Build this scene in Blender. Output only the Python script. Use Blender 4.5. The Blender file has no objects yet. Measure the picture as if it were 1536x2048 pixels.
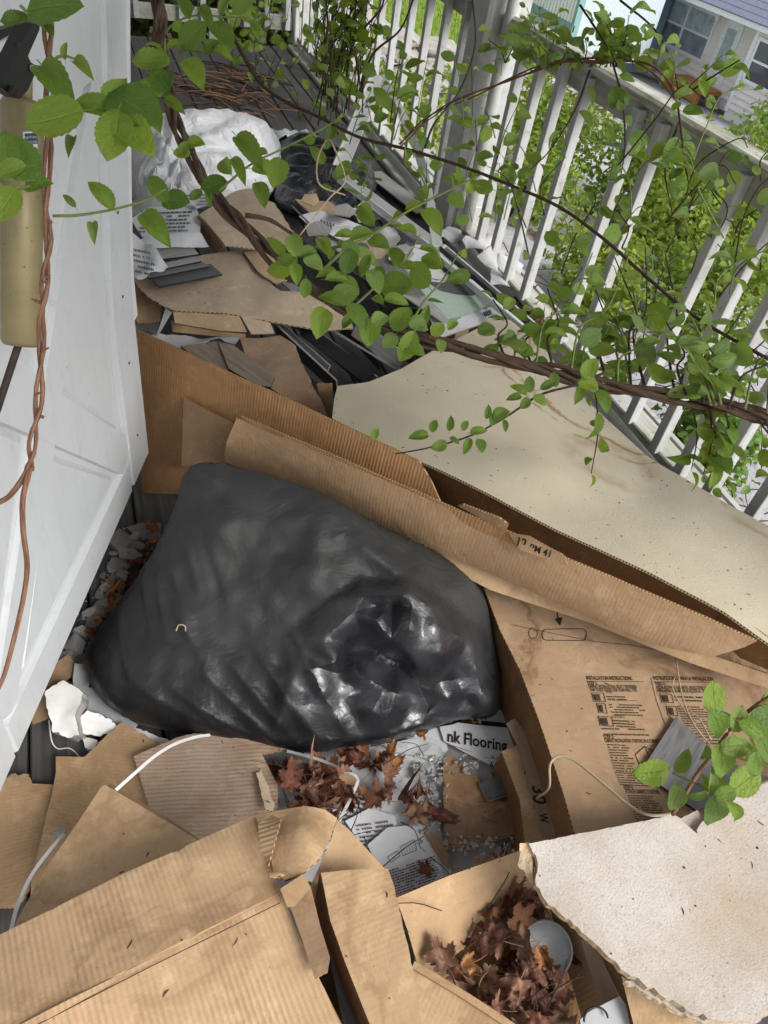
import bpy, bmesh, math, random
import numpy as np
from mathutils import Vector, Matrix, noise
from mathutils.geometry import delaunay_2d_cdt

# ------------------------------------------------------------------ camera
SC = bpy.context.scene
COL = SC.collection
CAM_H = 1.6                       # metres above the porch deck
FPX = 1480.0                      # focal length in pixels of the 1536 x 2048 photograph
# rows: the porch axes (across, along, up) seen from the camera (right, down, forward)
R = np.array([[0.9396546254176534, -0.12467909269295727, 0.31859740861543456],
              [-0.3128964728422668, -0.6897983251856752, 0.6528966747150012],
              [0.13836539384570778, -0.7131853857282119, -0.6871838352068708]])
cam_d = bpy.data.cameras.new('camera')
cam = bpy.data.objects.new('camera', cam_d); COL.objects.link(cam)
cam_d.sensor_fit = 'VERTICAL'; cam_d.sensor_height = 36.0
cam_d.lens = FPX / 2048.0 * 36.0
cam_d.clip_start = 0.02; cam_d.clip_end = 400
_cm = Matrix(((R[0][0], -R[0][1], -R[0][2], 0), (R[1][0], -R[1][1], -R[1][2], 0), (R[2][0], -R[2][1], -R[2][2], CAM_H), (0, 0, 0, 1)))
cam.matrix_world = _cm
SC.camera = cam

# ------------------------------------------------------------------ light: bright overcast, open side of the porch to the right
SUN_EL, SUN_AZ = 44.0, 150.0      # azimuth clockwise from +Y (along the porch)
W = bpy.data.worlds.new('World'); SC.world = W; W.use_nodes = True
wn = W.node_tree; bg = wn.nodes['Background']
sky = wn.nodes.new('ShaderNodeTexSky'); sky.sky_type = 'NISHITA'; sky.sun_disc = False
sky.sun_elevation = math.radians(SUN_EL); sky.sun_rotation = math.radians(SUN_AZ)
sky.dust_density = 3.0
hs = wn.nodes.new('ShaderNodeHueSaturation'); hs.inputs['Saturation'].default_value = 0.3
wn.links.new(sky.outputs[0], hs.inputs['Color']); wn.links.new(hs.outputs[0], bg.inputs[0])
bg.inputs[1].default_value = 0.13
sun_d = bpy.data.lights.new('sun', 'SUN'); sun_d.energy = 1.35; sun_d.angle = math.radians(30); sun_d.color = (1.0, 0.97, 0.92)
sun = bpy.data.objects.new('sun', sun_d); COL.objects.link(sun)
_az, _el = math.radians(SUN_AZ), math.radians(SUN_EL)
_sd = Vector((math.sin(_az) * math.cos(_el), math.cos(_az) * math.cos(_el), math.sin(_el)))
sun.rotation_euler = _sd.to_track_quat('Z', 'Y').to_euler(); sun.location = (6, -4, 8)
SC.view_settings.view_transform = 'Standard'; SC.view_settings.look = 'None'
SC.view_settings.exposure = 1.08; SC.view_settings.gamma = 1.0
SC.cycles.max_bounces = 6; SC.cycles.use_denoising = True

# ------------------------------------------------------------------ measuring helpers: photo pixel -> point of the place
def ray(px, py):
    v = R @ np.array([px - 768.0, py - 1024.0, FPX])
    return Vector(v / np.linalg.norm(v))
ORI = Vector((0, 0, CAM_H))
def at(px, py, z=0.0):            # on the horizontal plane at height z
    d = ray(px, py); return ORI + d * ((z - CAM_H) / d.z)
def atx(px, py, x):               # on the plane across = x
    d = ray(px, py); return ORI + d * (x / d.x)
def atd(px, py, dist):            # at a distance from the standpoint
    return ORI + ray(px, py) * dist
def atp(px, py, p, n):            # on a plane
    d = ray(px, py); return ORI + d * ((p - ORI).dot(n) / d.dot(n))
CAM_X = Vector((R[0][0], R[1][0], R[2][0])); CAM_Y = -Vector((R[0][1], R[1][1], R[2][1])); CAM_F = Vector((R[0][2], R[1][2], R[2][2]))

# ------------------------------------------------------------------ object helpers
def tag(o, label=None, cat=None, group=None, kind=None):
    if label: o['label'] = label
    if cat: o['category'] = cat
    if group: o['group'] = group
    if kind: o['kind'] = kind
    return o
def thing(name, label, cat, loc=(0, 0, 0), group=None):
    o = bpy.data.objects.new(name, None); COL.objects.link(o); o.location = loc
    o.empty_display_size = 0.05
    return tag(o, label, cat, group)
def link(name, me, parent=None):
    o = bpy.data.objects.new(name, me); COL.objects.link(o)
    if parent is not None:
        o.parent = parent
        o.matrix_parent_inverse = wm(parent).inverted()
    return o
def wm(o):
    m = o.matrix_basis.copy()
    if o.parent is not None: m = wm(o.parent) @ o.matrix_parent_inverse @ m
    return m
def mk(name, verts, faces, mats, parent=None, uvs=None, smooth=False, fmat=None):
    me = bpy.data.meshes.new(name)
    me.from_pydata([tuple(v) for v in verts], [], [tuple(f) for f in faces])
    if not isinstance(mats, (list, tuple)): mats = [mats]
    for m in mats: me.materials.append(m)
    if fmat is not None: me.polygons.foreach_set('material_index', fmat)
    if smooth is True: me.polygons.foreach_set('use_smooth', [True] * len(me.polygons))
    elif smooth: me.polygons.foreach_set('use_smooth', smooth)
    if uvs is not None:
        uv = me.uv_layers.new(name='UVMap')
        li = np.empty(len(me.loops), dtype=np.int32); me.loops.foreach_get('vertex_index', li)
        uv.data.foreach_set('uv', np.asarray(uvs, dtype=np.float32)[li].ravel())
    me.update()
    return link(name, me, parent)

class MB:                          # collects boxes / bars into one mesh
    def __init__(s): s.v = []; s.f = []
    def add(s, vs, fs):
        n = len(s.v); s.v += [Vector(v) for v in vs]; s.f += [tuple(i + n for i in f) for f in fs]
    def box(s, lo, hi, M=None, ch=0.0):
        x0, y0, z0 = lo; x1, y1, z1 = hi
        if ch <= 0:
            vs = [Vector(p) for p in ((x0, y0, z0), (x1, y0, z0), (x1, y1, z0), (x0, y1, z0), (x0, y0, z1), (x1, y0, z1), (x1, y1, z1), (x0, y1, z1))]
            fs = [(0, 3, 2, 1), (4, 5, 6, 7), (0, 1, 5, 4), (1, 2, 6, 5), (2, 3, 7, 6), (3, 0, 4, 7)]
        else:
            bm = bmesh.new(); bmesh.ops.create_cube(bm, size=1.0)
            for v in bm.verts:
                v.co = Vector(((x0 + x1) / 2 + v.co.x * (x1 - x0), (y0 + y1) / 2 + v.co.y * (y1 - y0), (z0 + z1) / 2 + v.co.z * (z1 - z0)))
            bmesh.ops.bevel(bm, geom=bm.edges[:], offset=ch, segments=1, affect='EDGES', profile=0.5)
            bm.verts.index_update()
            vs = [v.co.copy() for v in bm.verts]; fs = [tuple(v.index for v in f.verts) for f in bm.faces]; bm.free()
        if M is not None: vs = [M @ v for v in vs]
        s.add(vs, fs); return s
    def bar(s, a, b, w, h, up=(0, 0, 1), ch=0.0):
        a = Vector(a); b = Vector(b); d = b - a; L = d.length; d.normalize()
        side = d.cross(Vector(up)); side.normalize(); u = side.cross(d)
        M = Matrix((( d.x, side.x, u.x, a.x), (d.y, side.y, u.y, a.y), (d.z, side.z, u.z, a.z), (0, 0, 0, 1)))
        return s.box((0, -w / 2, -h / 2), (L, w / 2, h / 2), M, ch)
    def build(s, name, mat, parent=None, smooth=False):
        return mk(name, s.v, s.f, mat, parent, None, smooth)

def catmull(pts, n):
    pts = [Vector(p) for p in pts]
    if len(pts) < 3: return [pts[0].lerp(pts[-1], i / n) for i in range(n + 1)]
    P = [pts[0] * 2 - pts[1]] + pts + [pts[-1] * 2 - pts[-2]]
    out = []
    for i in range(1, len(P) - 2):
        for k in range(n):
            t = k / n; a, b, c, d = P[i - 1], P[i], P[i + 1], P[i + 2]
            out.append(0.5 * ((2 * b) + (c - a) * t + (2 * a - 5 * b + 4 * c - d) * t * t + (3 * b - a - 3 * c + d) * t ** 3))
    out.append(pts[-1]); return out
def tube_data(pts, rad, ns=7, jitter=0.0, seed=0):
    rng = random.Random(seed); n = len(pts); vs = []; fs = []; uv = []
    if not callable(rad):
        r0 = rad; rad = (lambda t: r0[0] + (r0[1] - r0[0]) * t) if isinstance(rad, (tuple, list)) else (lambda t: r0)
    ref = Vector((0.3, 0.2, 1)); L = 0.0
    for i, p in enumerate(pts):
        d = (pts[min(i + 1, n - 1)] - pts[max(i - 1, 0)])
        if d.length < 1e-9: d = Vector((0, 0, 1))
        d.normalize(); a = d.cross(ref)
        if a.length < 1e-4: a = d.cross(Vector((1, 0, 0)))
        a.normalize(); b = d.cross(a); ref = -a.cross(d) if False else ref
        if i: L += (pts[i] - pts[i - 1]).length
        for k in range(ns):
            th = 2 * math.pi * k / ns; r = rad(i / max(1, n - 1)) * (1 + jitter * rng.uniform(-1, 1))
            vs.append(p + a * (r * math.cos(th)) + b * (r * math.sin(th))); uv.append((k / ns, L))
    for i in range(n - 1):
        for k in range(ns):
            k2 = (k + 1) % ns
            fs.append((i * ns + k, i * ns + k2, (i + 1) * ns + k2, (i + 1) * ns + k))
    fs.append(tuple(range(ns))[::-1]); fs.append(tuple((n - 1) * ns + k for k in range(ns)))
    return vs, fs, uv
def tube(name, pts, rad, mat, parent=None, ns=7, sub=6, jitter=0.0, seed=0):
    pp = catmull(pts, sub) if sub else [Vector(p) for p in pts]
    vs, fs, uv = tube_data(pp, rad, ns, jitter, seed)
    return mk(name, vs, fs, mat, parent, uv, True)
def ribbon(name, pts, width, thick, mat, parent=None, up=(0, 0, 1), sub=8):
    pp = catmull(pts, sub); vs = []; fs = []; up = Vector(up)
    for i, p in enumerate(pp):
        d = (pp[min(i + 1, len(pp) - 1)] - pp[max(i - 1, 0)]).normalized(); s = d.cross(up)
        s = s.normalized() if s.length > 1e-5 else Vector((1, 0, 0)); n = s.cross(d)
        for a, b in ((-1, 1), (1, 1), (1, -1), (-1, -1)): vs.append(p + s * (a * width / 2) + n * (b * thick / 2))
    for i in range(len(pp) - 1):
        for k in range(4):
            k2 = (k + 1) % 4; fs.append((i * 4 + k, i * 4 + k2, i * 4 + 4 + k2, i * 4 + 4 + k))
    fs.append((3, 2, 1, 0)); e = (len(pp) - 1) * 4; fs.append((e, e + 1, e + 2, e + 3))
    return mk(name, vs, fs, mat, parent)

def fbm(p, oct=3):
    return noise.fractal(p, 1.0, 2.0, oct)
def inpoly(x, y, poly):
    c = False; n = len(poly); j = n - 1
    for i in range(n):
        xi, yi = poly[i]; xj, yj = poly[j]
        if (yi > y) != (yj > y) and x < (xj - xi) * (y - yi) / (yj - yi) + xi: c = not c
        j = i
    return c
def frame_of(P, udir=None):
    A = np.array([tuple(p) for p in P]); c = A.mean(0); U, S, Vt = np.linalg.svd(A - c)
    n = Vector(Vt[2])
    if n.dot(ORI - Vector(c)) < 0: n = -n            # faces the viewer / upwards
    u = Vector(udir) if udir is not None else Vector(Vt[0])
    u = (u - n * u.dot(n)).normalized(); v = n.cross(u)
    return Vector(c), u, v, n
def resolve(outline):
    out = []
    for q in outline:
        if isinstance(q, Vector): out.append((q, 0.0)); continue
        j = q[3] if len(q) > 3 else 0.0
        out.append((at(q[0], q[1], q[2]), j))
    return out
def sheet(name, outline, mat, edge=None, parent=None, thick=0.004, res=0.03, warp=0.0, wscale=4.0, seed=0,
          udir=None, disp=None, smooth=True, flat=False, bottom=None):
    """A real sheet with thickness: outline of (px, py, height[, raggedness of the edge that starts here])."""
    rng = random.Random(seed + 17); O = resolve(outline); n0 = len(O)
    dens = []
    for i in range(n0):
        a, j = O[i]; b, _ = O[(i + 1) % n0]; L = (b - a).length
        step = 0.008 if j > 0 else res
        k = max(1, int(round(L / step)))
        for t in range(k): dens.append((a.lerp(b, t / k), j if t else j * 0.4))
    if udir is not None and not isinstance(udir, Vector): udir = at(*udir[1], 0.2) - at(*udir[0], 0.2)
    c, u, v, n = frame_of([p for p, _ in dens], udir)
    P2 = []
    for p, j in dens:
        q = Vector(((p - c).dot(u), (p - c).dot(v)))
        if j:
            q.x += j * rng.uniform(-1, 1) + j * 1.5 * noise.noise(Vector((q.x * 40, q.y * 40, seed)))
            q.y += j * rng.uniform(-1, 1) + j * 1.5 * noise.noise(Vector((q.x * 40, q.y * 40, seed + 9)))
        P2.append(q)
    H = np.array([(p - c).dot(n) for p, _ in dens]); nb = len(P2); poly = [(q.x, q.y) for q in P2]
    xs = [q[0] for q in poly]; ys = [q[1] for q in poly]
    B = np.array(poly); inner = []
    if not flat:
        gx = int((max(xs) - min(xs)) / res) + 1; gy = int((max(ys) - min(ys)) / res) + 1
        for a in range(gx + 1):
            for b in range(gy + 1):
                x = min(xs) + (a + 0.5 * (b % 2)) * res + rng.uniform(-.15, .15) * res; y = min(ys) + b * res + rng.uniform(-.15, .15) * res
                if inpoly(x, y, poly) and ((B - (x, y)) ** 2).sum(1).min() > (0.45 * res) ** 2: inner.append(Vector((x, y)))
    allp = P2 + inner
    ov, oe, of, _, _, _ = delaunay_2d_cdt(allp, [], [list(range(nb))], 1, 1e-6)
    area = 0
    for i in range(nb): area += poly[i][0] * poly[(i + 1) % nb][1] - poly[(i + 1) % nb][0] * poly[i][1]
    # boundary = edges used by one face
    cnt = {}
    tri = []
    for f in of:
        f = list(f)
        ar = sum(ov[f[i]].x * ov[f[(i + 1) % len(f)]].y - ov[f[(i + 1) % len(f)]].x * ov[f[i]].y for i in range(len(f)))
        if ar < 0: f.reverse()
        tri.append(tuple(f))
        for i in range(len(f)): cnt[(f[i], f[(i + 1) % len(f)])] = 1
    rim = [(a, b) for (a, b) in cnt if (b, a) not in cnt]
    m = len(ov); top = []; uvs = []
    for q in ov:
        d2 = ((B - (q.x, q.y)) ** 2).sum(1) + 1e-10; w = 1 / d2 ** 1.5; h = float((w * H).sum() / w.sum())
        if warp: h += warp * fbm(Vector((q.x * wscale + seed * 3.1, q.y * wscale, seed * 1.7)))
        p = c + u * q.x + v * q.y + n * h
        if disp is not None: p = p + n * disp(q.x, q.y, p)
        top.append(p); uvs.append((q.x, q.y))
    bot = [p - n * thick for p in top]
    verts = top + bot; UV = uvs + uvs; faces = list(tri); fm = [0] * len(tri); sm = [smooth] * len(tri)
    faces += [tuple(i + m for i in reversed(f)) for f in tri]; fm += [2 if bottom else 0] * len(tri); sm += [smooth] * len(tri)
    acc = 0.0
    for a, b in rim:
        L = (top[a] - top[b]).length; k = len(verts)
        verts += [top[b], top[a], bot[a], bot[b]]
        s0 = (top[a] - c).dot(u) + 0.7 * (top[a] - c).dot(v); s1 = (top[b] - c).dot(u) + 0.7 * (top[b] - c).dot(v)
        UV += [(s1, 1), (s0, 1), (s0, 0), (s1, 0)]; faces.append((k, k + 1, k + 2, k + 3)); fm.append(1); sm.append(False)
    mats = [mat, edge or mat] + ([bottom] if bottom else [])
    o = mk(name, verts, faces, mats, parent, UV, sm, fm)
    return o, (c, u, v, n)
# ------------------------------------------------------------------ procedural materials
class NT:
    def __init__(s, name):
        s.m = bpy.data.materials.new(name); s.m.use_nodes = True; s.t = s.m.node_tree; s.n = s.t.nodes; s.b = s.n['Principled BSDF']
        s._o = None
    def new(s, t, **kw):
        n = s.n.new(t)
        for k, v in kw.items(): setattr(n, k, v)
        return n
    def put(s, sock, val):
        if isinstance(val, (int, float)): sock.default_value = val
        elif isinstance(val, (tuple, list)): sock.default_value = tuple(val) + ((1,) if len(val) == 3 and len(sock.default_value) == 4 else ())
        else: s.t.links.new(val, sock)
    def co(s, kind='Object'):
        n = s.new('ShaderNodeTexCoord'); return n.outputs[kind]
    def map(s, vec, scale=(1, 1, 1), loc=(0, 0, 0), rot=(0, 0, 0)):
        n = s.new('ShaderNodeMapping'); s.put(n.inputs[0], vec); n.inputs[1].default_value = loc; n.inputs[2].default_value = rot; n.inputs[3].default_value = scale if isinstance(scale, tuple) else (scale,) * 3
        return n.outputs[0]
    def noise(s, vec, sc, det=4, rough=0.55, dist=0.0):
        n = s.new('ShaderNodeTexNoise'); s.put(n.inputs['Vector'], vec); n.inputs['Scale'].default_value = sc; n.inputs['Detail'].default_value = det; n.inputs['Roughness'].default_value = rough; n.inputs['Distortion'].default_value = dist
        return n.outputs['Fac']
    def voro(s, vec, sc, feat='F1', out='Distance'):
        n = s.new('ShaderNodeTexVoronoi', feature=feat); s.put(n.inputs['Vector'], vec); n.inputs['Scale'].default_value = sc
        return n.outputs[out]
    def wave(s, vec, sc, dist=0.0, det=2, dsc=1.0, dir='X', prof='SIN'):
        n = s.new('ShaderNodeTexWave', bands_direction=dir, wave_profile=prof); s.put(n.inputs['Vector'], vec); n.inputs['Scale'].default_value = sc; n.inputs['Distortion'].default_value = dist; n.inputs['Detail'].default_value = det; n.inputs['Detail Scale'].default_value = dsc
        return n.outputs['Fac']
    def ramp(s, fac, stops, interp='LINEAR'):
        n = s.new('ShaderNodeValToRGB'); n.color_ramp.interpolation = interp; s.put(n.inputs[0], fac); e = n.color_ramp.elements
        while len(e) < len(stops): e.new(0.5)
        for i, (p, c) in enumerate(stops):
            e[i].position = p; e[i].color = tuple(c) + (1,) if isinstance(c, (tuple, list)) else (c, c, c, 1)
        return n.outputs[0]
    def mix(s, fac, a, b, mode='MIX'):
        n = s.new('ShaderNodeMix', data_type='RGBA', blend_type=mode); s.put(n.inputs[0], fac); s.put(n.inputs[6], a); s.put(n.inputs[7], b); return n.outputs[2]
    def math(s, op, a, b=0.0, c=None):
        n = s.new('ShaderNodeMath', operation=op); s.put(n.inputs[0], a); s.put(n.inputs[1], b)
        if c is not None: s.put(n.inputs[2], c)
        return n.outputs[0]
    def bump(s, h, strength, dist, prev=None):
        n = s.new('ShaderNodeBump'); s.put(n.inputs['Height'], h); n.inputs['Strength'].default_value = strength; n.inputs['Distance'].default_value = dist
        if prev is not None: s.put(n.inputs['Normal'], prev)
        return n.outputs[0]
    def rnd(s): return s.new('ShaderNodeObjectInfo').outputs['Random']
    def fin(s, col, rough=0.8, nrm=None, spec=0.3, metal=0.0, **kw):
        s.put(s.b.inputs['Base Color'], col); s.put(s.b.inputs['Roughness'], rough); s.b.inputs['Specular IOR Level'].default_value = spec; s.b.inputs['Metallic'].default_value = metal
        if nrm is not None: s.put(s.b.inputs['Normal'], nrm)
        for k, v in kw.items(): s.put(s.b.inputs[k.replace('_', ' ')], v)
        return s.m

def cardboard(name, col, worn=0.25, rib=0.5, period=0.0085, stain=0.0, stain_col=(0.16, 0.085, 0.04), grey=0.0, seed=0.0):
    t = NT(name); uv = t.co('UV'); ob = t.map(t.co('Object'), 1.0, (seed, seed * 2, 0))
    base = t.mix(t.ramp(t.noise(ob, 3.5, 5), [(0.3, 0.0), (0.72, 1.0)]), col, tuple(c * (1 - worn) for c in col))
    if grey: base = t.mix(t.ramp(t.noise(ob, 2.1, 4), [(0.42, 0.0), (0.68, grey)]), base, (0.30, 0.26, 0.22))
    fib = t.noise(t.map(uv, (25, 400, 1)), 1.0, 3); fib2 = t.noise(ob, 260, 2)
    base = t.mix(0.22, base, t.mix(fib, (0.12, 0.08, 0.05), (0.75, 0.6, 0.42)), 'OVERLAY')
    base = t.mix(t.ramp(fib2, [(0.62, 0.0), (0.75, 0.35)]), base, (0.20, 0.12, 0.065))
    wobble = t.ramp(t.noise(ob, 5.5, 5, .6), [(0.36, 0.30), (0.64, 1.0)])
    w = t.math('MULTIPLY', t.wave(t.map(uv, (1, 1, 1)), math.pi * 2 / period / 20.0, 0.9, 3, 2.2), wobble)
    base = t.mix(t.math('MULTIPLY', wobble, 0.16 * rib), base, t.mix(w, tuple(c * 0.55 for c in col), tuple(min(1, c * 1.25) for c in col)))  # rib shading put into the colour: valleys darker, crests lighter
    if stain:
        sn = t.noise(t.map(t.co('Object'), 1.0, (seed * 7 + 3, 1, seed)), 2.3, 6, 0.6, 0.4)
        band = t.ramp(sn, [(0.50, 0.0), (0.545, stain), (0.56, stain * 0.25), (0.9, stain * 0.2)])
        base = t.mix(band, base, stain_col)
    spots = t.ramp(t.voro(ob, 34), [(0.02, 0.6), (0.05, 0.0)])
    base = t.mix(t.math('MULTIPLY', spots, t.ramp(t.noise(ob, 6, 2), [(0.5, 0.0), (0.6, 1.0)])), base, (0.07, 0.045, 0.03))
    scuff = t.ramp(t.noise(t.map(ob, (1, 1, 1), (seed, 0, 3)), 21, 8, 0.72), [(0.52, 0.0), (0.72, 0.55)])
    base = t.mix(scuff, base, tuple(min(1, c * 1.22 + 0.03) for c in col)); base = t.mix(t.ramp(t.noise(ob, 55, 6, 0.7), [(0.56, 0.0), (0.74, 0.5)]), base, tuple(c * 0.55 for c in col))
    nb = t.bump(w, 0.42 * rib, 0.0020); nb = t.bump(t.noise(ob, 9, 6, 0.6, 0.6), 0.5, 0.012, nb); nb = t.bump(fib2, 0.15, 0.0006, nb)
    return t.fin(base, 0.86, nb, 0.18)
def cardboard_edge(name, col):
    t = NT(name); uv = t.co('UV')
    w = t.wave(uv, math.pi * 2 / 0.0075 / 20.0, 0.5, 1, 5.0)
    sep = t.new('ShaderNodeSeparateXYZ'); t.put(sep.inputs[0], uv)
    mid = t.ramp(sep.outputs[1], [(0.12, 0.0), (0.22, 1.0), (0.78, 1.0), (0.88, 0.0)])
    hole = t.math('MULTIPLY', t.ramp(w, [(0.45, 0.0), (0.65, 1.0)]), mid)
    return t.fin(t.mix(hole, col, tuple(c * 0.10 for c in col)), 0.9, t.bump(hole, 0.6, -0.002), 0.1)

TAN = (0.50, 0.35, 0.212); TAN2 = (0.43, 0.245, 0.110); PALE = (0.50, 0.41, 0.305); BROWN = (0.43, 0.25, 0.122); DUST = (0.40, 0.30, 0.21)
M = {}
M['tan'] = cardboard('tan_cardboard', TAN, 0.2, 1.5, 0.0085, 0.34, seed=1.3)
M['tan_smooth'] = cardboard('smooth_tan_cardboard', TAN, 0.25, 0.25, 0.008, 0.38, seed=2.3)
M['tan_torn'] = cardboard('torn_tan_cardboard', (0.46, 0.315, 0.185), 0.3, 0.35, 0.008, 0.3, seed=4.1)
M['grey_torn'] = cardboard('weathered_grey_cardboard', (0.36, 0.265, 0.195), 0.35, 1.1, 0.0085, 0.35, grey=0.7, seed=5.2)
M['pale'] = cardboard('pale_dusty_cardboard', PALE, 0.15, 0.25, 0.006, 0.10, grey=0.25, seed=6.0)
M['pale_rib'] = cardboard('pale_ribbed_cardboard', (0.5, 0.37, 0.24), 0.2, 0.7, 0.006, 0.10, grey=0.2, seed=7.0)
M['brown'] = cardboard('brown_ribbed_cardboard', BROWN, 0.25, 1.2, 0.0088, 0.25, seed=8.4)
M['brown_light'] = cardboard('brown_flap_cardboard', (0.40, 0.27, 0.162), 0.25, 0.35, 0.0088, 0.08, seed=9.0)
M['brown_dark'] = cardboard('dark_brown_cardboard', (0.25, 0.14, 0.065), 0.3, 0.5, 0.0085, 0.5, seed=3.0)  # darker, stained brown used on inner, side and bottom panels
M['stained'] = cardboard('water_stained_cardboard', (0.41, 0.285, 0.18), 0.22, 0.12, 0.008, 0.75, (0.15, 0.075, 0.033), grey=0.2, seed=10.7)
M['worn_brown'] = cardboard('worn_brown_cardboard', (0.36, 0.23, 0.13), 0.45, 0.15, 0.008, 0.5, grey=0.35, seed=11.7)
M['edge'] = cardboard_edge('cardboard_edge', (0.42, 0.26, 0.13)); M['edge_pale'] = cardboard_edge('pale_cardboard_edge', (0.45, 0.34, 0.22))

def painted(name, col, dirt=0.4, algae=0.0, grain=(60, 60, 4), rough=0.55, flake=0.0):
    t = NT(name); ob = t.co('Object'); g = t.noise(t.map(ob, grain), 1.0, 4)
    c = t.mix(t.ramp(t.noise(ob, 7, 5, 0.6), [(0.45, 0.0), (0.75, dirt)]), col, tuple(x * 0.5 for x in (0.62, 0.60, 0.52)))
    c = t.mix(t.ramp(g, [(0.55, 0.0), (0.75, dirt * 0.7)]), c, (0.22, 0.21, 0.18))
    if flake: c = t.mix(t.ramp(t.noise(ob, 30, 5, 0.7), [(0.60, 0.0), (0.64, flake)]), c, (0.20, 0.17, 0.13))
    if algae: c = t.mix(t.ramp(t.noise(t.map(ob, (30, 5, 30)), 1.0, 5), [(0.42, 0.0), (0.62, algae)]), c, (0.17, 0.18, 0.08))
    nb = t.bump(g, 0.3, 0.002); nb = t.bump(t.noise(ob, 45, 4), 0.25, 0.002, nb)
    return t.fin(c, rough, nb, 0.35)
M['rail_white'] = painted('weathered_white_paint', (0.48, 0.49, 0.485), 0.75, 0.0, flake=0.5)
M['rail_top'] = painted('algae_stained_white_paint', (0.52, 0.52, 0.48), 0.8, 0.75, (50, 4, 50), 0.75, 0.7)
M['post_white'] = painted('old_white_post_paint', (0.50, 0.50, 0.49), 0.5, 0.12, (40, 40, 3), 0.5, 0.25)
M['rail_grey'] = painted('grimy_white_paint', (0.42, 0.42, 0.39), 0.7, 0.4, (60, 4, 60), 0.8, 0.7)
def door_mat():
    t = NT('white_door_paint'); ob = t.co('Object')
    c = t.mix(t.ramp(t.noise(ob, 3, 5), [(0.4, 0.0), (0.75, 0.35)]), (0.60, 0.62, 0.64), (0.48, 0.505, 0.495))
    c = t.mix(t.ramp(t.noise(t.map(ob, (30, 30, 3)), 1, 4), [(0.55, 0.0), (0.80, 0.28)]), c, (0.38, 0.39, 0.37))
    c = t.mix(t.ramp(t.noise(ob, 26, 7, .72), [(0.56, 0.0), (0.75, 0.5)]), c, (0.42, 0.43, 0.40)); sp = t.ramp(t.voro(ob, 30), [(0.035, 0.8), (0.06, 0.0)])
    c = t.mix(t.math('MULTIPLY', sp, t.ramp(t.noise(ob, 9, 2), [(0.52, 0.0), (0.6, 1.0)])), c, (0.13, 0.12, 0.11))
    return t.fin(c, 0.42, t.bump(t.noise(t.map(ob, (40, 40, 6)), 1, 4), 0.12, 0.002), 0.4)
M['door'] = door_mat()
def deck_mat():
    t = NT('weathered_deck_wood'); ob = t.co('Object'); g = t.noise(t.map(ob, (70, 3, 70)), 1.0, 6, 0.65)
    r = t.rnd(); a = t.mix(r, (0.085, 0.083, 0.085), (0.125, 0.115, 0.108))
    c = t.mix(t.ramp(g, [(0.35, 0.0), (0.65, 1.0)]), t.mix(0.6, a, (0.02, 0.02, 0.02)), a)
    c = t.mix(t.ramp(t.noise(ob, 4, 4), [(0.5, 0.0), (0.8, 0.5)]), c, (0.07, 0.055, 0.04))
    return t.fin(c, 0.8, t.bump(g, 0.6, 0.004), 0.3)
M['deck'] = deck_mat()
def ridge(t, vec, sc, dist=0.0, det=5):
    n = t.noise(vec, sc, det, 0.55, dist); return t.math('SUBTRACT', 1.0, t.math('ABSOLUTE', t.math('MULTIPLY', t.math('SUBTRACT', n, 0.5), 5.0)))
def bag_black():
    t = NT('black_bag_plastic'); ob = t.co('Object')
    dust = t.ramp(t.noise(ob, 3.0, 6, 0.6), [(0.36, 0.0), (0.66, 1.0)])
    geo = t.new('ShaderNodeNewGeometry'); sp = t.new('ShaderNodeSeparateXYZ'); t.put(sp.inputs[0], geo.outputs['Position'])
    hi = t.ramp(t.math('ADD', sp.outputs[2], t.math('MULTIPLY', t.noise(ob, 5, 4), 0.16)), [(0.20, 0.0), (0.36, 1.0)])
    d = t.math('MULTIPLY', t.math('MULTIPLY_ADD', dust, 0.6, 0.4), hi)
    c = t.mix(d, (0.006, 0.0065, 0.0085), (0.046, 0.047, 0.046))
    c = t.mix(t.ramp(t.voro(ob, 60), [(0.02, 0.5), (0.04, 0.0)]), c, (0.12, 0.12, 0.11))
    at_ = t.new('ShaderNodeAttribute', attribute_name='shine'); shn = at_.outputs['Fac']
    c = t.mix(shn, c, t.mix(t.ramp(t.noise(ob, 9, 5), [(0.4, 0.0), (0.75, 0.8)]), (0.012, 0.013, 0.017), (0.060, 0.061, 0.069)))  # mouth folds also get lighter base colour in place of reflected sky
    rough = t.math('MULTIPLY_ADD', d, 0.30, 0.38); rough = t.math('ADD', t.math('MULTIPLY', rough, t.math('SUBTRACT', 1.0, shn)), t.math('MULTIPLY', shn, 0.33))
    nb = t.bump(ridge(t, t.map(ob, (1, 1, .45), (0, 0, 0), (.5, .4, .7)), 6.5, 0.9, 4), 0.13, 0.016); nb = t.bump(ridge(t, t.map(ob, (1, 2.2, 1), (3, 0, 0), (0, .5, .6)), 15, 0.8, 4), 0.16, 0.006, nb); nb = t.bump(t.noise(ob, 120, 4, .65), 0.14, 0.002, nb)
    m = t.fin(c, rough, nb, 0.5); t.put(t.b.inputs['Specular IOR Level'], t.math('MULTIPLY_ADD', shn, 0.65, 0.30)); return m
M['bag'] = bag_black()
def bag_shiny():
    t = NT('crumpled_black_plastic'); ob = t.co('Object')
    nb = t.bump(ridge(t, ob, 11, 1.2, 4), 0.3, 0.010); nb = t.bump(ridge(t, t.map(ob, 1.0, (5, 2, 1)), 38, 1.0, 4), 0.14, 0.004, nb)
    c = t.mix(t.ramp(t.noise(ob, 7, 5), [(0.4, 0.0), (0.75, 0.8)]), (0.010, 0.011, 0.015), (0.055, 0.056, 0.062))
    return t.fin(c, 0.27, nb, 0.55)
M['bag_shiny'] = bag_shiny()
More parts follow.
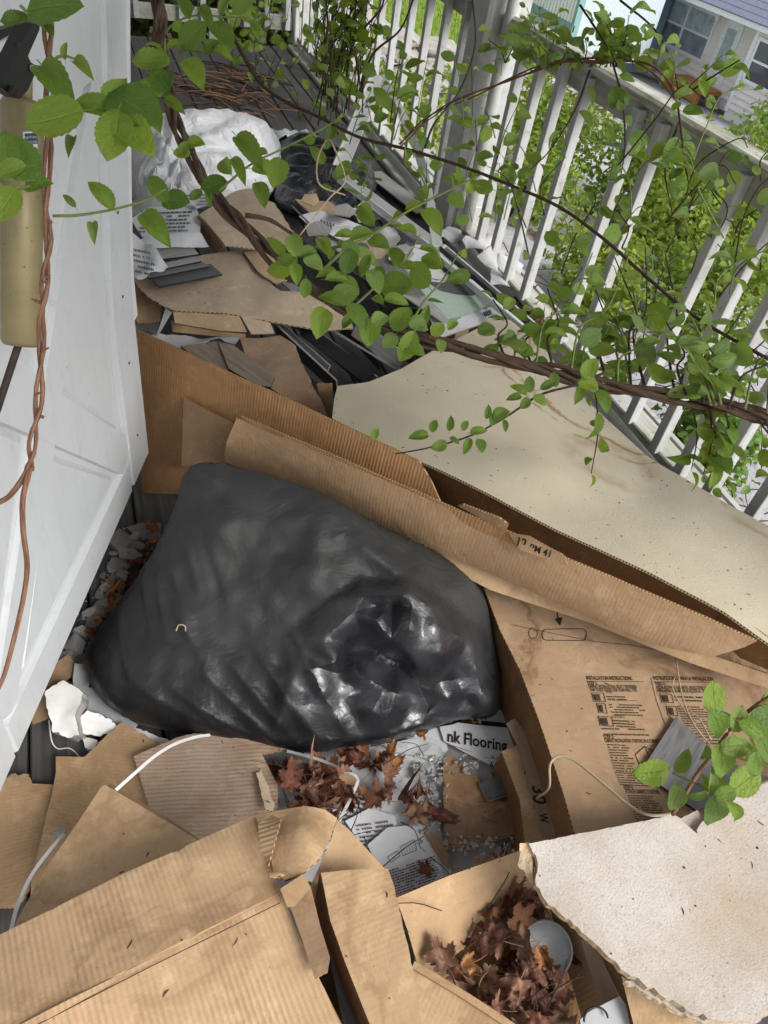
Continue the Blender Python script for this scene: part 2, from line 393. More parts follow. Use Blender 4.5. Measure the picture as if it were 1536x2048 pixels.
def bag_white():
    t = NT('white_bag_plastic'); ob = t.co('Object')
    nb = t.bump(ridge(t, ob, 5, 1.5, 3), 0.30, 0.03); nb = t.bump(ridge(t, ob, 14, 1.2, 3), 0.14, 0.010, nb)
    c = t.mix(t.ramp(t.noise(ob, 3, 3), [(0.4, 0.0), (0.75, 0.5)]), (0.72, 0.73, 0.75), (0.56, 0.57, 0.59))
    return t.fin(c, 0.32, nb, 0.5)
M['bag_white'] = bag_white()
CREAM_STAINS = [(tuple(at(1260, 760, .26)), .40, .014, 1.0), (tuple(at(1260, 760, .26)), .46, .010, .9), (tuple(at(900, 620, .3)), .34, .006, .5), (tuple(at(1230, 930, .3)), .14, .06, .45), (tuple(at(1560, 1010, .33)), .20, .02, .5)]
def cream():
    t = NT('cream_pebbled_sheet'); ob = t.co('Object'); uv = t.co('UV')
    c = t.mix(t.ramp(t.noise(ob, 2.2, 5), [(0.35, 0.0), (0.7, 1.0)]), (0.52, 0.465, 0.345), (0.44, 0.385, 0.275))
    c = t.mix(t.ramp(t.noise(t.map(ob, 1, (4.2, 0, 1)), 1.6, 5), [(0.48, 0.0), (0.70, 0.4)]), c, (0.36, 0.31, 0.22))
    sn = t.noise(t.map(ob, 1, (1.1, 5.3, 0)), 2.4, 7, 0.62, 0.5)
    for (q, rr, wd, am) in CREAM_STAINS:
        dn = t.new('ShaderNodeVectorMath', operation='DISTANCE'); t.put(dn.inputs[0], ob); dn.inputs[1].default_value = q
        f_ = t.math('ADD', dn.outputs['Value'], t.math('MULTIPLY', t.math('SUBTRACT', sn, .5), .30)); f_ = t.math('ABSOLUTE', t.math('SUBTRACT', f_, rr))
        c = t.mix(t.math('MULTIPLY', t.ramp(f_, [(0.0, am), (wd, 0.0)]), t.ramp(t.noise(ob, 7, 3), [(.38, 0.), (.55, 1.)])), c, (0.24, 0.13, 0.05))
    c = t.mix(t.ramp(t.voro(ob, 26), [(0.022, 0.8), (0.05, 0.0)]), c, (0.09, 0.06, 0.04))
    v = t.voro(uv, 210, 'SMOOTH_F1'); nb = t.bump(v, 0.5, 0.0016); nb = t.bump(t.noise(ob, 6, 4), 0.2, 0.012, nb)
    return t.fin(c, 0.6, nb, 0.3)
M['cream'] = cream()
def fibre():
    t = NT('speckled_fibreboard'); ob = t.co('Object')
    c = t.mix(t.ramp(t.noise(ob, 5, 5), [(0.42, 0.0), (0.72, 1.0)]), (0.54, 0.505, 0.465), (0.42, 0.355, 0.29))
    c = t.mix(t.ramp(t.noise(ob, 330, 3, 0.8), [(0.50, 0.0), (0.68, 0.6)]), c, (0.26, 0.22, 0.19)); c = t.mix(t.ramp(t.noise(ob, 110, 4, 0.7), [(0.58, 0.0), (0.68, 0.5)]), c, (0.30, 0.26, 0.22))
    c = t.mix(t.math('MULTIPLY', t.ramp(t.voro(ob, 42), [(0.05, 0.8), (0.09, 0.0)]), t.ramp(t.noise(ob, 8, 2), [(.5, 0.), (.6, 1.)])), c, (0.12, 0.09, 0.07))
    c = t.mix(t.ramp(t.noise(t.map(ob, 1, (3, 1, 0)), 3.4, 5), [(0.50, 0.0), (0.72, 0.6)]), c, (0.36, 0.25, 0.145))
    nb = t.bump(t.noise(ob, 230, 4, 0.7), 0.6, 0.003)
    return t.fin(c, 0.95, nb, 0.1)
M['fibre'] = fibre()
def fibre_edge():
    t = NT('broken_fibreboard_edge'); ob = t.co('Object')
    c = t.mix(t.noise(ob, 60, 4), (0.46, 0.30, 0.15), (0.66, 0.56, 0.42)); return t.fin(c, 0.95, t.bump(t.noise(ob, 120, 4), 0.8, 0.006), 0.1)
M['fibre_edge'] = fibre_edge()
def plank_mat(name, a, b, rough=0.5):
    t = NT(name); uv = t.co('UV'); g = t.noise(t.map(uv, (5, 70, 1)), 1.0, 6, 0.6, 1.2)
    c = t.mix(t.ramp(g, [(0.35, 0.0), (0.65, 1.0)]), a, b)
    return t.fin(c, rough, t.bump(g, 0.2, 0.001), 0.4)
M['vinyl'] = plank_mat('grey_vinyl_plank', (0.11, 0.11, 0.115), (0.21, 0.205, 0.20))
M['vinyl_light'] = plank_mat('light_grey_vinyl_plank', (0.24, 0.235, 0.225), (0.36, 0.35, 0.335))
M['vinyl_dark'] = plank_mat('dark_vinyl_plank', (0.055, 0.058, 0.062), (0.10, 0.10, 0.105), 0.45)
M['vinyl_brown'] = plank_mat('dirty_brown_plank', (0.15, 0.115, 0.085), (0.29, 0.235, 0.18), 0.7)
def simple(name, col, rough=0.6, metal=0.0, spec=0.4, var=0.25, nsc=20, bump=0.15, bd=0.003):
    t = NT(name); ob = t.co('Object'); n = t.noise(ob, nsc, 5)
    c = t.mix(t.ramp(n, [(0.35, 0.0), (0.7, 1.0)]), col, tuple(x * (1 - var) for x in col))
    return t.fin(c, rough, t.bump(n, bump, bd), spec, metal)
M['vinyl_edge'] = simple('vinyl_plank_edge', (0.30, 0.30, 0.29), 0.6)
M['black_core'] = simple('black_plank_core', (0.02, 0.021, 0.023), 0.4)
M['alu'] = simple('dull_white_aluminium', (0.66, 0.68, 0.68), 0.4, 0.15, 0.5, 0.2, 30)
M['white_metal'] = simple('white_enamelled_metal', (0.74, 0.75, 0.74), 0.4, 0.0, 0.5, 0.15, 12)
M['rubber'] = simple('black_rubber', (0.02, 0.02, 0.02), 0.6)
M['print'] = simple('black_print', (0.035, 0.028, 0.022), 0.85, 0, 0.1, 0.5, 60, 0.0)
M['print_soft'] = simple('faded_print', (0.075, 0.055, 0.04), 0.85, 0, 0.1, 0.4, 60, 0.0)
M['print_grey'] = simple('grey_print', (0.12, 0.12, 0.125), 0.85, 0, 0.1, 0.3, 60, 0.0)
M['print_green'] = simple('pale_green_print', (0.40, 0.50, 0.42), 0.7, 0, 0.2, 0.1, 9, 0.0)
M['print_darkgreen'] = simple('green_print', (0.10, 0.14, 0.12), 0.7, 0, 0.2, 0.1, 9, 0.0)
M['print_blue'] = simple('dark_blue_label', (0.02, 0.06, 0.10), 0.5, 0, 0.3, 0.1, 9, 0.0)
M['paper'] = simple('white_paper', (0.66, 0.67, 0.70), 0.85, 0, 0.15, 0.15, 9, 0.3, 0.004)
M['label'] = simple('white_label', (0.66, 0.68, 0.62), 0.6, 0, 0.3, 0.1, 30, 0.05)
M['paper_grey'] = simple('grey_printed_paper', (0.46, 0.46, 0.46), 0.8, 0, 0.2, 0.3, 12, 0.3, 0.004)
M['plaster'] = simple('broken_plaster', (0.44, 0.42, 0.40), 0.95, 0, 0.1, 0.4, 40, 0.6, 0.006)
M['plaster_white'] = simple('white_plaster', (0.78, 0.77, 0.75), 0.9, 0, 0.15, 0.15, 25, 0.4, 0.005)
M['strap'] = simple('white_strapping', (0.70, 0.71, 0.72), 0.35, 0, 0.5, 0.1, 9, 0.05)
M['clear_strap'] = simple('grey_strapping', (0.50, 0.50, 0.49), 0.35, 0, 0.5, 0.2, 9, 0.05)
M['galv'] = simple('galvanised_lid', (0.36, 0.38, 0.39), 0.5, 0.2, 0.5, 0.3, 12)
def closer_mat():
    t = NT('tan_enamel'); ob = t.co('Object'); c = t.mix(t.ramp(t.noise(ob, 14, 6, .65), [(.35, 0.), (.75, 1.)]), (0.27, 0.225, 0.11), (0.19, 0.155, 0.075))
    c = t.mix(t.ramp(t.voro(ob, 75), [(.07, .8), (.11, 0.)]), c, (0.05, 0.035, 0.02)); c = t.mix(t.ramp(t.noise(t.map(ob, (60, 60, 5)), 1, 4), [(.60, 0.), (.72, .4)]), c, (0.12, 0.09, 0.05))
    return t.fin(c, t.math('MULTIPLY_ADD', t.noise(ob, 30, 4), .4, .25), t.bump(t.noise(ob, 90, 3), .12, .001), .5, .25)
M['closer'] = closer_mat()
M['bracket'] = simple('black_bracket', (0.012, 0.012, 0.014), 0.45, 0.2, 0.5)
M['rust'] = simple('rusty_rod', (0.06, 0.04, 0.032), 0.7, 0.2, 0.3, 0.6, 60, 0.4)
M['tape'] = simple('packing_tape', (0.30, 0.22, 0.16), 0.2, 0, 0.6, 0.2, 20, 0.2)
M['plastic_grey'] = simple('grey_plastic', (0.42, 0.43, 0.45), 0.4, 0, 0.5, 0.15, 12)
def bark(name, a, b):
    t = NT(name); uv = t.co('UV'); n = t.noise(t.map(uv, (9, 30, 1)), 1.0, 5, 0.65)
    return t.fin(t.mix(t.ramp(n, [(0.35, 0.0), (0.68, 1.0)]), a, b), 0.85, t.bump(n, 0.6, 0.003), 0.2)
M['bark'] = bark('brown_vine_bark', (0.035, 0.022, 0.015), (0.15, 0.10, 0.066))
M['bark_red'] = bark('red_brown_vine_bark', (0.10, 0.035, 0.025), (0.34, 0.20, 0.12))
M['twig'] = bark('dark_twig_bark', (0.025, 0.017, 0.013), (0.09, 0.055, 0.04))
M['stem_green'] = bark('green_shoot', (0.12, 0.17, 0.05), (0.24, 0.28, 0.10))
M['root'] = bark('pale_root', (0.42, 0.32, 0.20), (0.62, 0.52, 0.36))
def leaf_mat(name, dark, light, trans=0.42):
    t = NT(name); uv = t.co('UV'); r = t.rnd()
    sep = t.new('ShaderNodeSeparateXYZ'); t.put(sep.inputs[0], uv)
    ax = t.math('ABSOLUTE', t.math('SUBTRACT', sep.outputs[0], 0.5))
    rib = t.ramp(ax, [(0.0, 1.0), (0.035, 0.0)])
    vv = t.math('SUBTRACT', sep.outputs[1], t.math('MULTIPLY', ax, 0.75)); vein = t.math('SINE', t.math('MULTIPLY', vv, 44.0)); vein = t.ramp(vein, [(0.86, 0.0), (1.0, 0.6)])
    base = t.ramp(r, [(0.0, dark), (0.55, light), (1.0, (light[0] * 1.25, light[1] * 1.12, light[2] * .9))]); base = t.mix(t.math('MULTIPLY', t.ramp(t.noise(t.co('Object'), 2.6, 6, .65), [(.60, 0.), (.68, 1.)]), t.ramp(r, [(.60, 0.), (.75, .55), (1., .2)])), base, (0.20, 0.15, 0.05)); base = t.mix(t.math('MULTIPLY', t.noise(t.co('Object'), 30, 4), 0.35), base, tuple(x * 0.45 for x in dark))
    vn = t.math('MAXIMUM', rib, t.math('MULTIPLY', vein, 0.45)); base = t.mix(t.math('MULTIPLY', vn, 0.30), base, tuple(min(1, x * 1.7 + 0.02) for x in light))
    nb = t.bump(vn, 0.5, -0.003); nb = t.bump(t.noise(t.co('Object'), 9, 4), 0.3, 0.02, nb)
    t.fin(base, 0.42, nb, 0.45)
    tr = t.new('ShaderNodeBsdfTranslucent'); t.put(tr.inputs[0], t.mix(0.55, base, (0.36, 0.46, 0.04)))
    mx = t.new('ShaderNodeMixShader'); mx.inputs[0].default_value = trans
    out = t.n['Material Output']; t.t.links.new(t.b.outputs[0], mx.inputs[1]); t.t.links.new(tr.outputs[0], mx.inputs[2]); t.t.links.new(mx.outputs[0], out.inputs[0])
    return t.m
M['leaf'] = leaf_mat('green_vine_leaf', (0.085, 0.17, 0.024), (0.20, 0.325, 0.045))
M['leaf_deep'] = leaf_mat('deep_green_vine_leaf', (0.05, 0.12, 0.018), (0.11, 0.215, 0.03), 0.35)
M['leaf_pale'] = leaf_mat('pale_green_leaf', (0.12, 0.21, 0.05), (0.20, 0.31, 0.075), 0.4)
M['shrub'] = leaf_mat('shrub_leaf', (0.09, 0.17, 0.015), (0.20, 0.29, 0.03), 0.45)
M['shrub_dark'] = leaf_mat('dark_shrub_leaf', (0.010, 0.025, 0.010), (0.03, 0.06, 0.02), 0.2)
def dry_mat(name, a, b, c):
    t = NT(name); uv = t.co('UV'); r = t.rnd(); ob = t.co('Object')
    base = t.ramp(r, [(0.0, a), (0.5, b), (1.0, c)])
    base = t.mix(t.ramp(t.noise(ob, 45, 5), [(0.4, 0.0), (0.72, 0.7)]), base, tuple(x * 0.4 for x in b))
    sep = t.new('ShaderNodeSeparateXYZ'); t.put(sep.inputs[0], uv)
    v = t.ramp(sep.outputs[0], [(0.0, 1.0), (0.05, 0.0)])
    base = t.mix(t.math('MULTIPLY', v, 0.4), base, tuple(min(1, x * 1.6) for x in c))
    return t.fin(base, 0.7, t.bump(t.noise(ob, 60, 4), 0.4, 0.003), 0.25)
M['dry'] = dry_mat('dry_maple_leaf', (0.115, 0.045, 0.033), (0.215, 0.10, 0.066), (0.36, 0.215, 0.14))
M['dry_dark'] = dry_mat('dark_dry_maple_leaf', (0.075, 0.025, 0.02), (0.13, 0.05, 0.03), (0.22, 0.10, 0.05))
M['dry_orange'] = dry_mat('orange_dry_maple_leaf', (0.24, 0.085, 0.03), (0.30, 0.12, 0.045), (0.38, 0.20, 0.08))
# ------------------------------------------------------------------ the setting
def ground_z(x, y):
    g = -0.75 - 0.18 * max(0.0, x - 2.4) - 0.03 * max(0.0, y - 9)
    return max(g, -6.0)
def ground_mat():
    t = NT('yard_ground'); ob = t.co('Object')
    sep = t.new('ShaderNodeSeparateXYZ'); t.put(sep.inputs[0], ob)
    n = t.noise(ob, 1.2, 5); gr = t.noise(ob, 18, 5)
    conc = t.mix(t.ramp(gr, [(0.4, 0.0), (0.7, 1.0)]), (0.36, 0.35, 0.375), (0.27, 0.265, 0.28))
    soil = t.mix(gr, (0.035, 0.022, 0.015), (0.10, 0.06, 0.04))
    c = t.mix(t.ramp(t.noise(ob, 0.9, 4), [(0.60, 0.0), (0.66, 1.0)]), conc, soil)
    near = t.ramp(t.math('ADD', sep.outputs[0], t.math('MULTIPLY', n, 0.6)), [(0.28, 0.0), (0.30, 1.0)])
    c = t.mix(t.ramp(t.math('DIVIDE', t.math('ADD', sep.outputs[0], t.math('MULTIPLY', n, 0.8)), 10.0), [(0.31, 1.0), (0.36, 0.0)]), c, soil)
    return t.fin(c, 0.9, t.bump(gr, 0.5, 0.02), 0.2)
M['ground'] = ground_mat()
def grass_mat():
    t = NT('lawn_grass'); ob = t.co('Object')
    c = t.mix(t.ramp(t.noise(ob, 8, 5), [(0.3, 0.0), (0.7, 1.0)]), (0.10, 0.17, 0.02), (0.22, 0.29, 0.05))
    return t.fin(c, 0.9, t.bump(t.noise(ob, 60, 4), 0.8, 0.03), 0.1)
M['grass'] = grass_mat()
def gridmesh(name, x0, x1, y0, y1, nx, ny, zf, mat, parent=None):
    vs = []; fs = []
    for j in range(ny + 1):
        for i in range(nx + 1):
            x = x0 + (x1 - x0) * i / nx; y = y0 + (y1 - y0) * j / ny; vs.append((x, y, zf(x, y)))
    for j in range(ny):
        for i in range(nx):
            a = j * (nx + 1) + i; fs.append((a, a + 1, a + nx + 2, a + nx + 1))
    return mk(name, vs, fs, mat, parent, [(v[0], v[1]) for v in vs], True)
tag(gridmesh('ground', -60, 120, -60, 140, 90, 100, ground_z, M['ground']), kind='structure')
M['asphalt'] = simple('pale_worn_asphalt', (0.30, 0.30, 0.33), 0.9, 0, 0.2, 0.2, 15, 0.3, 0.01)
def lawn_z(x, y): return ground_z(x, y) + 0.10 + 0.03 * noise.noise(Vector((x, y, 0)))
lw = gridmesh('lawn', 4.8, 14.0, 10.6, 34, 24, 50, lawn_z, M['grass']); tag(lw, kind='structure')
rd = gridmesh('driveway', 14.004, 19.2, 2, 60, 10, 60, lambda x, y: ground_z(x, y) + 0.02, M['asphalt']); tag(rd, kind='structure')
# grass blades over the lawn: uncountable
rng = random.Random(5); gv = []; gf = []
for i in range(9000):
    x = rng.uniform(4.9, 13.5); y = 10.7 + 14 * rng.random() ** 1.5; z = lawn_z(x, y); h = rng.uniform(.06, .16); a = rng.uniform(0, 6.28); k = len(gv)
    dx, dy = math.cos(a) * .012, math.sin(a) * .012
    gv += [(x - dx, y - dy, z - .01), (x + dx, y + dy, z - .01), (x + rng.uniform(-.05, .05), y + rng.uniform(-.05, .05), z + h)]; gf.append((k, k + 1, k + 2))
tag(mk('grass', gv, gf, M['grass']), 'sunlit yellow green lawn grass beyond the railing', 'grass', kind='stuff')

# deck ---------------------------------------------------------------
deck = bpy.data.objects.new('deck', None); COL.objects.link(deck); tag(deck, kind='structure')
rng = random.Random(2); x = -0.42; pw = 0.142
while x < 1.95:
    mb = MB(); dz = rng.uniform(-0.003, 0.002)
    mb.box((x, -1.2, -0.03 + dz), (x + pw - 0.007, 7.0, 0.0 + dz), None, 0.004); mb.build('plank', M['deck'], deck); x += pw
mb = MB(); mb.box((-0.42, -1.2, -0.25), (1.99, 7.0, -0.034)); mb.build('joist', M['black_core'], deck)  # one black slab under all planks, making the gaps between them dark
mb = MB(); mb.box((1.993, -1.2, -0.30), (2.02, 7.02, -0.01)); mb.build('fascia', M['rail_grey'], deck)
# roof over the porch and the house wall beside it (both shade the porch)
def siding_mat(name, col, pitch, dirx=False):
    t = NT(name); ob = t.co('Object'); n = t.noise(ob, 3, 4)
    return t.fin(t.mix(t.ramp(n, [(0.3, 0.0), (0.8, 0.35)]), col, tuple(c * 0.75 for c in col)), 0.6, t.bump(t.noise(ob, 30, 3), 0.05, 0.002), 0.3)
M['ceil'] = simple('painted_porch_ceiling', (0.40, 0.41, 0.40), 0.7)
mb = MB(); mb.box((-0.45, -0.9, 2.72), (2.25, 7.3, 2.80)); tag(mb.build('porch_ceiling', M['ceil']), kind='structure')
M['house_white'] = siding_mat('white_house_siding', (0.50, 0.51, 0.50), 0.12)
hw = bpy.data.objects.new('house_wall', None); COL.objects.link(hw); tag(hw, kind='structure')
for (y0, y1, z0, z1) in ((0.86, 7.1, -0.8, 2.72), (-1.6, -0.30, -0.8, 2.72), (-0.298, 0.858, 2.16, 2.72)):
    z = z0
    while z < z1 - 0.01:
        h = min(0.118, z1 - z); mb = MB()
        vs = [(-0.47, y0, z), (-0.435, y0, z), (-0.455, y0, z + h), (-0.47, y0, z + h), (-0.47, y1, z), (-0.435, y1, z), (-0.455, y1, z + h), (-0.47, y1, z + h)]
        mb.add(vs, [(0, 1, 2, 3), (7, 6, 5, 4), (1, 5, 6, 2), (0, 4, 5, 1), (3, 2, 6, 7), (0, 3, 7, 4)]); mb.build('clapboard', M['house_white'], hw); z += 0.12
mb = MB(); mb.box((-3.2, -1.6, -0.02), (-0.48, 3.0, 0.10)); mb.box((-3.25, -1.6, 0.102), (-3.2, 3, 2.8)); mb.build('interior_floor', M['vinyl_brown'], hw)

# railing ------------------------------------------------------------
RX = 1.79
def railing(label, y0, y1, ys, seed):
    t = thing('porch_railing', label, 'railing', (RX, (y0 + y1) / 2, 0)); rng = random.Random(seed)
    mb = MB(); mb.box((RX - 0.046, y0, 0.995), (RX + 0.046, y1, 1.030), None, 0.010); mb.build('top_rail', M['rail_top'], t)
    mb = MB(); mb.box((RX - 0.020, y0, 0.915), (RX + 0.020, y1, 0.993), None, 0.004); mb.build('upper_rail', M['rail_grey'], t)
    mb = MB(); mb.box((RX - 0.045, y0, 0.075), (RX + 0.045, y1, 0.112), None, 0.005); mb.build('bottom_rail', M['rail_grey'], t)
    for q in ys:
        mb = MB(); a = rng.uniform(-.012, .012)
        mb.bar((RX - 0.040, q + a, 0.10), (RX - 0.040, q, 0.985), 0.037, 0.037, (1, 0, 0), 0.002); mb.build('baluster', M['rail_white'], t)
    return t
railing('near stretch of white railing overgrown with vines, right of the square post', -0.9, 3.36, [.62, .78, .94, 1.10, 1.27, 1.42, 1.56, 1.71, 2.12, 2.26, 2.60, 2.78, 2.95, 3.12], 3)
railing('far stretch of white railing left of the square post', 3.552, 6.86, [3.72, 3.95, 4.18, 4.42, 4.66, 4.90, 5.14, 5.36, 5.58, 5.80, 6.02, 6.24, 6.46, 6.68], 4)
# low beam along the deck edge under the rail
mb = MB(); mb.box((RX - .10, -0.9, 0.002), (RX + .09, 6.95, 0.035), None, .006); o = mb.build('edge_beam', M['rail_grey'], deck)
for (y0, y1, dx) in ((1.0, 2.3, -.13), (2.32, 3.1, -.125)):
    mb = MB(); mb.bar((RX + dx, y0, .02), (RX + dx + .01, y1, .022), .035, .032, (0, 0, 1), .004); mb.build('edge_batten', M['rail_top'], deck)
# end railing across the porch
t = thing('porch_railing', 'shaded end railing across the far end of the porch', 'railing', (0.7, 6.95, 0))
mb = MB(); mb.box((-0.43, 6.93, 0.995), (1.74, 7.02, 1.03), None, .008); mb.build('top_rail', M['rail_top'], t)
mb = MB(); mb.box((-0.43, 6.95, 0.13), (1.74, 6.99, 0.235), None, .004); mb.build('bottom_rail', M['rail_grey'], t)
for b in (0.28, 1.05): mb = MB(); mb.box((b, 6.955, 0.002), (b + .14, 6.985, 0.128), None, .003); mb.build('block', M['rail_grey'], t)
for i in range(13):
    mb = MB(); xx = -0.36 + i * .168; mb.box((xx, 6.91, 0.14), (xx + .04, 6.948, 0.99), None, .002); mb.build('baluster', M['rail_white'], t)
# posts / columns
def lathe(prof, n, c, mat, name, parent):
    vs = []; fs = []
    for (r, z) in prof:
        for k in range(n): a = 2 * math.pi * k / n; vs.append((c[0] + r * math.cos(a), c[1] + r * math.sin(a), c[2] + z))
    for i in range(len(prof) - 1):
        for k in range(n): k2 = (k + 1) % n; fs.append((i * n + k, i * n + k2, (i + 1) * n + k2, (i + 1) * n + k))
    fs.append(tuple(range(n))[::-1]); fs.append(tuple((len(prof) - 1) * n + k for k in range(n)))
    return mk(name, vs, fs, mat, parent, None, True)
t = thing('porch_post', 'square white newel post in the middle of the railing with round column above', 'post', (RX, 3.42, 0))
mb = MB(); mb.box((RX - .11, 3.362, 0.036), (RX + .09, 3.55, 1.10), None, .014); mb.build('newel', M['post_white'], t)
mb = MB(); mb.box((RX - .075, 3.345, 0.036), (RX + .075, 3.36, 0.20), None, .004); mb.build('base_trim', M['post_white'], t)
mb = MB(); mb.box((RX - .13, 3.335, 1.101), (RX + .11, 3.575, 1.135), None, .01); mb.build('cap', M['rail_top'], t)
lathe([(.095, 1.137), (.105, 1.16), (.105, 1.20), (.085, 1.215), (.098, 1.235), (.098, 1.27), (.08, 1.29), (.078, 1.9), (.07, 2.715)], 28, (RX, 3.42, 0), M['post_white'], 'column', t)
lathe([(.030, .0), (.030, .75), (.030, 1.45), (.030, 2.70)], 16, (RX - .035, 3.30, .04), M['post_white'], 'downpipe', t)
t = thing('porch_post', 'white corner post at the far end of the porch', 'post', (RX, 6.95, 0))
mb = MB(); mb.box((RX - .06, 6.89, 0.036), (RX + .06, 7.01, 2.71), None, .008); mb.build('shaft', M['post_white'], t)

# storm door ---------------------------------------------------------
DB = Vector((.04, 1.66, 0)); DA = Vector((-.295, .79, 0)); DD = (DB - DA).normalized(); DN = Vector((DD.y, -DD.x, 0))   # DN faces the camera side
def dpt(u, z, off=0.0): return DB + DD * u + Vector((0, 0, z)) + DN * off
door = thing('storm_door', 'white crossbuck storm door standing open at the left edge', 'door', dpt(-1.0, 0.2))
def lean(z): return 0.0 if z < .70 else 0.30 * (z - .70) ** 1.15
def dslab(name, pts, t0, t1, mat, ch=0.004, par=door):
    # prism on the door face from a (u, z) outline, raised from t0 to t1 with a sloped edge
    n = len(pts); c = (sum(p[0] for p in pts) / n, sum(p[1] for p in pts) / n); vs = []
    for (u, z) in pts: vs.append(dpt(u + (lean(z) if u > -.12 else lean(z) * max(0, (u + 1) / .9)), z, t0))
    for i, (u, z) in enumerate(pts):
        dx, dz = c[0] - u, c[1] - z; L = max(1e-6, math.hypot(dx, dz)); uu, zz = u + dx / L * ch, z + dz / L * ch
        vs.append(dpt(uu + (lean(zz) if u > -.12 else lean(zz) * max(0, (uu + 1) / .9)), zz, t1))
    ar = sum(pts[i][0] * pts[(i + 1) % n][1] - pts[(i + 1) % n][0] * pts[i][1] for i in range(n))
    fs = [tuple(range(n, 2 * n))] + [tuple(reversed(range(n)))] + [(i, (i + 1) % n, n + (i + 1) % n, n + i) for i in range(n)]
    if ar < 0: fs = [tuple(reversed(f)) for f in fs]
    return mk(name, vs, fs, mat, par)
zs = [.2 + .1 * i for i in range(21)]
edgeL = [(-1.02, z) for z in zs]; edgeR = [(0.015, z) for z in zs]
dslab('slab', edgeR[::1] + edgeL[::-1], -0.04, 0.0, M['door'], 0.002)
# stile beside the free edge, hinge stile, bottom and lock rails
dslab('stile', [(0.013, z) for z in zs] + [(-0.125, z) for z in reversed(zs)], 0.0005, 0.018, M['door'], .012)
dslab('stile', [(-0.90, .2), (-0.90, 2.2), (-1.02, 2.2), (-1.02, .2)], 0.0005, 0.018, M['door'], .012)
dslab('bottom_rail', [(-0.128, .203), (-0.128, .30), (-0.897, .30), (-0.897, .203)], 0.0005, 0.016, M['door'], .012)
dslab('lock_rail', [(-0.128, 1.16), (-0.128, 1.29), (-0.897, 1.29), (-0.897, 1.16)], 0.0005, 0.016, M['door'], .012)
# crossbuck arms
for (a, b, tt) in (((-0.13, .31), (-0.895, 1.15), .0075), ((-0.895, .31), (-0.13, 1.15), .0060)):
    d = Vector((b[0] - a[0], b[1] - a[1])).normalized(); n2 = Vector((-d.y, d.x)) * .048
    dslab('crossbuck_arm', [(a[0] + n2.x, a[1] + n2.y), (a[0] - n2.x, a[1] - n2.y), (b[0] - n2.x, b[1] - n2.y), (b[0] + n2.x, b[1] + n2.y)], 0.0003, tt + .007, M['door'], .016)
dslab('raised_panel', [(-0.165, .42), (-0.165, 1.04), (-0.44, .73)], 0.0003, .010, M['door'], .022)
dslab('raised_panel', [(-0.225, .325), (-0.80, .325), (-0.51, .64)], 0.0003, .010, M['door'], .022)
dslab('raised_panel', [(-0.225, 1.14), (-0.80, 1.14), (-0.51, .82)], 0.0003, .010, M['door'], .022)
dslab('raised_panel', [(-0.86, .42), (-0.86, 1.04), (-0.58, .73)], 0.0003, .010, M['door'], .022)
# edge strip, black strip filling the gap beside it, and bottom sweep
dslab('gap_strip', [(0.030, z) for z in zs if z > .5] + [(0.019, z) for z in reversed(zs) if z > .5], -0.02, 0.002, M['rubber'], .001)
dslab('edge_strip', [(0.072, z) for z in zs if z > .5] + [(0.033, z) for z in reversed(zs) if z > .5], -0.03, 0.006, M['white_metal'], .003)
dslab('door_sweep', [(0.012, .172), (0.012, .199), (-1.0, .199), (-1.0, .172)], -0.03, -0.004, M['white_metal'], .002)
for (u, z) in ((-.06, .55), (-.055, .72), (-.06, .33), (-.07, .9), (-.02, 1.1)):
    dslab('screw', [(u + .004 * math.cos(k), z + .004 * math.sin(k)) for k in [i * math.pi / 4 for i in range(8)]], .0181, .0195, M['print'], .001)
# door closer --------------------------------------------------------
def dplane(px, py, off): return atp(px, py, dpt(0, 0, off), DN)
cl = thing('door_closer', 'tan cylindrical door closer with black bracket on the white storm door', 'door closer', dpt(-.45, .95, .1))
CO = .135
a = dplane(45, 200, CO); b = dplane(42, 690, CO); ax = (b - a).normalized(); r = 0.5 * 66 / FPX * ((a + b) / 2 - ORI).length
def along(s): return a + ax * s
L = (b - a).length
def cyl(name, p, q, rr, mat, par, n=28, prof=None):
    d = (q - p); ll = d.length; prof = prof or [(rr * .86, 0), (rr, .02 * ll), (rr, .98 * ll), (rr * .88, ll)]
    vs = []; fs = []; d.normalize(); s = d.cross(Vector((0, 0, 1))).normalized(); t2 = d.cross(s)
    for (r1, h) in prof:
        for k in range(n): th = 2 * math.pi * k / n; vs.append(p + d * h + s * r1 * math.cos(th) + t2 * r1 * math.sin(th))
    for i in range(len(prof) - 1):
        for k in range(n): k2 = (k + 1) % n; fs.append((i * n + k, i * n + k2, (i + 1) * n + k2, (i + 1) * n + k))
    fs.append(tuple(range(n))[::-1]); fs.append(tuple((len(prof) - 1) * n + k for k in range(n)))
    return mk(name, vs, fs, mat, par, None, [len(f) == 4 for f in fs])
cyl('tube', a, b, r, M['closer'], cl)
cyl('end_plug', a - ax * .03, a + ax * .004, r * .45, M['closer'], cl)
e = dplane(2, 805, CO - .02); cyl('rod', b - ax * .01, e + (e - b) * 1.4, r * .20, M['rust'], cl, 12)
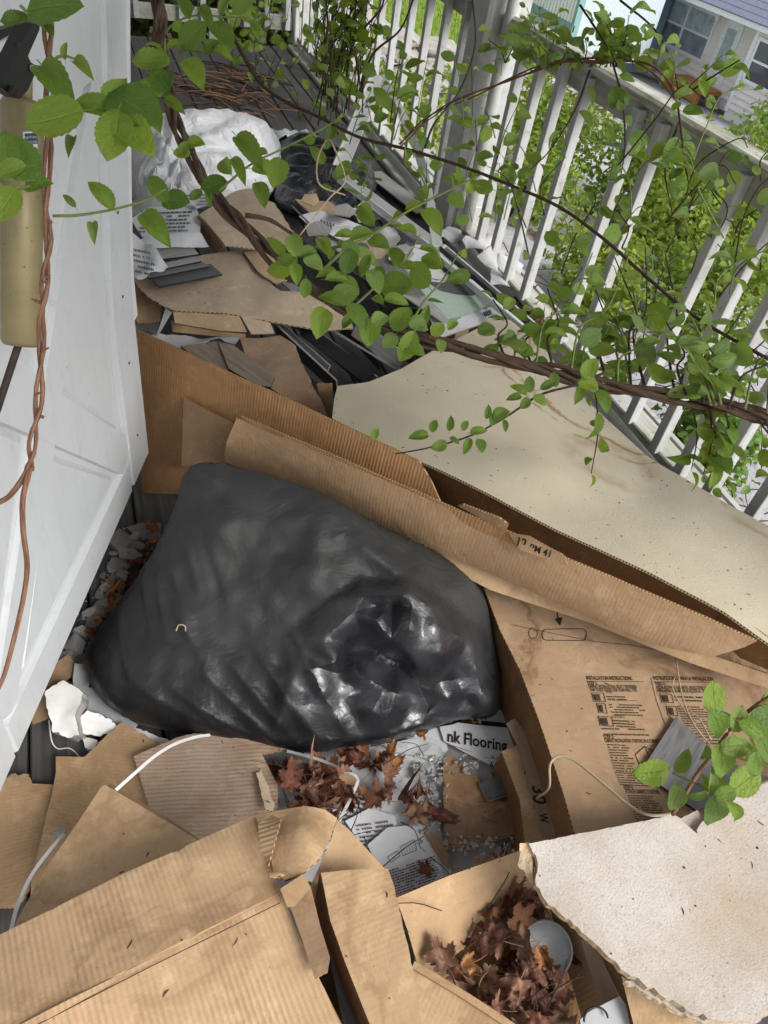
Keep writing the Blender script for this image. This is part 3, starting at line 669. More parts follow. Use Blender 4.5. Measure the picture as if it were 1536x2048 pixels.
# bracket: two plates with a web, holes as raised rivets
def brk(pxs, off, name, th=.012):
    P = [dplane(x, y, off) for x, y in pxs]; n = len(P); vs = P + [p - DN * th for p in P]
    fs = [tuple(range(n)), tuple(reversed(range(n, 2 * n)))] + [(i, n + i, n + (i + 1) % n, (i + 1) % n) for i in range(n)]
    ar = sum(pxs[i][0] * pxs[(i + 1) % n][1] - pxs[(i + 1) % n][0] * pxs[i][1] for i in range(n))
    if ar > 0: fs = [tuple(reversed(f)) for f in fs]
    return mk(name, vs, fs, M['bracket'], cl)
brk([(70, 42), (80, 48), (79, 60), (56, 112), (62, 125), (74, 132), (73, 142), (56, 180), (40, 198), (22, 188), (2, 176), (6, 160), (34, 104), (40, 92), (62, 46)], CO + .02, 'bracket', .016)
for (x, y, rr, m) in ((20, 182, 8, 'rust'), (62, 136, 5, 'white_metal'), (28, 88, 4, 'rust')):
    p = dplane(x, y, CO + .021); cyl('rivet', p, p + DN * .006, rr / FPX * (p - ORI).length, M[m], cl, 12)
brk([(0, 60), (45, 45), (55, 70), (20, 130), (0, 150)], .012, 'door_plate', .010)
# label wrapped on the tube
def on_tube(px, py, lift=.0006):
    d = ray(px, py); w = ORI - a; dd = d - ax * d.dot(ax); ww = w - ax * w.dot(ax); A = dd.dot(dd); B = 2 * dd.dot(ww); Cc = ww.dot(ww) - (r + lift) ** 2
    disc = B * B - 4 * A * Cc; tt = (-B - math.sqrt(max(0, disc))) / (2 * A); return ORI + d * tt
def tube_patch(x0, x1, y0, y1, name, mat, par, lift, sl=0.0):
    vs = []; fs = []
    for j in range(3):
        for i in range(7):
            x = x0 + (x1 - x0) * i / 6; y = y0 + (y1 - y0) * j / 2; vs.append(on_tube(x, y + sl * (x - x0), lift))
    for j in range(2):
        for i in range(6): q = j * 7 + i; fs.append((q, q + 7, q + 8, q + 1))
    return mk(name, vs, fs, mat, par, None, True)
lab = tube_patch(46, 75, 264, 335, 'label', M['label'], cl, .0008, -.06)
tube_patch(49, 75, 267, 289, 'label_band', M['print_blue'], lab, .0014, -.06)

# text helper ----------------------------------------------------------
def text_mesh(s, bold=False):
    cu = bpy.data.curves.new('txt', 'FONT'); cu.body = s; cu.resolution_u = 2; cu.size = 1.0
    if bold: cu.offset = 0.018
    ob = bpy.data.objects.new('txt', cu); COL.objects.link(ob)
    dg = bpy.context.evaluated_depsgraph_get(); me = bpy.data.meshes.new_from_object(ob.evaluated_get(dg))
    bpy.data.objects.remove(ob); bpy.data.curves.remove(cu)
    vs = [v.co.copy() for v in me.vertices]; fs = [tuple(p.vertices) for p in me.polygons]; bpy.data.meshes.remove(me)
    return vs, fs
def text(s, p0, p1, n, mat, parent, height=None, bold=False, name='printed_text', lift=.001, f=None):
    """Lay lettering along p0 -> p1 on a surface with normal n."""
    vs, fs = text_mesh(s, bold)
    if not vs: return
    w = max(v.x for v in vs); u = p1 - p0; L = u.length; u.normalize(); v2 = n.cross(u).normalized(); sx = L / w; sy = (height / .7) if height else sx
    out = [p0 + u * (v.x * sx) + v2 * (v.y * sy) + n * lift for v in vs]
    if f: out = [f(p) for p in out]
    return mk(name, out, fs, mat, parent)
for (s, x0, y0, x1, h, m) in (('Bright Products', 49, 277, 74, 4.6, 'label'), ('DOOR CLOSER', 49, 287, 74, 4.2, 'label'), ('SPEED ADJ', 50, 299, 73, 4, 'print'), ('SCREW', 50, 306, 66, 4, 'print')):
    p0 = on_tube(x0, y0, .002); p1 = on_tube(x1, y0 - 2, .002); nn = (ORI - p0).normalized()
    k = (p0 - ORI).length / FPX
    vs, fs = text_mesh(s); w = max(v.x for v in vs)
    mk('printed_text', [on_tube(x0 + (x1 - x0) * v.x / w, y0 - h * v.y / .7 - .06 * (x1 - x0) * v.x / w, .0020) for v in vs], fs, M[m], lab)
vs = []; fs = []
for (x0, y0, x1, y1) in ((66, 310, 60, 330), (66, 310, 73, 330), (57, 330, 75, 331), (66, 309, 66, 328)):
    k = len(vs); d = Vector((y1 - y0, x0 - x1)).normalized() * .5
    vs += [on_tube(x0 - d.x, y0 - d.y, .0016), on_tube(x1 - d.x, y1 - d.y, .0016), on_tube(x1 + d.x, y1 + d.y, .0016), on_tube(x0 + d.x, y0 + d.y, .0016)]; fs.append((k, k + 1, k + 2, k + 3))
mk('printed_drawing', vs, fs, M['print'], lab)
# ------------------------------------------------------------------ neighbours across the yard
M['beige'] = siding_mat('beige_vinyl_siding', (0.82, 0.765, 0.72), 0.2); M['trim'] = simple('white_trim', (0.90, 0.91, 0.92), 0.5)
M['bglass'] = simple('window_glass', (0.30, 0.35, 0.38), 0.08, 0, 0.8, 0.5, 2.0, 0.0); M['bglass_dark'] = simple('dark_window_glass', (0.035, 0.04, 0.05), 0.08, 0, 0.8, 0.3, 2.0, 0.0)
M['curtain'] = simple('pale_curtain', (0.50, 0.58, 0.60), 0.7, 0, 0.3, 0.4, 5.0, 0.2)
def shingle_mat():
    t = NT('blue_grey_shingles'); ob = t.co('Object'); return t.fin(t.mix(t.noise(ob, 8, 4), (0.13, 0.14, 0.20), (0.24, 0.25, 0.33)), 0.9, t.bump(t.noise(ob, 40, 3), .4, .02), .15)
M['shingle'] = shingle_mat()
M['orange_wood'] = simple('orange_stained_wood', (0.50, 0.22, 0.07), 0.6)
HX = 19.5; hs_ = HX / 14.0
def hp(px, py): p = atx(px, py, HX); return p.y, p.z
house = thing('beige_house', 'beige clapboard house with blue grey shingle roof at upper right', 'house', (HX, 22, -4))
HY0, HY1, HB, HE = 20.03, 29.5, -3.75, -1.6            # wing: along, base, eave heights
def clap(y0, y1, x, zb, ze, par, pitch=.175):
    z = zb
    while z < ze - .01:
        h = min(pitch, ze - z); mb = MB()
        mb.add([(x, y0, z), (x - .055, y0, z), (x - .006, y0, z + h), (x, y0, z + h), (x, y1, z), (x - .055, y1, z), (x - .006, y1, z + h), (x, y1, z + h)],
               [(0, 3, 2, 1), (4, 5, 6, 7), (1, 2, 6, 5), (0, 1, 5, 4), (3, 7, 6, 2), (0, 4, 7, 3)]); mb.build('clapboard', M['beige'], par); z += pitch
wall = MB().box((HX, HY0, HB - .3), (HX + 5, HY1, HE)).build('wall', M['beige'], house)
clap(HY0, HY1, HX, HB, HE, wall)
# bay in front (right)
BX = HX - 0.9
bay = MB().box((BX, 12.5, HB - .35), (HX - .001, HY0 - .004, HE)).build('bay_wall', M['beige'], house)
clap(12.5, HY0 - .004, BX, HB + .1, HE, bay)
mb = MB(); mb.box((BX - .05, HY0 - .14, HB), (BX + .05, HY0 + .012, HE)); mb.build('corner_board', M['trim'], house)
mb = MB(); mb.box((BX - .35, 12.3, HE), (HX + 6, HY1 + .2, HE + .16)); mb.build('fascia', M['trim'], house)
roof = MB(); n_r = 26
for i in range(n_r):
    x0 = BX - .38 + i * .24; z0 = HE + .17 + i * .125
    for j, y0 in enumerate([12.2 + k * 4.4 for k in range(4)]):
        q = y0 + (.6 if i % 2 else 0)
        roof.add([(x0, q, z0), (x0, q + 4.39, z0), (x0 + .27, q + 4.39, z0 + .128), (x0 + .27, q, z0 + .128), (x0, q, z0 - .03), (x0, q + 4.39, z0 - .03)], [(0, 3, 2, 1), (0, 1, 5, 4)])
roof.build('roof', M['shingle'], house)
def win(y0, y1, z0, z1, x, par, glass='bglass', split=None, mid=True):
    f = MB(); b = .09
    for lo, hi in (((x - .09, y0 - b, z0 - b), (x - .012, y1 + b, z0)), ((x - .09, y0 - b, z1), (x - .012, y1 + b, z1 + b)), ((x - .09, y0 - b, z0 + .001), (x - .012, y0, z1 - .001)), ((x - .09, y1, z0 + .001), (x - .012, y1 + b, z1 - .001))): f.box(lo, hi)
    if mid: f.box((x - .085, y0 + .002, (z0 + z1) / 2 - .03), (x - .016, y1 - .002, (z0 + z1) / 2 + .03))
    if split: f.box((x - .088, split - .05, z0 + .002), (x - .014, split + .05, z1 - .002))
    w = f.build('window', M['trim'], par)
    n_ = [(y0, y1)] if not split else [(y0, split), (split, y1)]
    for (a_, b_) in n_:
        zm = (z0 + z1) / 2
        for (c_, d_) in ((z0, zm), (zm, z1)):
            mk('pane', [(x - .065, a_, c_), (x - .065, b_, c_), (x - .065, b_, d_), (x - .065, a_, d_)], [(0, 3, 2, 1)], M[glass if c_ == z0 else ('curtain' if glass == 'bglass' else glass)], w)
# the window pair, the door, the bay window (measured on the facade)
a_ = hp(1437, 35); b_ = hp(1330, 0); c_ = hp(1403, 118)
win(a_[0], b_[0] - .1, c_[1], a_[1], HX, house, 'bglass', a_[0] + (b_[0] - a_[0]) * .48)
d0 = hp(1494, 50); d1 = hp(1462, 40); d2 = hp(1440, 195)
dr = MB().box((HX - .07, d0[0], HB + .25), (HX - .01, d1[0] + .1, d0[1])).build('door', M['trim'], house)
mk('pane', [(HX - .075, d0[0] + .2, HB + .7), (HX - .075, d1[0] - .1, HB + .7), (HX - .075, d1[0] - .1, d0[1] - .22), (HX - .075, d0[0] + .2, d0[1] - .22)], [(0, 3, 2, 1)], M['curtain'], dr)
MB().box((HX - .16, d1[0] + .42, HB + 1.75), (HX - .02, d1[0] + .58, HB + 2.0), None, .03).build('wall_lamp', M['trim'], house)
win(17.0, 19.72, -2.8, HE - .24, BX, house, 'bglass_dark', 18.55)
st = thing('wooden_steps', 'orange wooden step below the white door of the beige house', 'steps', (HX - .5, d0[0], HB))
MB().box((HX - .9, d0[0] - .2, HB + .02), (HX - .08, d1[0] + .9, HB + .14)).build('tread', M['orange_wood'], st)
MB().box((HX - .92, d0[0] - .2, HB - .25), (HX - .86, d1[0] + .9, HB + .015)).build('riser', M['orange_wood'], st)
for q in (d0[0] - .15, d1[0] + .75): MB().box((HX - .95, q, HB - .6), (HX - .85, q + .1, HB + .018)).build('leg', M['orange_wood'], st)
# white board fence / teal trimmed shed left of the house
M['teal'] = simple('teal_paint', (0.22, 0.38, 0.38), 0.5); M['teal_pale'] = simple('pale_blue_paint', (0.52, 0.60, 0.63), 0.6); M['blue'] = simple('blue_grey_siding', (0.22, 0.30, 0.38), 0.6)
sh = thing('boarded_shed', 'white ribbed shed with teal trim behind the round column', 'shed', (14.5, 26, -3.4))
p0 = atx(1072, 40, 14.5); p1 = atx(1118, 55, 14.5)
yA, yB, zA, zB = 23.2, 26.8, -3.4, -0.6
sx = 14.5
MB().box((sx, yA, zA), (sx + 3, yB, zB)).build('wall', M['teal_pale'], sh)
for i in range(18): MB().box((sx - .05, yA + .05 + i * .198, zA + .9), (sx - .004, yA + .05 + i * .198 + .14, zB - .02)).build('board', M['trim'], sh)
MB().box((sx - .1, yA - .16, zA), (sx + .1, yA - .002, zB + .1)).build('corner_post', M['teal'], sh)
MB().box((sx - .12, yA - .16, zA + .72), (sx - .052, yB + .1, zA + .88)).build('rail', M['teal'], sh)
MB().box((sx - .4, yA - .4, zB + .101), (sx + 3.3, yB + .4, zB + .26)).build('roof', M['teal'], sh)
gr = thing('blue_garage', 'blue grey sided garage with white corner boards between shed and beige house', 'garage', (17.4, 25.5, -3.9))
MB().box((17.4, 25.2, -4.1), (19.3, 28.6, -.9)).build('wall', M['blue'], gr)
for i in range(16):
    MB().box((17.37, 25.2, -4.05 + i * .19), (17.398, 28.6, -4.05 + i * .19 + .165)).build('clapboard', M['blue'], gr)
MB().box((17.33, 25.08, -4.1), (17.41, 25.22, -.9)).build('corner_board', M['trim'], gr)
MB().box((17.33, 27.0, -4.1), (17.366, 28.2, -1.9)).build('door', M['trim'], gr)
MB().box((17.1, 24.9, -.895), (19.6, 28.8, -.75)).build('roof', M['shingle'], gr)
# pickup parked beyond the lawn
M['silver'] = simple('silver_car_paint', (0.55, 0.58, 0.62), 0.25, 0.5, 0.6, 0.1, 5, 0.0); M['tyre'] = simple('tyre_rubber', (0.02, 0.02, 0.022), 0.8)
M['lamp_red'] = simple('red_tail_lamp', (0.35, 0.02, 0.02), 0.2)
cp = atx(905, 45, 13.4)
gz = ground_z(13.4, cp.y) + .02
tr = thing('parked_pickup', 'silver pickup parked beyond the lawn, seen between the balusters', 'car', (13.4, cp.y, gz))
def prism_x(name, prof, x0, x1, mat, par):
    n = len(prof); vs = [(x0, y, z) for y, z in prof] + [(x1, y, z) for y, z in prof]
    fs = [tuple(range(n)), tuple(reversed(range(n, 2 * n)))] + [(i, n + i, n + (i + 1) % n, (i + 1) % n) for i in range(n)]
    return mk(name, vs, fs, mat, par)
y_ = cp.y - 1.9; z_ = gz
prism_x('body', [(y_, z_ + .45), (y_ + 5.2, z_ + .45), (y_ + 5.25, z_ + .8), (y_ + 5.1, z_ + 1.05), (y_ + 3.7, z_ + 1.15), (y_ + .05, z_ + 1.15), (y_, z_ + .9)], 13.4, 15.2, M['silver'], tr)
cb_ = prism_x('cab', [(y_ + 1.7, z_ + 1.151), (y_ + 3.9, z_ + 1.151), (y_ + 3.2, z_ + 1.8), (y_ + 1.85, z_ + 1.8)], 13.5, 15.1, M['silver'], tr)
prism_x('side_window', [(y_ + 1.85, z_ + 1.22), (y_ + 2.6, z_ + 1.22), (y_ + 2.6, z_ + 1.70), (y_ + 1.95, z_ + 1.70)], 13.47, 13.498, M['bglass_dark'], cb_)
prism_x('side_window', [(y_ + 2.7, z_ + 1.22), (y_ + 3.65, z_ + 1.22), (y_ + 3.15, z_ + 1.70), (y_ + 2.7, z_ + 1.70)], 13.47, 13.498, M['bglass_dark'], cb_)
for q in (y_ + .95, y_ + 4.2):
    for xx in (13.36, 15.0):
        w = cyl('wheel', Vector((xx, q, z_ + .36)), Vector((xx + .24, q, z_ + .36)), .36, M['tyre'], tr, 20)
        cyl('rim', Vector((xx - .01, q, z_ + .36)), Vector((xx + .02, q, z_ + .36)), .2, M['galv'], w, 14)
MB().box((13.39, y_ - .05, z_ + .4), (15.21, y_ - .002, z_ + .62)).build('bumper', M['white_metal'], tr)
for xx in (13.42, 15.05): MB().box((xx, y_ - .03, z_ + .7), (xx + .13, y_ - .001, z_ + 1.0)).build('tail_light', M['lamp_red'], tr)
# dry-stone retaining wall
M['stone'] = simple('pale_field_stone', (0.36, 0.34, 0.32), 0.9, 0, 0.2, 0.4, 5, 0.6, 0.02)
sw = thing('stone_wall', 'low dry stone retaining wall at the lawn edge behind the far railing', 'wall', (5.0, 10.4, -1.2))
rng = random.Random(9); stones = []
for k in range(4):
    bm = bmesh.new(); bmesh.ops.create_icosphere(bm, subdivisions=2, radius=.5)
    for v in bm.verts:
        p = v.co; m_ = max(abs(p.x), abs(p.y), abs(p.z)); p *= (.5 / m_) * .6 + .4
        p += Vector((noise.noise(p * 3 + Vector((k * 7, 0, 0))), noise.noise(p * 3 + Vector((0, k * 7, 0))), noise.noise(p * 3 + Vector((0, 0, k * 7))))) * .1
    me = bpy.data.meshes.new('stone'); bm.to_mesh(me); bm.free(); me.materials.append(M['stone']); stones.append(me)
for c in range(3):
    x = 2.6 + c * .12
    while x < 9.5:
        w = rng.uniform(.3, .6); z = ground_z(x, 10.2) + .10 + c * .19
        o = bpy.data.objects.new('stone', stones[rng.randrange(4)]); COL.objects.link(o); o.parent = sw
        o.matrix_basis = Matrix.Translation(-Vector(sw.location)) @ Matrix.Translation((x + w / 2, 10.25 + .06 * c + rng.uniform(-.05, .05), z)) @ Matrix.Rotation(rng.uniform(-.15, .15), 4, 'Z') @ Matrix.Diagonal((w, .42, .2, 1)); x += w * .96

# ------------------------------------------------------------------ leaves
def leaf_mesh(seed, wid=.62, teeth=.04, fold=.25, droop=.25, tip=.12, nu=4, nv=17):
    rng = random.Random(seed); vs = []; uv = []; fs = []
    def half(t):                   # blunt ovate outline with a short point
        if t <= 0: return .02
        a = math.sin(math.pi * min(1, t ** .86)) ** .60
        if t > .80: a = a * (1 - .55 * ((t - .80) / .20) ** 1.5)
        return .5 * wid * a
    sk = rng.uniform(-.09, .09); wav = rng.uniform(.0, .05)
    for j in range(nv + 1):
        t = j / nv; w = half(t) + (.002 if j in (0, nv) else 0)
        if 0 < j < nv: w *= 1 + teeth * (1 if j % 2 else -1)
        for i in range(-nu // 2, nu // 2 + 1):
            s = i / (nu / 2); x = s * w + sk * math.sin(math.pi * t); z = abs(s) ** 1.3 * w * fold * 2 - droop * (t - .25) ** 2 * (1 if t > .25 else .3) + wav * math.sin(7 * t + 2 * s + seed)
            vs.append((x, t, z)); uv.append((.5 + .5 * s, t))
    m = nu + 1
    for j in range(nv):
        for i in range(nu): q = j * m + i; fs.append((q, q + 1, q + m + 1, q + m))
    # petiole
    k = len(vs); vs += [(-.012, .02, 0), (.012, .02, 0), (.010, -.20, -.02), (-.010, -.20, -.02), (0, .02, -.014), (0, -.2, -.034)]; uv += [(.5, 0)] * 6
    fs += [(k, k + 3, k + 2, k + 1), (k, k + 4, k + 5, k + 3), (k + 1, k + 2, k + 5, k + 4)]
    return vs, fs, uv
LEAFM = {}
def leafset(mat):
    if mat not in LEAFM:
        out = []
        for k in range(6):
            vs, fs, uv = leaf_mesh(k * 3 + 1, wid=(.70, .58, .78, .52, .66, .44)[k], fold=(.14, .30, .07, .42, .20, .50)[k], droop=(.22, .40, .12, .55, .32, .7)[k])
            me = bpy.data.meshes.new('leaf'); me.from_pydata(vs, [], fs); me.materials.append(M[mat]); me.polygons.foreach_set('use_smooth', [True] * len(me.polygons))
            u = me.uv_layers.new(name='UVMap'); li = np.empty(len(me.loops), dtype=np.int32); me.loops.foreach_get('vertex_index', li); u.data.foreach_set('uv', np.array(uv, dtype=np.float32)[li].ravel()); out.append(me)
        LEAFM[mat] = out
    return LEAFM[mat]
def put_leaf(parent, base, tipdir, nrm, size, mat='leaf', var=0, name='leaf'):
    """Leaf blade from its base point towards tipdir, face towards nrm."""
    y = Vector(tipdir).normalized(); n = Vector(nrm); x = y.cross(n)
    x = x.normalized() if x.length > 1e-4 else y.orthogonal().normalized(); z = x.cross(y)
    me = leafset(mat)[var % 6]; o = bpy.data.objects.new(name, me); COL.objects.link(o); o.parent = parent
    Mw = Matrix(((x.x * size, y.x * size, z.x * size, base.x), (x.y * size, y.y * size, z.y * size, base.y), (x.z * size, y.z * size, z.z * size, base.z), (0, 0, 0, 1)))
    o.matrix_basis = Matrix.Translation(-Vector(parent.location)) @ Mw
    return o
def px_leaf(parent, px, py, dist, length, ang, mat='leaf', var=0, tilt=.25, face=.75):
    """One leaf seen at a pixel: centre, length in pixels, direction of its tip in the picture (0 = right, 90 = up)."""
    s = length * dist / FPX; a = math.radians(ang)
    tip = CAM_X * math.cos(a) + CAM_Y * math.sin(a) + CAM_F * -tilt
    c = atd(px, py, dist); n = (-CAM_F) * face + Vector((0.25, -.1, 1)) * (1 - face)
    return put_leaf(parent, c - tip.normalized() * s * .45, tip, n, s, mat, var)
def shoot(parent, pts, r0, r1, nleaf, size, seed, mat='leaf', stem='stem_green', start=.1, sname='stem', spread=1.0, ns=6, up=.6):
    rng = random.Random(seed); pp = catmull(pts, 6); tube(sname, pts, (r0, r1), M[stem], parent, ns, 6, .08, seed)
    n = len(pp)
    for i in range(nleaf):
        t = start + (1 - start) * (i + rng.uniform(-.3, .3)) / max(1, nleaf - 1); t = min(1, max(0, t)); q = t * (n - 1); k = min(n - 2, int(q)); p = pp[k].lerp(pp[k + 1], q - k)
        d = (pp[min(n - 1, k + 2)] - pp[max(0, k - 1)]).normalized()
        side = d.cross(Vector((0, 0, 1))); side = side.normalized() if side.length > .1 else CAM_X.copy()
        sg = 1 if i % 2 else -1
        tip = d * rng.uniform(.1, .8) + side * sg * spread * rng.uniform(.5, 1.1) + Vector((0, 0, rng.uniform(-.55, .45))) + Vector((rng.uniform(-.2, .2), rng.uniform(-.2, .2), 0))
        nr = Vector((rng.uniform(-1, 1), rng.uniform(-1, .6), rng.uniform(.0, 1.0) * (up + .4))) + (ORI - p).normalized() * .3
        s = size * rng.uniform(.5, 1.15) * (1 - .35 * max(0, t - .75) / .25)
        put_leaf(parent, p + tip.normalized() * s * .2, tip, nr, s, mat, rng.randrange(6))
def foliage_cloud(name, parent, blobs, count, size, mat, seed):
    rng = random.Random(seed); V = []; F = []; UV = []
    base = [leaf_mesh(k, nu=2, nv=4, wid=.7) for k in range(3)]
    base = [(b[0][:15], [f for f in b[1] if max(f) < 15], b[2][:15]) for b in base]
    tot = sum(b[1] ** 2 for b in blobs)
    for (c, r, *sq) in blobs:
        sq = sq[0] if sq else .8
        for i in range(int(count * r * r / tot)):
            d = Vector((rng.gauss(0, 1), rng.gauss(0, 1), rng.gauss(0, 1))).normalized(); rr = r * rng.uniform(.35, 1.08) ** .6
            lump = 1 + .35 * noise.noise(d * 2.3 + Vector(c)); p = Vector(c) + Vector((d.x * rr, d.y * rr, d.z * rr * sq)) * lump
            tip = Vector((rng.gauss(0, 1), rng.gauss(0, 1), rng.gauss(-.3, .6))).normalized(); n = d + Vector((rng.uniform(-.7, .7), rng.uniform(-.7, .7), rng.uniform(.2, 1.2)))
            x = tip.cross(n); x = x.normalized() if x.length > 1e-3 else tip.orthogonal().normalized(); z = x.cross(tip); s = size * rng.uniform(.6, 1.3)
            vs, fs, uv = base[rng.randrange(3)]; k = len(V)
            V += [p + (x * v[0] + tip * v[1] + z * v[2]) * s for v in vs]; F += [tuple(a + k for a in f) for f in fs]; UV += uv
    o = mk(name, V, F, M[mat], parent, UV, True); return o
def shrub(label, base, blobs, count, size, mat, seed, name='shrub', cat='shrub', group=None):
    t = thing(name, label, cat, base, group); rng = random.Random(seed)
    o = foliage_cloud('foliage', t, blobs, count, size, mat, seed); tag(o, kind='stuff')
    for i in range(5):
        b = blobs[rng.randrange(len(blobs))]; p0 = Vector(base) + Vector((rng.uniform(-.15, .15), rng.uniform(-.15, .15), -.03)); p1 = Vector(b[0]) + Vector((rng.uniform(-.2, .2), rng.uniform(-.2, .2), b[1] * .5))
        tube('stem', [p0, p0.lerp(p1, .5) + Vector((rng.uniform(-.1, .1), rng.uniform(-.1, .1), .1)), p1], (.016, .004), M['twig'], t, 5, 5)
    return t
def G(x, y): return Vector((x, y, ground_z(x, y)))
def sh(label, x, y, r, h, n, size, mat, seed, **kw):
    b = G(x, y); rng = random.Random(seed)
    bl = [((x + rng.uniform(-.6, .6) * r, y + rng.uniform(-.6, .6) * r, b.z + h * rng.uniform(.3, .8)), r * rng.uniform(.45, .75)) for _ in range(7)]
    return shrub(label, b, bl, n, size, mat, seed, **kw)
sh('bright green bush on the pale ground behind the near balusters', 5.4, 6.3, .9, 1.0, 3000, .06, 'shrub', 11)
sh('bright bush below the railing at the right edge', 4.6, 4.0, .6, .9, 2200, .055, 'shrub', 12)
sh('bush beyond the railing right of the post', 4.6, 7.4, .8, 1.0, 2600, .06, 'shrub', 13)
sh('tall bright bush behind the balusters below the hanging vine', 6.2, 5.5, .9, 1.25, 2800, .06, 'shrub', 14)
sh('wide bush at the driveway edge below the beige house', 8.8, 8.2, 1.2, .9, 2400, .085, 'shrub', 15)
sh('shrub outside the far stretch of railing', 2.9, 6.8, .6, .8, 1600, .06, 'shrub', 16)
sh('low dark bush under the rail at the right edge', 3.0, 2.3, .35, .5, 1200, .05, 'leaf_deep', 18)
sh('bright bush against the railing below the hanging vine', 3.6, 4.3, .5, .55, 1700, .05, 'shrub', 19)
sh('yellow green bush behind the middle balusters', 5.0, 5.2, .7, .8, 2200, .055, 'shrub', 20)
sh('yellow green bush right of the driveway end', 7.4, 6.2, .9, 1.2, 2200, .07, 'shrub', 21)
sh('low bush on the pale ground left of the hanging vine', 3.7, 6.0, .5, .5, 1500, .05, 'shrub', 22)
sh('pale sapling beside the driveway at the right edge', 12.5, 11.8, .9, 1.4, 900, .12, 'leaf_pale', 17, name='sapling')
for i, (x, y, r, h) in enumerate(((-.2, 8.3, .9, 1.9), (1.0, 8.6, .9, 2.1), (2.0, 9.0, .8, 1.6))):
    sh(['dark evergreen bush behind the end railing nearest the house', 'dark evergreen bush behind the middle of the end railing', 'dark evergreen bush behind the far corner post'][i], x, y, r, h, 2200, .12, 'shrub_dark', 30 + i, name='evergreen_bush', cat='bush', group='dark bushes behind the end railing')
# dead vine tangle and litter on the ground under the railing
rng = random.Random(21)
for i, (px, py) in enumerate(((1300, 470), (1390, 760), (1480, 640), (1120, 560), (1440, 900))):
    p = at(px, py, -.7); t = thing('dead_vine_tangle', ['tangle of dead vines on the ground behind the railing near the hanging vine', 'dead brown vines behind the lower right balusters', 'dead vine tangle on the ground at the right edge', 'dead twigs on the pale ground right of the post', 'dead stems under the bottom rail at lower right'][i], 'dead vine', p, 'dead vines under the railing')
    for k in range(16):
        a = rng.uniform(0, 6.28); q = p + Vector((rng.uniform(-.5, .5), rng.uniform(-.5, .5), .02)); L = rng.uniform(.3, .8); z0 = ground_z(q.x, q.y)
        tube('stem', [Vector((q.x, q.y, z0 + .01)), Vector((q.x + math.cos(a) * L * .5, q.y + math.sin(a) * L * .5, z0 + rng.uniform(.05, .25))), Vector((q.x + math.cos(a + .5) * L, q.y + math.sin(a + .5) * L, z0 + .02))], (.005, .002), M['twig'], t, 4, 4)
# ------------------------------------------------------------------ the rubbish on the deck
def segd(x, y, a, b):
    ax_, ay = a; bx, by = b; dx, dy = bx - ax_, by - ay; L2 = dx * dx + dy * dy; t = max(0, min(1, ((x - ax_) * dx + (y - ay) * dy) / L2)); return math.hypot(x - ax_ - t * dx, y - ay - t * dy), t
def tri(x): x = x - math.floor(x); return 4 * abs(x - .5) - 1
def crumple(x, y, sc, seed, n=6):
    rng = random.Random(seed); h = 0
    wx = noise.noise(Vector((x * 6, y * 6, seed))) * .5; wy = noise.noise(Vector((x * 6 + 9, y * 6, seed))) * .5
    for k in range(n):
        a = rng.uniform(0, math.pi); f = sc * rng.uniform(.6, 1.8); h += tri((x * math.cos(a) + y * math.sin(a)) * f + rng.random() + .5 * wx + .3 * wy) / (1 + k * .35)
    return h / 2.2
def project(p):
    d = p - ORI; return 768 + FPX * d.dot(CAM_X) / d.dot(CAM_F), 1024 - FPX * d.dot(CAM_Y) / d.dot(CAM_F)
def tin(TA, TZ, x, y):
    A, B, C = TA[:, 0], TA[:, 1], TA[:, 2]; d = (B[:, 1] - C[:, 1]) * (A[:, 0] - C[:, 0]) + (C[:, 0] - B[:, 0]) * (A[:, 1] - C[:, 1]); d[np.abs(d) < 1e-12] = 1e-12
    w0 = ((B[:, 1] - C[:, 1]) * (x - C[:, 0]) + (C[:, 0] - B[:, 0]) * (y - C[:, 1])) / d; w1 = ((C[:, 1] - A[:, 1]) * (x - C[:, 0]) + (A[:, 0] - C[:, 0]) * (y - C[:, 1])) / d; w2 = 1 - w0 - w1
    m = np.minimum(np.minimum(w0, w1), w2); k = m.argmax()
    if m[k] < -.01: return 0.0
    return float(w0[k] * TZ[k][0] + w1[k] * TZ[k][1] + w2[k] * TZ[k][2])
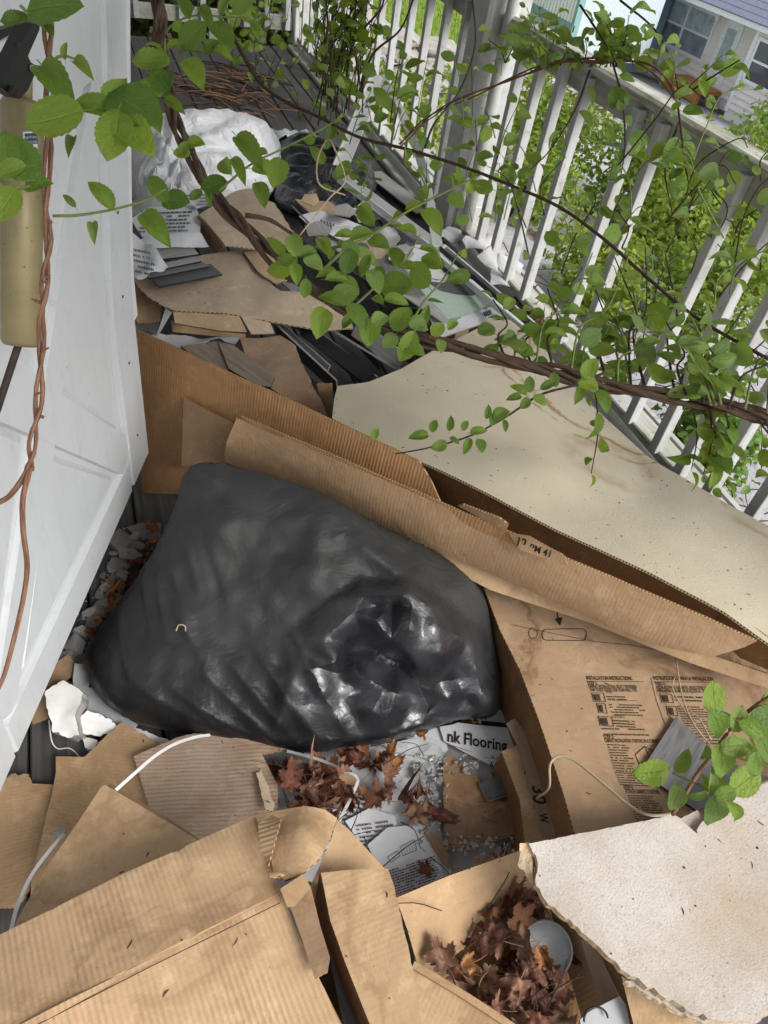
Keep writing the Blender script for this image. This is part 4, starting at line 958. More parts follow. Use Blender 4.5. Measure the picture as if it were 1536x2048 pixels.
def pillow(name, outline, mat, up, down, parent=None, res=.016, R=None, disp=None, seed=0, floor=.004, lump=.015, net=None):
    O = catmull([at(*q) for q in outline] + [at(*outline[0])], 6)[:-1]
    dens = []
    for i in range(len(O)):
        a, b = O[i], O[(i + 1) % len(O)]; k = max(1, int((b - a).length / res)); dens += [a.lerp(b, t / k) for t in range(k)]
    c, u, v, n = frame_of(dens); P2 = [Vector(((p - c).dot(u), (p - c).dot(v))) for p in dens]; H = np.array([(p - c).dot(n) for p in dens]); B = np.array([tuple(q) for q in P2]); poly = [tuple(q) for q in P2]; nb = len(P2)
    mn = B.min(0); mx = B.max(0); rng = random.Random(seed); inner = []
    for a in range(int((mx[0] - mn[0]) / res) + 2):
        for b in range(int((mx[1] - mn[1]) / res) + 2):
            x = mn[0] + (a + .5 * (b % 2)) * res; y = mn[1] + b * res
            if inpoly(x, y, poly) and ((B - (x, y)) ** 2).sum(1).min() > (.5 * res) ** 2: inner.append(Vector((x, y)))
    cons = []
    if net:                         # creases given in the picture become mesh edges
        k0 = nb + len(inner); nv_ = []
        for (px, py) in net[0]:
            p = atp(px, py, c, n); nv_.append(Vector(((p - c).dot(u), (p - c).dot(v))))
        ext = list(nv_); segs = []
        for a, b in net[1]:
            m_ = max(1, int((nv_[a] - nv_[b]).length / res)); ch = [a]
            for t in range(1, m_): ch.append(len(ext)); ext.append(nv_[a].lerp(nv_[b], t / m_))
            ch.append(b); segs += list(zip(ch, ch[1:]))
        E2 = np.array([tuple(q) for q in ext]); inner = [q for q in inner if ((E2 - (q.x, q.y)) ** 2).sum(1).min() > (.6 * res) ** 2]; k0 = nb + len(inner); inner += ext; cons = [(a + k0, b + k0) for a, b in segs]
        TA = np.array([[tuple(nv_[i]) for i in f] for f in net[2]]); TZ = np.array(net[3])
    ov, oe, of, _, _, _ = delaunay_2d_cdt(P2 + inner, cons, [list(range(nb))], 1, 1e-6)
    D = [math.sqrt(((B - (q.x, q.y)) ** 2).sum(1).min()) for q in ov]; R = R or max(D) * .95
    top = []; bot = []; uv = []; onb = {}
    for i, q in enumerate(ov):
        d2 = ((B - (q.x, q.y)) ** 2).sum(1) + 1e-10; w = 1 / d2 ** 1.2; h = float((w * H).sum() / w.sum()); s = min(1, D[i] / R); pr = math.sqrt(max(0, 1 - (1 - s) ** 2))
        p = c + u * q.x + v * q.y + n * h; t_ = p + n * up * pr
        t_ = t_ + n * (lump * pr * fbm(Vector((q.x * 6, q.y * 6, seed))))
        if disp: t_ = t_ + n * disp(q.x, q.y, p, pr)
        if net: t_ = t_ + n * tin(TA, TZ, q.x, q.y)
        b_ = p - n * down * pr; b_.z = max(b_.z, floor); t_.z = max(t_.z, floor + .002)
        top.append(t_); bot.append(b_); uv.append((q.x, q.y))
    m = len(ov); idx = list(range(m)); V = list(top); UV = list(uv); bi = {}
    for i in range(m):
        if D[i] < 1e-5: bi[i] = i
        else: bi[i] = len(V); V.append(bot[i]); UV.append(uv[i])
    F = []
    for f in of:
        f = list(f); ar = sum(ov[f[i]].x * ov[f[(i + 1) % len(f)]].y - ov[f[(i + 1) % len(f)]].x * ov[f[i]].y for i in range(len(f)))
        if ar < 0: f.reverse()
        F.append(tuple(f)); F.append(tuple(bi[i] for i in reversed(f)))
    return mk(name, V, F, mat, parent, UV, True)
UP = Vector((0, 0, 1))

# ---- far end: white bag, black bag, twig litter ---------------------------------
wb = thing('white_rubbish_bag', 'knotted white plastic rubbish bag behind the flattened cartons', 'rubbish bag', at(400, 380, 0))
def wbd(x, y, p, pr):
    px, py = project(p); d = math.hypot(px - 335, py - 355); a = math.atan2(py - 355, px - 335)
    return .03 * pr * math.sin(a * 9 + 2 * math.sin(a * 3)) * math.exp(-d / 130) * 1.5 + .022 * pr * crumple(x, y, 6.0, 3)
pillow('bag_body', [(238, 345, .02), (240, 285, .18), (300, 243, .30), (400, 233, .33), (480, 240, .28), (540, 275, .18), (565, 330, .06), (545, 385, .04), (470, 400, .05), (370, 410, .05), (280, 410, .02)], M['bag_white'], .16, .14, wb, .02, None, wbd, 4)
pts = []
for k in range(26):
    a = k / 26 * 2 * math.pi; pts.append((335 + (26 + 9 * math.sin(a * 5)) * math.cos(a), 345 + (34 + 10 * math.sin(a * 4 + 1)) * math.sin(a), .40 + .03 * math.sin(a * 7)))
sheet('gathered_neck', pts, M['bag_white'], None, wb, .003, .012, .05, 22, 5)
b2 = thing('black_rubbish_bag', 'slumped shiny black rubbish bag beside the white bag', 'rubbish bag', at(650, 340, 0))
pillow('bag_body', [(548, 300, .10), (590, 278, .14), (640, 285, .14), (700, 320, .10), (745, 345, .05), (748, 400, .02), (690, 410, .02), (620, 412, .03), (565, 395, .04), (548, 350, .06)], M['bag_shiny'], .11, .08, b2, .018, None, lambda x, y, p, pr: .03 * pr * crumple(x, y, 5.5, 8), 6)
pillow('bag_body', [(555, 355, .06), (640, 350, .10), (720, 372, .06), (742, 400, .02), (680, 425, .02), (600, 430, .03), (550, 400, .04)], M['bag_shiny'], .06, .05, b2, .018, None, lambda x, y, p, pr: .02 * pr * crumple(x, y, 6, 18), 16)
rng = random.Random(31)
tl = thing('twig_pile', 'heap of dead brown twigs and stems on the bare deck boards', 'twigs', at(520, 195, 0))
for i in range(70):
    px = rng.gauss(510, 55); py = rng.gauss(190, 22); p = at(px, py, rng.uniform(.004, .05)); a = rng.gauss(2.6, .6); L = rng.uniform(.12, .55)
    q = p + Vector((math.cos(a) * L, math.sin(a) * L * .6, rng.uniform(-.01, .03))); q.z = max(.004, q.z)
    if q.x > 1.6: continue
    tube('twig', [p, p.lerp(q, .5) + Vector((rng.uniform(-.03, .03), rng.uniform(-.03, .03), rng.uniform(0, .04))), q], (.006, .003), M['bark_red' if rng.random() < .6 else 'twig'], tl, 4, 3)
cs = thing('clear_plastic_sheet', 'strip of clear shiny plastic on the deck behind the black bag', 'plastic sheet', at(560, 265, 0))
M['clear'] = simple('milky_film', (0.55, 0.57, 0.57), 0.12, 0, 0.7, 0.3, 9, 0.6, 0.02)
sheet('film', [(485, 262, .02), (540, 258, .02), (615, 262, .02), (620, 272, .03), (560, 274, .03), (495, 276, .02)], M['clear'], None, cs, .001, .02, .06, 12, 2)

# ---- gap full of planks on edge ---------------------------------------------------
def plank(px0, py0, z0, px1, py1, z1, w, lean_, th, mat, edge, label, group=None, name='floor_plank', cat='plank'):
    """A vinyl plank as a bar from one end to the other, standing on edge or lying flat."""
    a = at(px0, py0, z0); b = at(px1, py1, z1); d = (b - a).normalized(); s = d.cross(UP).normalized(); n = s.cross(d)
    wd = (s * math.cos(lean_) + n * math.sin(lean_)); nn = d.cross(wd)
    if nn.dot(ORI - a) < 0: nn = -nn
    P = [a - wd * w / 2, b - wd * w / 2, b + wd * w / 2, a + wd * w / 2]
    o, _ = sheet(name, P, mat, edge, None, th, .2, 0, 1, 0, d, flat=True, smooth=False); tag(o, label, cat, group); return o
GAP = [(548, 640, 690, 765), (575, 640, 712, 750), (598, 655, 740, 770), (625, 650, 760, 748), (650, 650, 790, 745), (670, 640, 800, 730), (700, 645, 830, 735), (720, 640, 850, 730), (560, 665, 700, 775), (742, 640, 868, 720), (640, 665, 770, 762), (690, 655, 815, 742)]
rng = random.Random(8)
for i, (a, b, c, d) in enumerate(GAP):
    z = rng.uniform(.10, .2); lv = rng.choice((.9, 1.2, .6, 1.35)) * (1 if i % 3 else -1)
    m = ('vinyl_light', 'black_core', 'vinyl_dark', 'black_core', 'vinyl_light', 'black_core')[i % 6]
    a += rng.uniform(-22, 22); b += rng.uniform(-10, 12); c += rng.uniform(-45, 20); d += rng.uniform(-22, 14); plank(a, b, z + .03, c, d, z - .02, rng.choice((.05, .07, .09)), lv, .007, M[m], M['black_core' if i % 2 else 'vinyl_edge'], 'narrow floor plank on edge in the dark gap behind the cream sheet', 'planks jammed in the dark gap')
# long grey plank and the flooring carton behind it
plank(650, 468, .20, 905, 640, .16, .13, .15, .006, M['vinyl_light'], M['vinyl_edge'], 'long light grey floor plank lying beside the green flooring carton')
plank(600, 470, .14, 830, 615, .12, .05, .3, .006, M['vinyl'], M['vinyl_edge'], 'dark grey floor plank beside the long light grey plank')
plank(585, 415, .18, 640, 470, .20, .02, .9, .006, M['vinyl_dark'], M['vinyl_edge'], 'thin dark plank end beside the black bag')
fc = thing('flooring_carton', 'white and pale green printed flooring carton beside the aluminium frame', 'carton', at(900, 590, .0))
fo, ff = sheet('top_panel', [(795, 522, .16), (880, 497, .16), (945, 545, .16), (1012, 628, .155), (985, 640, .15), (880, 676, .15), (850, 620, .15)], M['paper'], M['edge_pale'], fc, .03, .03, 0, 1, 3)
def mark(name, pxs, z, mat, par, lift=.0015):
    P = [at(x, y, z) + UP * lift for x, y in pxs]; n = len(P); P2 = [Vector((p.x, p.y)) for p in P]
    ar = sum(P[i].x * P[(i + 1) % n].y - P[(i + 1) % n].x * P[i].y for i in range(n))
    return mk(name, P, [tuple(range(n)) if ar > 0 else tuple(reversed(range(n)))], M[mat], par)
mark('printed_panel', [(812, 540), (850, 560), (900, 580), (950, 590), (968, 592), (985, 610), (920, 634), (880, 645), (858, 618)], .161, 'print_green', fo)
mark('printed_swoosh', [(850, 562), (885, 566), (910, 555), (935, 548), (962, 585), (945, 592), (915, 590), (880, 582)], .162, 'print_grey', fo)
mark('printed_swoosh', [(822, 530), (868, 512), (905, 535), (912, 552), (880, 560), (850, 555), (830, 540)], .162, 'label', fo)
for k in range(3): mark('printed_frame', [(870 + k * 12, 530 + k * 7), (884 + k * 12, 526 + k * 7), (890 + k * 12, 535 + k * 7), (876 + k * 12, 539 + k * 7)], .163, 'print_grey', fo)
def ztext(s, a, b, z, mat, par, h=None, bold=False): return text(s, at(*a, z), at(*b, z), UP, M[mat], par, h, bold)
ztext('Rigid Core', (925, 622), (970, 608), .158, 'print', fo, .020, True); ztext('Vinyl Plank Flooring', (928, 630), (985, 612), .158, 'print', fo, .016, True)
for k in range(5): mark('barcode_bar', [(966 + k * 3, 625 - k), (968 + k * 3, 624 - k), (972 + k * 3, 633 - k), (970 + k * 3, 634 - k)], .158, 'print', fo)
# loose carton panels and sheets round it
for i, (q, m, lab) in enumerate((([(598, 432, .16), (640, 420, .17), (722, 448, .17), (772, 492, .165), (700, 486, .16), (640, 470, .16)], 'paper', 'white carton panel with dark green print behind the vine'),
                                ([(700, 470, .18), (760, 478, .18), (820, 520, .175), (800, 548, .17), (740, 510, .175)], 'pale', 'pale carton strip left of the flooring carton'),
                                ([(560, 560, .20), (612, 575, .20), (660, 620, .19), (600, 600, .19)], 'vinyl_light', 'short grey plank under the pale carton edge'),
                                ([(590, 395, .12), (660, 405, .13), (700, 432, .13), (620, 425, .12)], 'pale_rib', 'brown carton edge behind the white carton panel'),
                                ([(745, 520, .19), (790, 515, .19), (850, 590, .185), (812, 590, .18)], 'vinyl', 'dark grey plank across the flooring carton corner'))):
    o, _ = sheet('loose_cardboard' if 'carton' in lab else 'floor_plank', q, M[m], M['edge_pale'], None, .005, .03, .01, 6, i + 50); tag(o, lab, 'carton' if 'carton' in lab else 'plank')
    if i == 0:
        for k in range(5): mark('printed_mark', [(640 + k * 6, 440 + k * 2), (644 + k * 6, 439 + k * 2), (647 + k * 6, 452 + k * 2), (642 + k * 6, 452 + k * 2)], .178, 'print_darkgreen', o)
rng = random.Random(202)
for i in range(16):
    x, y = rng.uniform(575, 880), rng.uniform(395, 560)
    if y - 395 > (x - 560) * .95 or y < 395 + (x - 640) * .28: continue
    s_ = rng.uniform(22, 46); a0 = rng.uniform(0, 6.28); kind_ = i % 4
    P = [(x + s_ * math.cos(a0 + a) * rng.uniform(.7, 1), y + s_ * .6 * math.sin(a0 + a) * rng.uniform(.7, 1), .20 + .02 * rng.random(), .001 if kind_ == 1 else 0) for a in (0, 1.2, 2.6, 3.6, 5.0)]
    o, _ = sheet(('floor_plank', 'paper_sheet', 'loose_cardboard', 'plank_sample')[kind_], P, M[('vinyl_light', 'paper', 'pale_rib', 'vinyl_dark')[kind_]], M['edge_pale'], None, .004, .03, .008, 7, i + 70)
    tag(o, ('short light grey plank piece', 'torn white printed sheet', 'small piece of pale cardboard', 'small dark plank piece')[kind_] + ' in the jumble between the black bag and the flooring carton', ('plank', 'paper', 'cardboard', 'plank')[kind_], 'loose pieces beside the flooring carton')
# aluminium window frame leaning at the post, and the white screen track
af = thing('aluminium_frame', 'bent three sided aluminium window frame leaning against the railing', 'window frame', at(675, 350, .1))
A_ = at(757, 152, .52); B_ = at(676, 350, .13); C_ = at(880, 503, .17); D_ = at(835, 300, .33)
for (p, q, w) in ((A_, B_, .075), (B_, C_, .07)):
    mb = MB(); mb.bar(p, q, w, .014, (-.35, -.7, .6), .002); mb.build('frame_bar', M['white_metal'], af)
    mb = MB(); s = (q - p).normalized().cross(Vector((.3, -.4, .8))).normalized(); mb.bar(p + s * (w / 2 + .006) , q + s * (w / 2 + .006), .010, .026, (.3, -.4, .8), .001); mb.build('frame_lip', M['white_metal'], af)
pp = catmull([A_ + Vector((.02, 0, 0)), D_, C_ + Vector((0, .03, .0))], 8)
ribbon('frame_bar', [A_ + Vector((.02, 0, 0)), D_, C_ + Vector((0, .03, .01))], .045, .012, M['white_metal'], af, (-.45, -.75, .5))
tk = thing('screen_track', 'straight white metal screen track running along the flooring carton', 'metal track', at(980, 600, .2))
mb = MB(); mb.bar(at(700, 365, .10), at(1088, 692, .24), .018, .028, (0, 0, 1), .002); mb.build('channel', M['white_metal'], tk)
mb = MB(); mb.bar(at(880, 497, .18), at(1105, 690, .235), .010, .02, (0, 0, 1), .001); mb.build('gasket', M['rubber'], tk)
mb = MB(); mb.bar(at(888, 492, .18), at(1118, 692, .235), .010, .018, (0, 0, 1), .001); mb.build('outer_channel', M['alu'], tk)
# long white strips further back
tag(MB().bar(at(640, 345, .05), at(820, 455, .06), .05, .012, (0, 0, 1), .002).build('trim_strip', M['vinyl_light']), 'grey trim strip on the deck below the aluminium frame', 'trim strip')
tag(MB().bar(at(745, 345, .03), at(850, 425, .03), .12, .010, (0, 0, 1), .002).build('trim_board', M['vinyl_light']), 'pale board lying on the deck beyond the aluminium frame', 'board')
# scraps by the post foot
rng = random.Random(77)
for i, (x, y, s) in enumerate(((955, 485, 40), (985, 520, 45), (1010, 545, 55), (905, 470, 30), (770, 470, 50), (735, 425, 45), (820, 505, 35))):
    lab = ['white scrap at the foot of the newel post', 'folded white scrap right of the newel post', 'bent grey printed sheet standing beside the bottom rail', 'small pale scrap left of the newel post', 'white plastic scrap left of the flooring carton', 'grey scrap under the aluminium frame', 'torn white scrap above the flooring carton'][i]
    P = [(x + s * math.cos(a + .3) * rng.uniform(.5, 1), y + s * .7 * math.sin(a + .3) * rng.uniform(.5, 1), .08 + .10 * rng.random(), .002) for a in [k * 2 * math.pi / 6 for k in range(6)]]
    o, _ = sheet('scrap', P, M['paper_grey'], None, None, .003, .02, .02, 5, i); tag(o, lab, 'scrap')

# ---- flattened cartons in the middle ---------------------------------------------
def ctn(name, label, cat='carton', group=None, loc=(0, 0, 0)): return thing(name, label, cat, loc, group)
t = ctn('flattened_carton', 'pale flattened carton under the grey plank samples', loc=at(430, 570, .2))
sheet('panel', [(252, 540, .26), (300, 530, .27), (415, 508, .28), (484, 500, .28), (523, 545, .28), (560, 583, .28), (640, 592, .27), (700, 630, .25), (706, 656, .24), (640, 662, .24), (545, 642, .26), (480, 630, .27), (345, 622, .27, .003), (318, 606, .27, .004), (285, 580, .26, .004)], M['pale'], M['edge_pale'], t, .005, .03, .012, 5, 3, ((260, 560), (480, 515)))
sheet('flap', [(346, 624, .268), (478, 630, .268), (494, 664, .235), (440, 661, .235), (385, 652, .235), (350, 646, .24)], M['pale_rib'], M['edge_pale'], t, .005, .03, .006, 8, 4)
sheet('flap', [(342, 640, .22), (352, 648, .228), (440, 663, .225), (492, 668, .22), (490, 678, .205), (345, 664, .20)], M['tan_smooth'], M['edge_pale'], t, .005, .03, .004, 8, 5)
sheet('flap', [(481, 631, .268), (536, 634, .262), (549, 667, .232), (503, 668, .236)], M['pale'], M['edge_pale'], t, .005, .03, .004, 8, 6)
t = ctn('flattened_carton', 'brown carton flap tucked under the pale flattened carton beside the door', loc=at(290, 610, .2))
sheet('panel', [(255, 552, .21), (300, 575, .22), (322, 606, .22), (320, 640, .20), (275, 644, .20), (262, 630, .20)], M['tan_smooth'], M['edge_pale'], t, .005, .03, .006, 5, 7)
t = ctn('small_carton', 'half crushed grey brown carton behind the papers', loc=at(450, 440, .2))
sheet('top', [(398, 428, .36), (467, 385, .37), (507, 388, .36), (545, 470, .34), (525, 499, .32), (450, 491, .34)], M['pale'], M['edge_pale'], t, .005, .03, .012, 6, 8)
sheet('side', [(397, 430, .357), (449, 493, .337), (431, 508, .25), (389, 448, .26)], M['worn_brown'], M['edge_pale'], t, .005, .03, .006, 6, 9)
t = ctn('flattened_carton', 'pale carton behind the twisted vine, next to the black bag', loc=at(540, 430, .2))
sheet('panel', [(468, 382, .30), (512, 377, .30, .004), (548, 402, .29, .003), (602, 482, .26), (570, 490, .26), (500, 470, .28)], M['pale'], M['edge_pale'], t, .005, .03, .02, 6, 10)
t = ctn('carton_flap', 'rounded pale carton flap under the twisted vine', loc=at(540, 530, .2))
sheet('panel', [(488, 502, .30), (535, 494, .30), (577, 538, .285), (574, 560, .28), (552, 569, .28, .002), (515, 545, .29)], M['pale_rib'], M['edge_pale'], t, .005, .03, .008, 6, 11)
t = ctn('carton_flap', 'worn brown carton flap below the pale flattened carton', loc=at(560, 740, .2))
sheet('panel', [(480, 678, .25), (560, 668, .25), (592, 690, .25, .002), (602, 722, .25, .002), (637, 792, .25), (655, 838, .24), (585, 805, .24), (545, 778, .25), (500, 740, .25)], M['worn_brown'], M['edge'], t, .005, .03, .014, 7, 12)
sheet('flap', [(633, 768, .27, .002), (664, 766, .28), (666, 815, .21), (658, 846, .16), (640, 800, .22)], M['brown_light'], M['edge'], t, .004, .02, .006, 7, 13)
for (q, lab, m) in (([(362, 692, .24), (436, 682, .25), (462, 738, .25), (430, 752, .24)], 'dusty brown plank behind the long brown carton, left one', 'vinyl_brown'),
                    ([(436, 683, .256), (468, 690, .26), (549, 754, .26), (541, 774, .26), (515, 770, .26), (458, 738, .256)], 'dark edged brown plank behind the long brown carton, right one', 'vinyl_brown')):
    o, _ = sheet('floor_plank', q, M[m], M['black_core'], None, .007, .05, 0, 1, 0, ((436, 683), (545, 765))); tag(o, lab, 'plank')
o, _ = sheet('paper_sheet', [(296, 668, .215), (345, 668, .215), (420, 672, .21), (485, 672, .21), (470, 690, .205), (440, 672, .23), (390, 690, .215), (345, 700, .205), (310, 690, .20)], M['paper_grey'], None, None, .001, .02, .03, 8, 4); tag(o, 'creased grey printed sheet below the carton flap', 'paper')
o, _ = sheet('floor_plank', [(331, 617, .285), (343, 624, .28), (322, 660, .225), (313, 672, .215)], M['vinyl_light'], M['vinyl_edge'], None, .006, .05); tag(o, 'short grey plank end sticking out below the pale carton', 'plank')
o, _ = sheet('floor_plank', [(262, 642, .19), (318, 645, .19), (320, 668, .185), (266, 662, .185)], M['vinyl'], M['vinyl_edge'], None, .006, .05); tag(o, 'grey plank beside the door edge under the brown flap', 'plank')
# grey sample planks
for i, (q, m, lab) in enumerate((([(300, 552, .296), (421, 527, .298), (444, 548, .296), (318, 573, .294)], 'vinyl_dark', 'largest and darkest grey plank sample, nearest of the stack'),
                                ([(292, 546, .304), (402, 522, .306), (420, 532, .305), (298, 556, .303)], 'vinyl', 'mid grey plank sample above the darkest one'),
                                ([(316, 530, .312), (395, 510, .314), (402, 522, .313), (325, 538, .311)], 'vinyl_light', 'narrow light grey plank sample'),
                                ([(305, 498, .320), (383, 492, .322), (398, 508, .321), (325, 518, .319)], 'vinyl_light', 'light grey plank sample under the white papers'))):
    o, _ = sheet('plank_sample', q, M[m], M['black_core'], None, .006, .05, 0, 1, 0, ((300, 552), (421, 527)), flat=True, smooth=False); tag(o, lab, 'plank', 'grey plank samples on the pale carton')
# papers
def paper(q, lab, lines=None, z=.3, warp=.02, seed=0, mat='paper', grp=None, wsc=9):
    o, fr = sheet('paper_sheet', q, M[mat], None, None, .0012, .018, warp, wsc, seed); tag(o, lab, 'paper', grp)
    return o, fr
def word_rows(par, o0, o1, dn, rows, seed, z, mat='print_grey', fill=.8, h=.45, f=None):
    """Rows of small printed words: o0->o1 first baseline, dn = last row start, all on the plane at height z."""
    rng = random.Random(seed); V = []; F = []
    for r in range(rows):
        k = r / max(1, rows - 1); ax_, ay = o0[0] + (dn[0] - o0[0]) * k, o0[1] + (dn[1] - o0[1]) * k; bx, by = ax_ + o1[0] - o0[0], ay + o1[1] - o0[1]
        hx, hy = (dn[0] - o0[0]) / max(1, rows - 1) * h, (dn[1] - o0[1]) / max(1, rows - 1) * h; x = 0.0; end = rng.uniform(.75, 1.0) * fill / .8
        while x < min(1, end):
            w = rng.uniform(.03, .10)
            if rng.random() < .92:
                x2 = min(1, x + w); kk = len(V)
                for (tx, ty) in ((x, 0), (x2, 0), (x2, 1), (x, 1)):
                    px, py = ax_ + (bx - ax_) * tx + hx * ty, ay + (by - ay) * tx + hy * ty; p = at(px, py, z)
                    V.append(f(p) if f else p)
                F.append((kk, kk + 1, kk + 2, kk + 3))
            x += w + rng.uniform(.012, .02)
    if V:
        a, b, c = V[0], V[1], V[2]
        if (b - a).cross(c - a).z < 0: F = [tuple(reversed(q)) for q in F]
        return mk('printed_text', V, F, M[mat], par)
p, _ = paper([(262, 438, .325), (300, 412, .33), (392, 414, .335), (402, 440, .33), (400, 468, .325), (285, 474, .325)], 'printed white sheets behind the pale green leaflet', seed=2, warp=.006)
word_rows(p, (285, 425), (385, 422), (278, 462), 6, 3, .335, fill=.9)
p, _ = paper([(272, 480, .335), (300, 466, .34), (402, 467, .34), (418, 492, .33), (340, 496, .33), (275, 497, .33)], 'pale blue green leaflet on the papers', seed=3, warp=.01, mat='paper')
p, _ = paper([(245, 475, .34), (265, 470, .35), (310, 498, .34), (336, 530, .33), (328, 540, .325), (275, 552, .325), (247, 535, .33)], 'crumpled printed receipt beside the door edge', seed=5, warp=.035)
word_rows(p, (258, 495), (305, 505), (270, 540), 5, 9, .352, fill=.8)
p, _ = paper([(355, 386, .36), (425, 382, .36), (438, 402, .355), (393, 416, .355)], 'white printed card behind the small carton', seed=6, warp=.004)
word_rows(p, (370, 390), (420, 388), (392, 408), 4, 4, .364)
o, _ = sheet('grey_sheet', [(240, 405, .22), (300, 395, .24), (345, 400, .24), (300, 425, .23), (242, 440, .22)], M['paper_grey'], None, None, .003, .03, .03, 6, 3); tag(o, 'grey plastic sheet below the white bag', 'plastic sheet')

# ---- the long brown carton ----------------------------------------------------------
lc = thing('long_carton', 'long open brown carton lying across the pile behind the black bag', 'carton', at(800, 1000, .1))
UDL = ((268, 660), (840, 925))
def ply(p, q, r_, s_): return [p, q, r_, s_]
sheet('inner_panel', [(266, 657, .50), (380, 708, .50), (470, 750, .50), (660, 838, .50), (838, 922, .50), (862, 962, .46), (884, 1014, .40), (700, 1010, .30), (520, 1000, .16), (380, 990, .08), (286, 985, .03), (284, 940, .06), (276, 800, .28)], M['brown'], M['edge'], lc, .005, .03, .006, 4, 21, UDL)
sheet('patch', [(372, 793, .385), (430, 826, .395), (470, 845, .40), (455, 930, .26), (368, 930, .22)], M['worn_brown'], M['edge'], lc, .004, .03, .003, 4, 25, UDL, disp=lambda x, y, p: .008)
def fold_curve(x, y, p): return 0.0
FB = [(474, 836, .455), (600, 888, .465), (760, 957, .47), (900, 1016, .47), (1070, 1090, .465), (1240, 1162, .455), (1400, 1230, .445), (1514, 1279, .435), (1490, 1288, .41), (1425, 1306, .37), (1340, 1290, .35), (1210, 1242, .34), (1060, 1176, .33), (900, 1110, .325), (740, 1040, .315), (600, 980, .31), (449, 924, .30), (458, 880, .39)]
sheet('front_flap', FB, M['brown_light'], M['edge'], lc, .005, .025, .004, 4, 22, ((474, 836), (1514, 1279)), disp=lambda x, y, p: .012 * math.sin(min(1, max(0, (p.z - .30) / .16)) * math.pi))
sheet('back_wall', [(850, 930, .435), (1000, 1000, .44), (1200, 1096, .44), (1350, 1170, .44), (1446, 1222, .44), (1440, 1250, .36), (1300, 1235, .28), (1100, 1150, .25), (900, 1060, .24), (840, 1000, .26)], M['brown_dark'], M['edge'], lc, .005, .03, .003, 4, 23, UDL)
sheet('inner_flap', [(480, 832, .47), (640, 900, .475), (860, 995, .478), (1000, 1055, .476), (1130, 1112, .474), (1100, 1118, .45), (860, 1020, .44), (560, 890, .43)], M['brown'], M['edge'], lc, .004, .03, .003, 4, 26, UDL)
sheet('tab', [(916, 1012, .478), (926, 1009, .50), (998, 1036, .51), (1017, 1050, .50), (1010, 1064, .476)], M['brown_light'], M['edge'], lc, .004, .02)
tb, tf = sheet('tab', [(1018, 1066, .479), (1058, 1072, .50), (1122, 1108, .50, .003), (1142, 1136, .478), (1040, 1100, .470)], M['brown_light'], M['edge'], lc, .004, .02)
for (s, a, b, hh) in (('12', (1030, 1091), (1052, 1097), .022), ('PM 41', (1058, 1100), (1100, 1114), .016)): text(s, atp(*a, tf[0], tf[3]), atp(*b, tf[0], tf[3]), tf[3], M['print'], tb, hh, True, lift=.003)
sheet('lower_flap', [(808, 1074, .33), (860, 1095, .325), (1000, 1140, .32), (1160, 1202, .315), (1330, 1278, .315), (1548, 1352, .315), (1548, 1380, .285), (1380, 1326, .28), (1180, 1245, .278), (980, 1180, .275), (900, 1140, .28)], M['tan_smooth'], M['edge'], lc, .005, .03, .003, 4, 27, ((808, 1074), (1536, 1350)))
sheet('end_panel', [(1446, 1225, .43), (1475, 1236, .44), (1560, 1292, .43), (1560, 1350, .31), (1480, 1316, .31), (1420, 1260, .33)], M['brown_dark'], M['edge'], lc, .005, .03)
sheet('bottom_panel', [(840, 1010, .20), (1430, 1235, .20), (1530, 1330, .20), (960, 1160, .20)], M['brown_dark'], M['edge'], lc, .005, .05)
# logo marks on the patch, partly behind the flap
_n = (at(372, 793, .385) - at(368, 930, .22)).cross(at(470, 845, .40) - at(372, 793, .385)).normalized()
if _n.dot(ORI - at(400, 860, .3)) < 0: _n = -_n
for q in ([(455, 846), (467, 843), (468, 850), (461, 866), (453, 864)], [(434, 890), (449, 893), (448, 897), (438, 895), (436, 914), (447, 917), (446, 921), (431, 917)]):
    P = [atp(x, y, at(420, 860, .31) + _n * .016, _n) for x, y in q]; mk('printed_mark', P, [tuple(reversed(range(len(P))))], M['print'], lc)
# cream sheet
cr = thing('cream_sheet', 'sagging cream pebbled sheet with rusty water stains behind the long carton', 'sheet', at(1100, 850, .2))
CR = [(664, 838, .425), (668, 800, .41), (675, 772, .38), (740, 762, .33), (800, 738, .29), (860, 706, .27), (930, 668, .25), (985, 640, .24), (1020, 640, .24), (1085, 690, .25), (1150, 775, .25), (1210, 828, .25), (1300, 900, .27), (1400, 975, .30), (1460, 1012, .32), (1560, 1068, .35), (1700, 1150, .38), (1700, 1380, .43), (1560, 1300, .435), (1446, 1224, .45), (1300, 1146, .45), (1100, 1050, .45), (950, 980, .45), (840, 926, .445), (740, 876, .44)]
def crd(x, y, p):
    px, py = project(p); return -.035 * math.exp(-((px - 1210) / 130) ** 2 - ((py - 930) / 95) ** 2) + .02 * math.exp(-((px - 1080) / 200) ** 2 - ((py - 940) / 50) ** 2) - .012 * math.exp(-((px - 1300) / 50) ** 2 - ((py - 960) / 60) ** 2)
sheet('sheet', CR, M['cream'], M['edge_pale'], cr, .006, .025, .006, 3, 31, ((664, 838), (1536, 1285)), disp=crd)

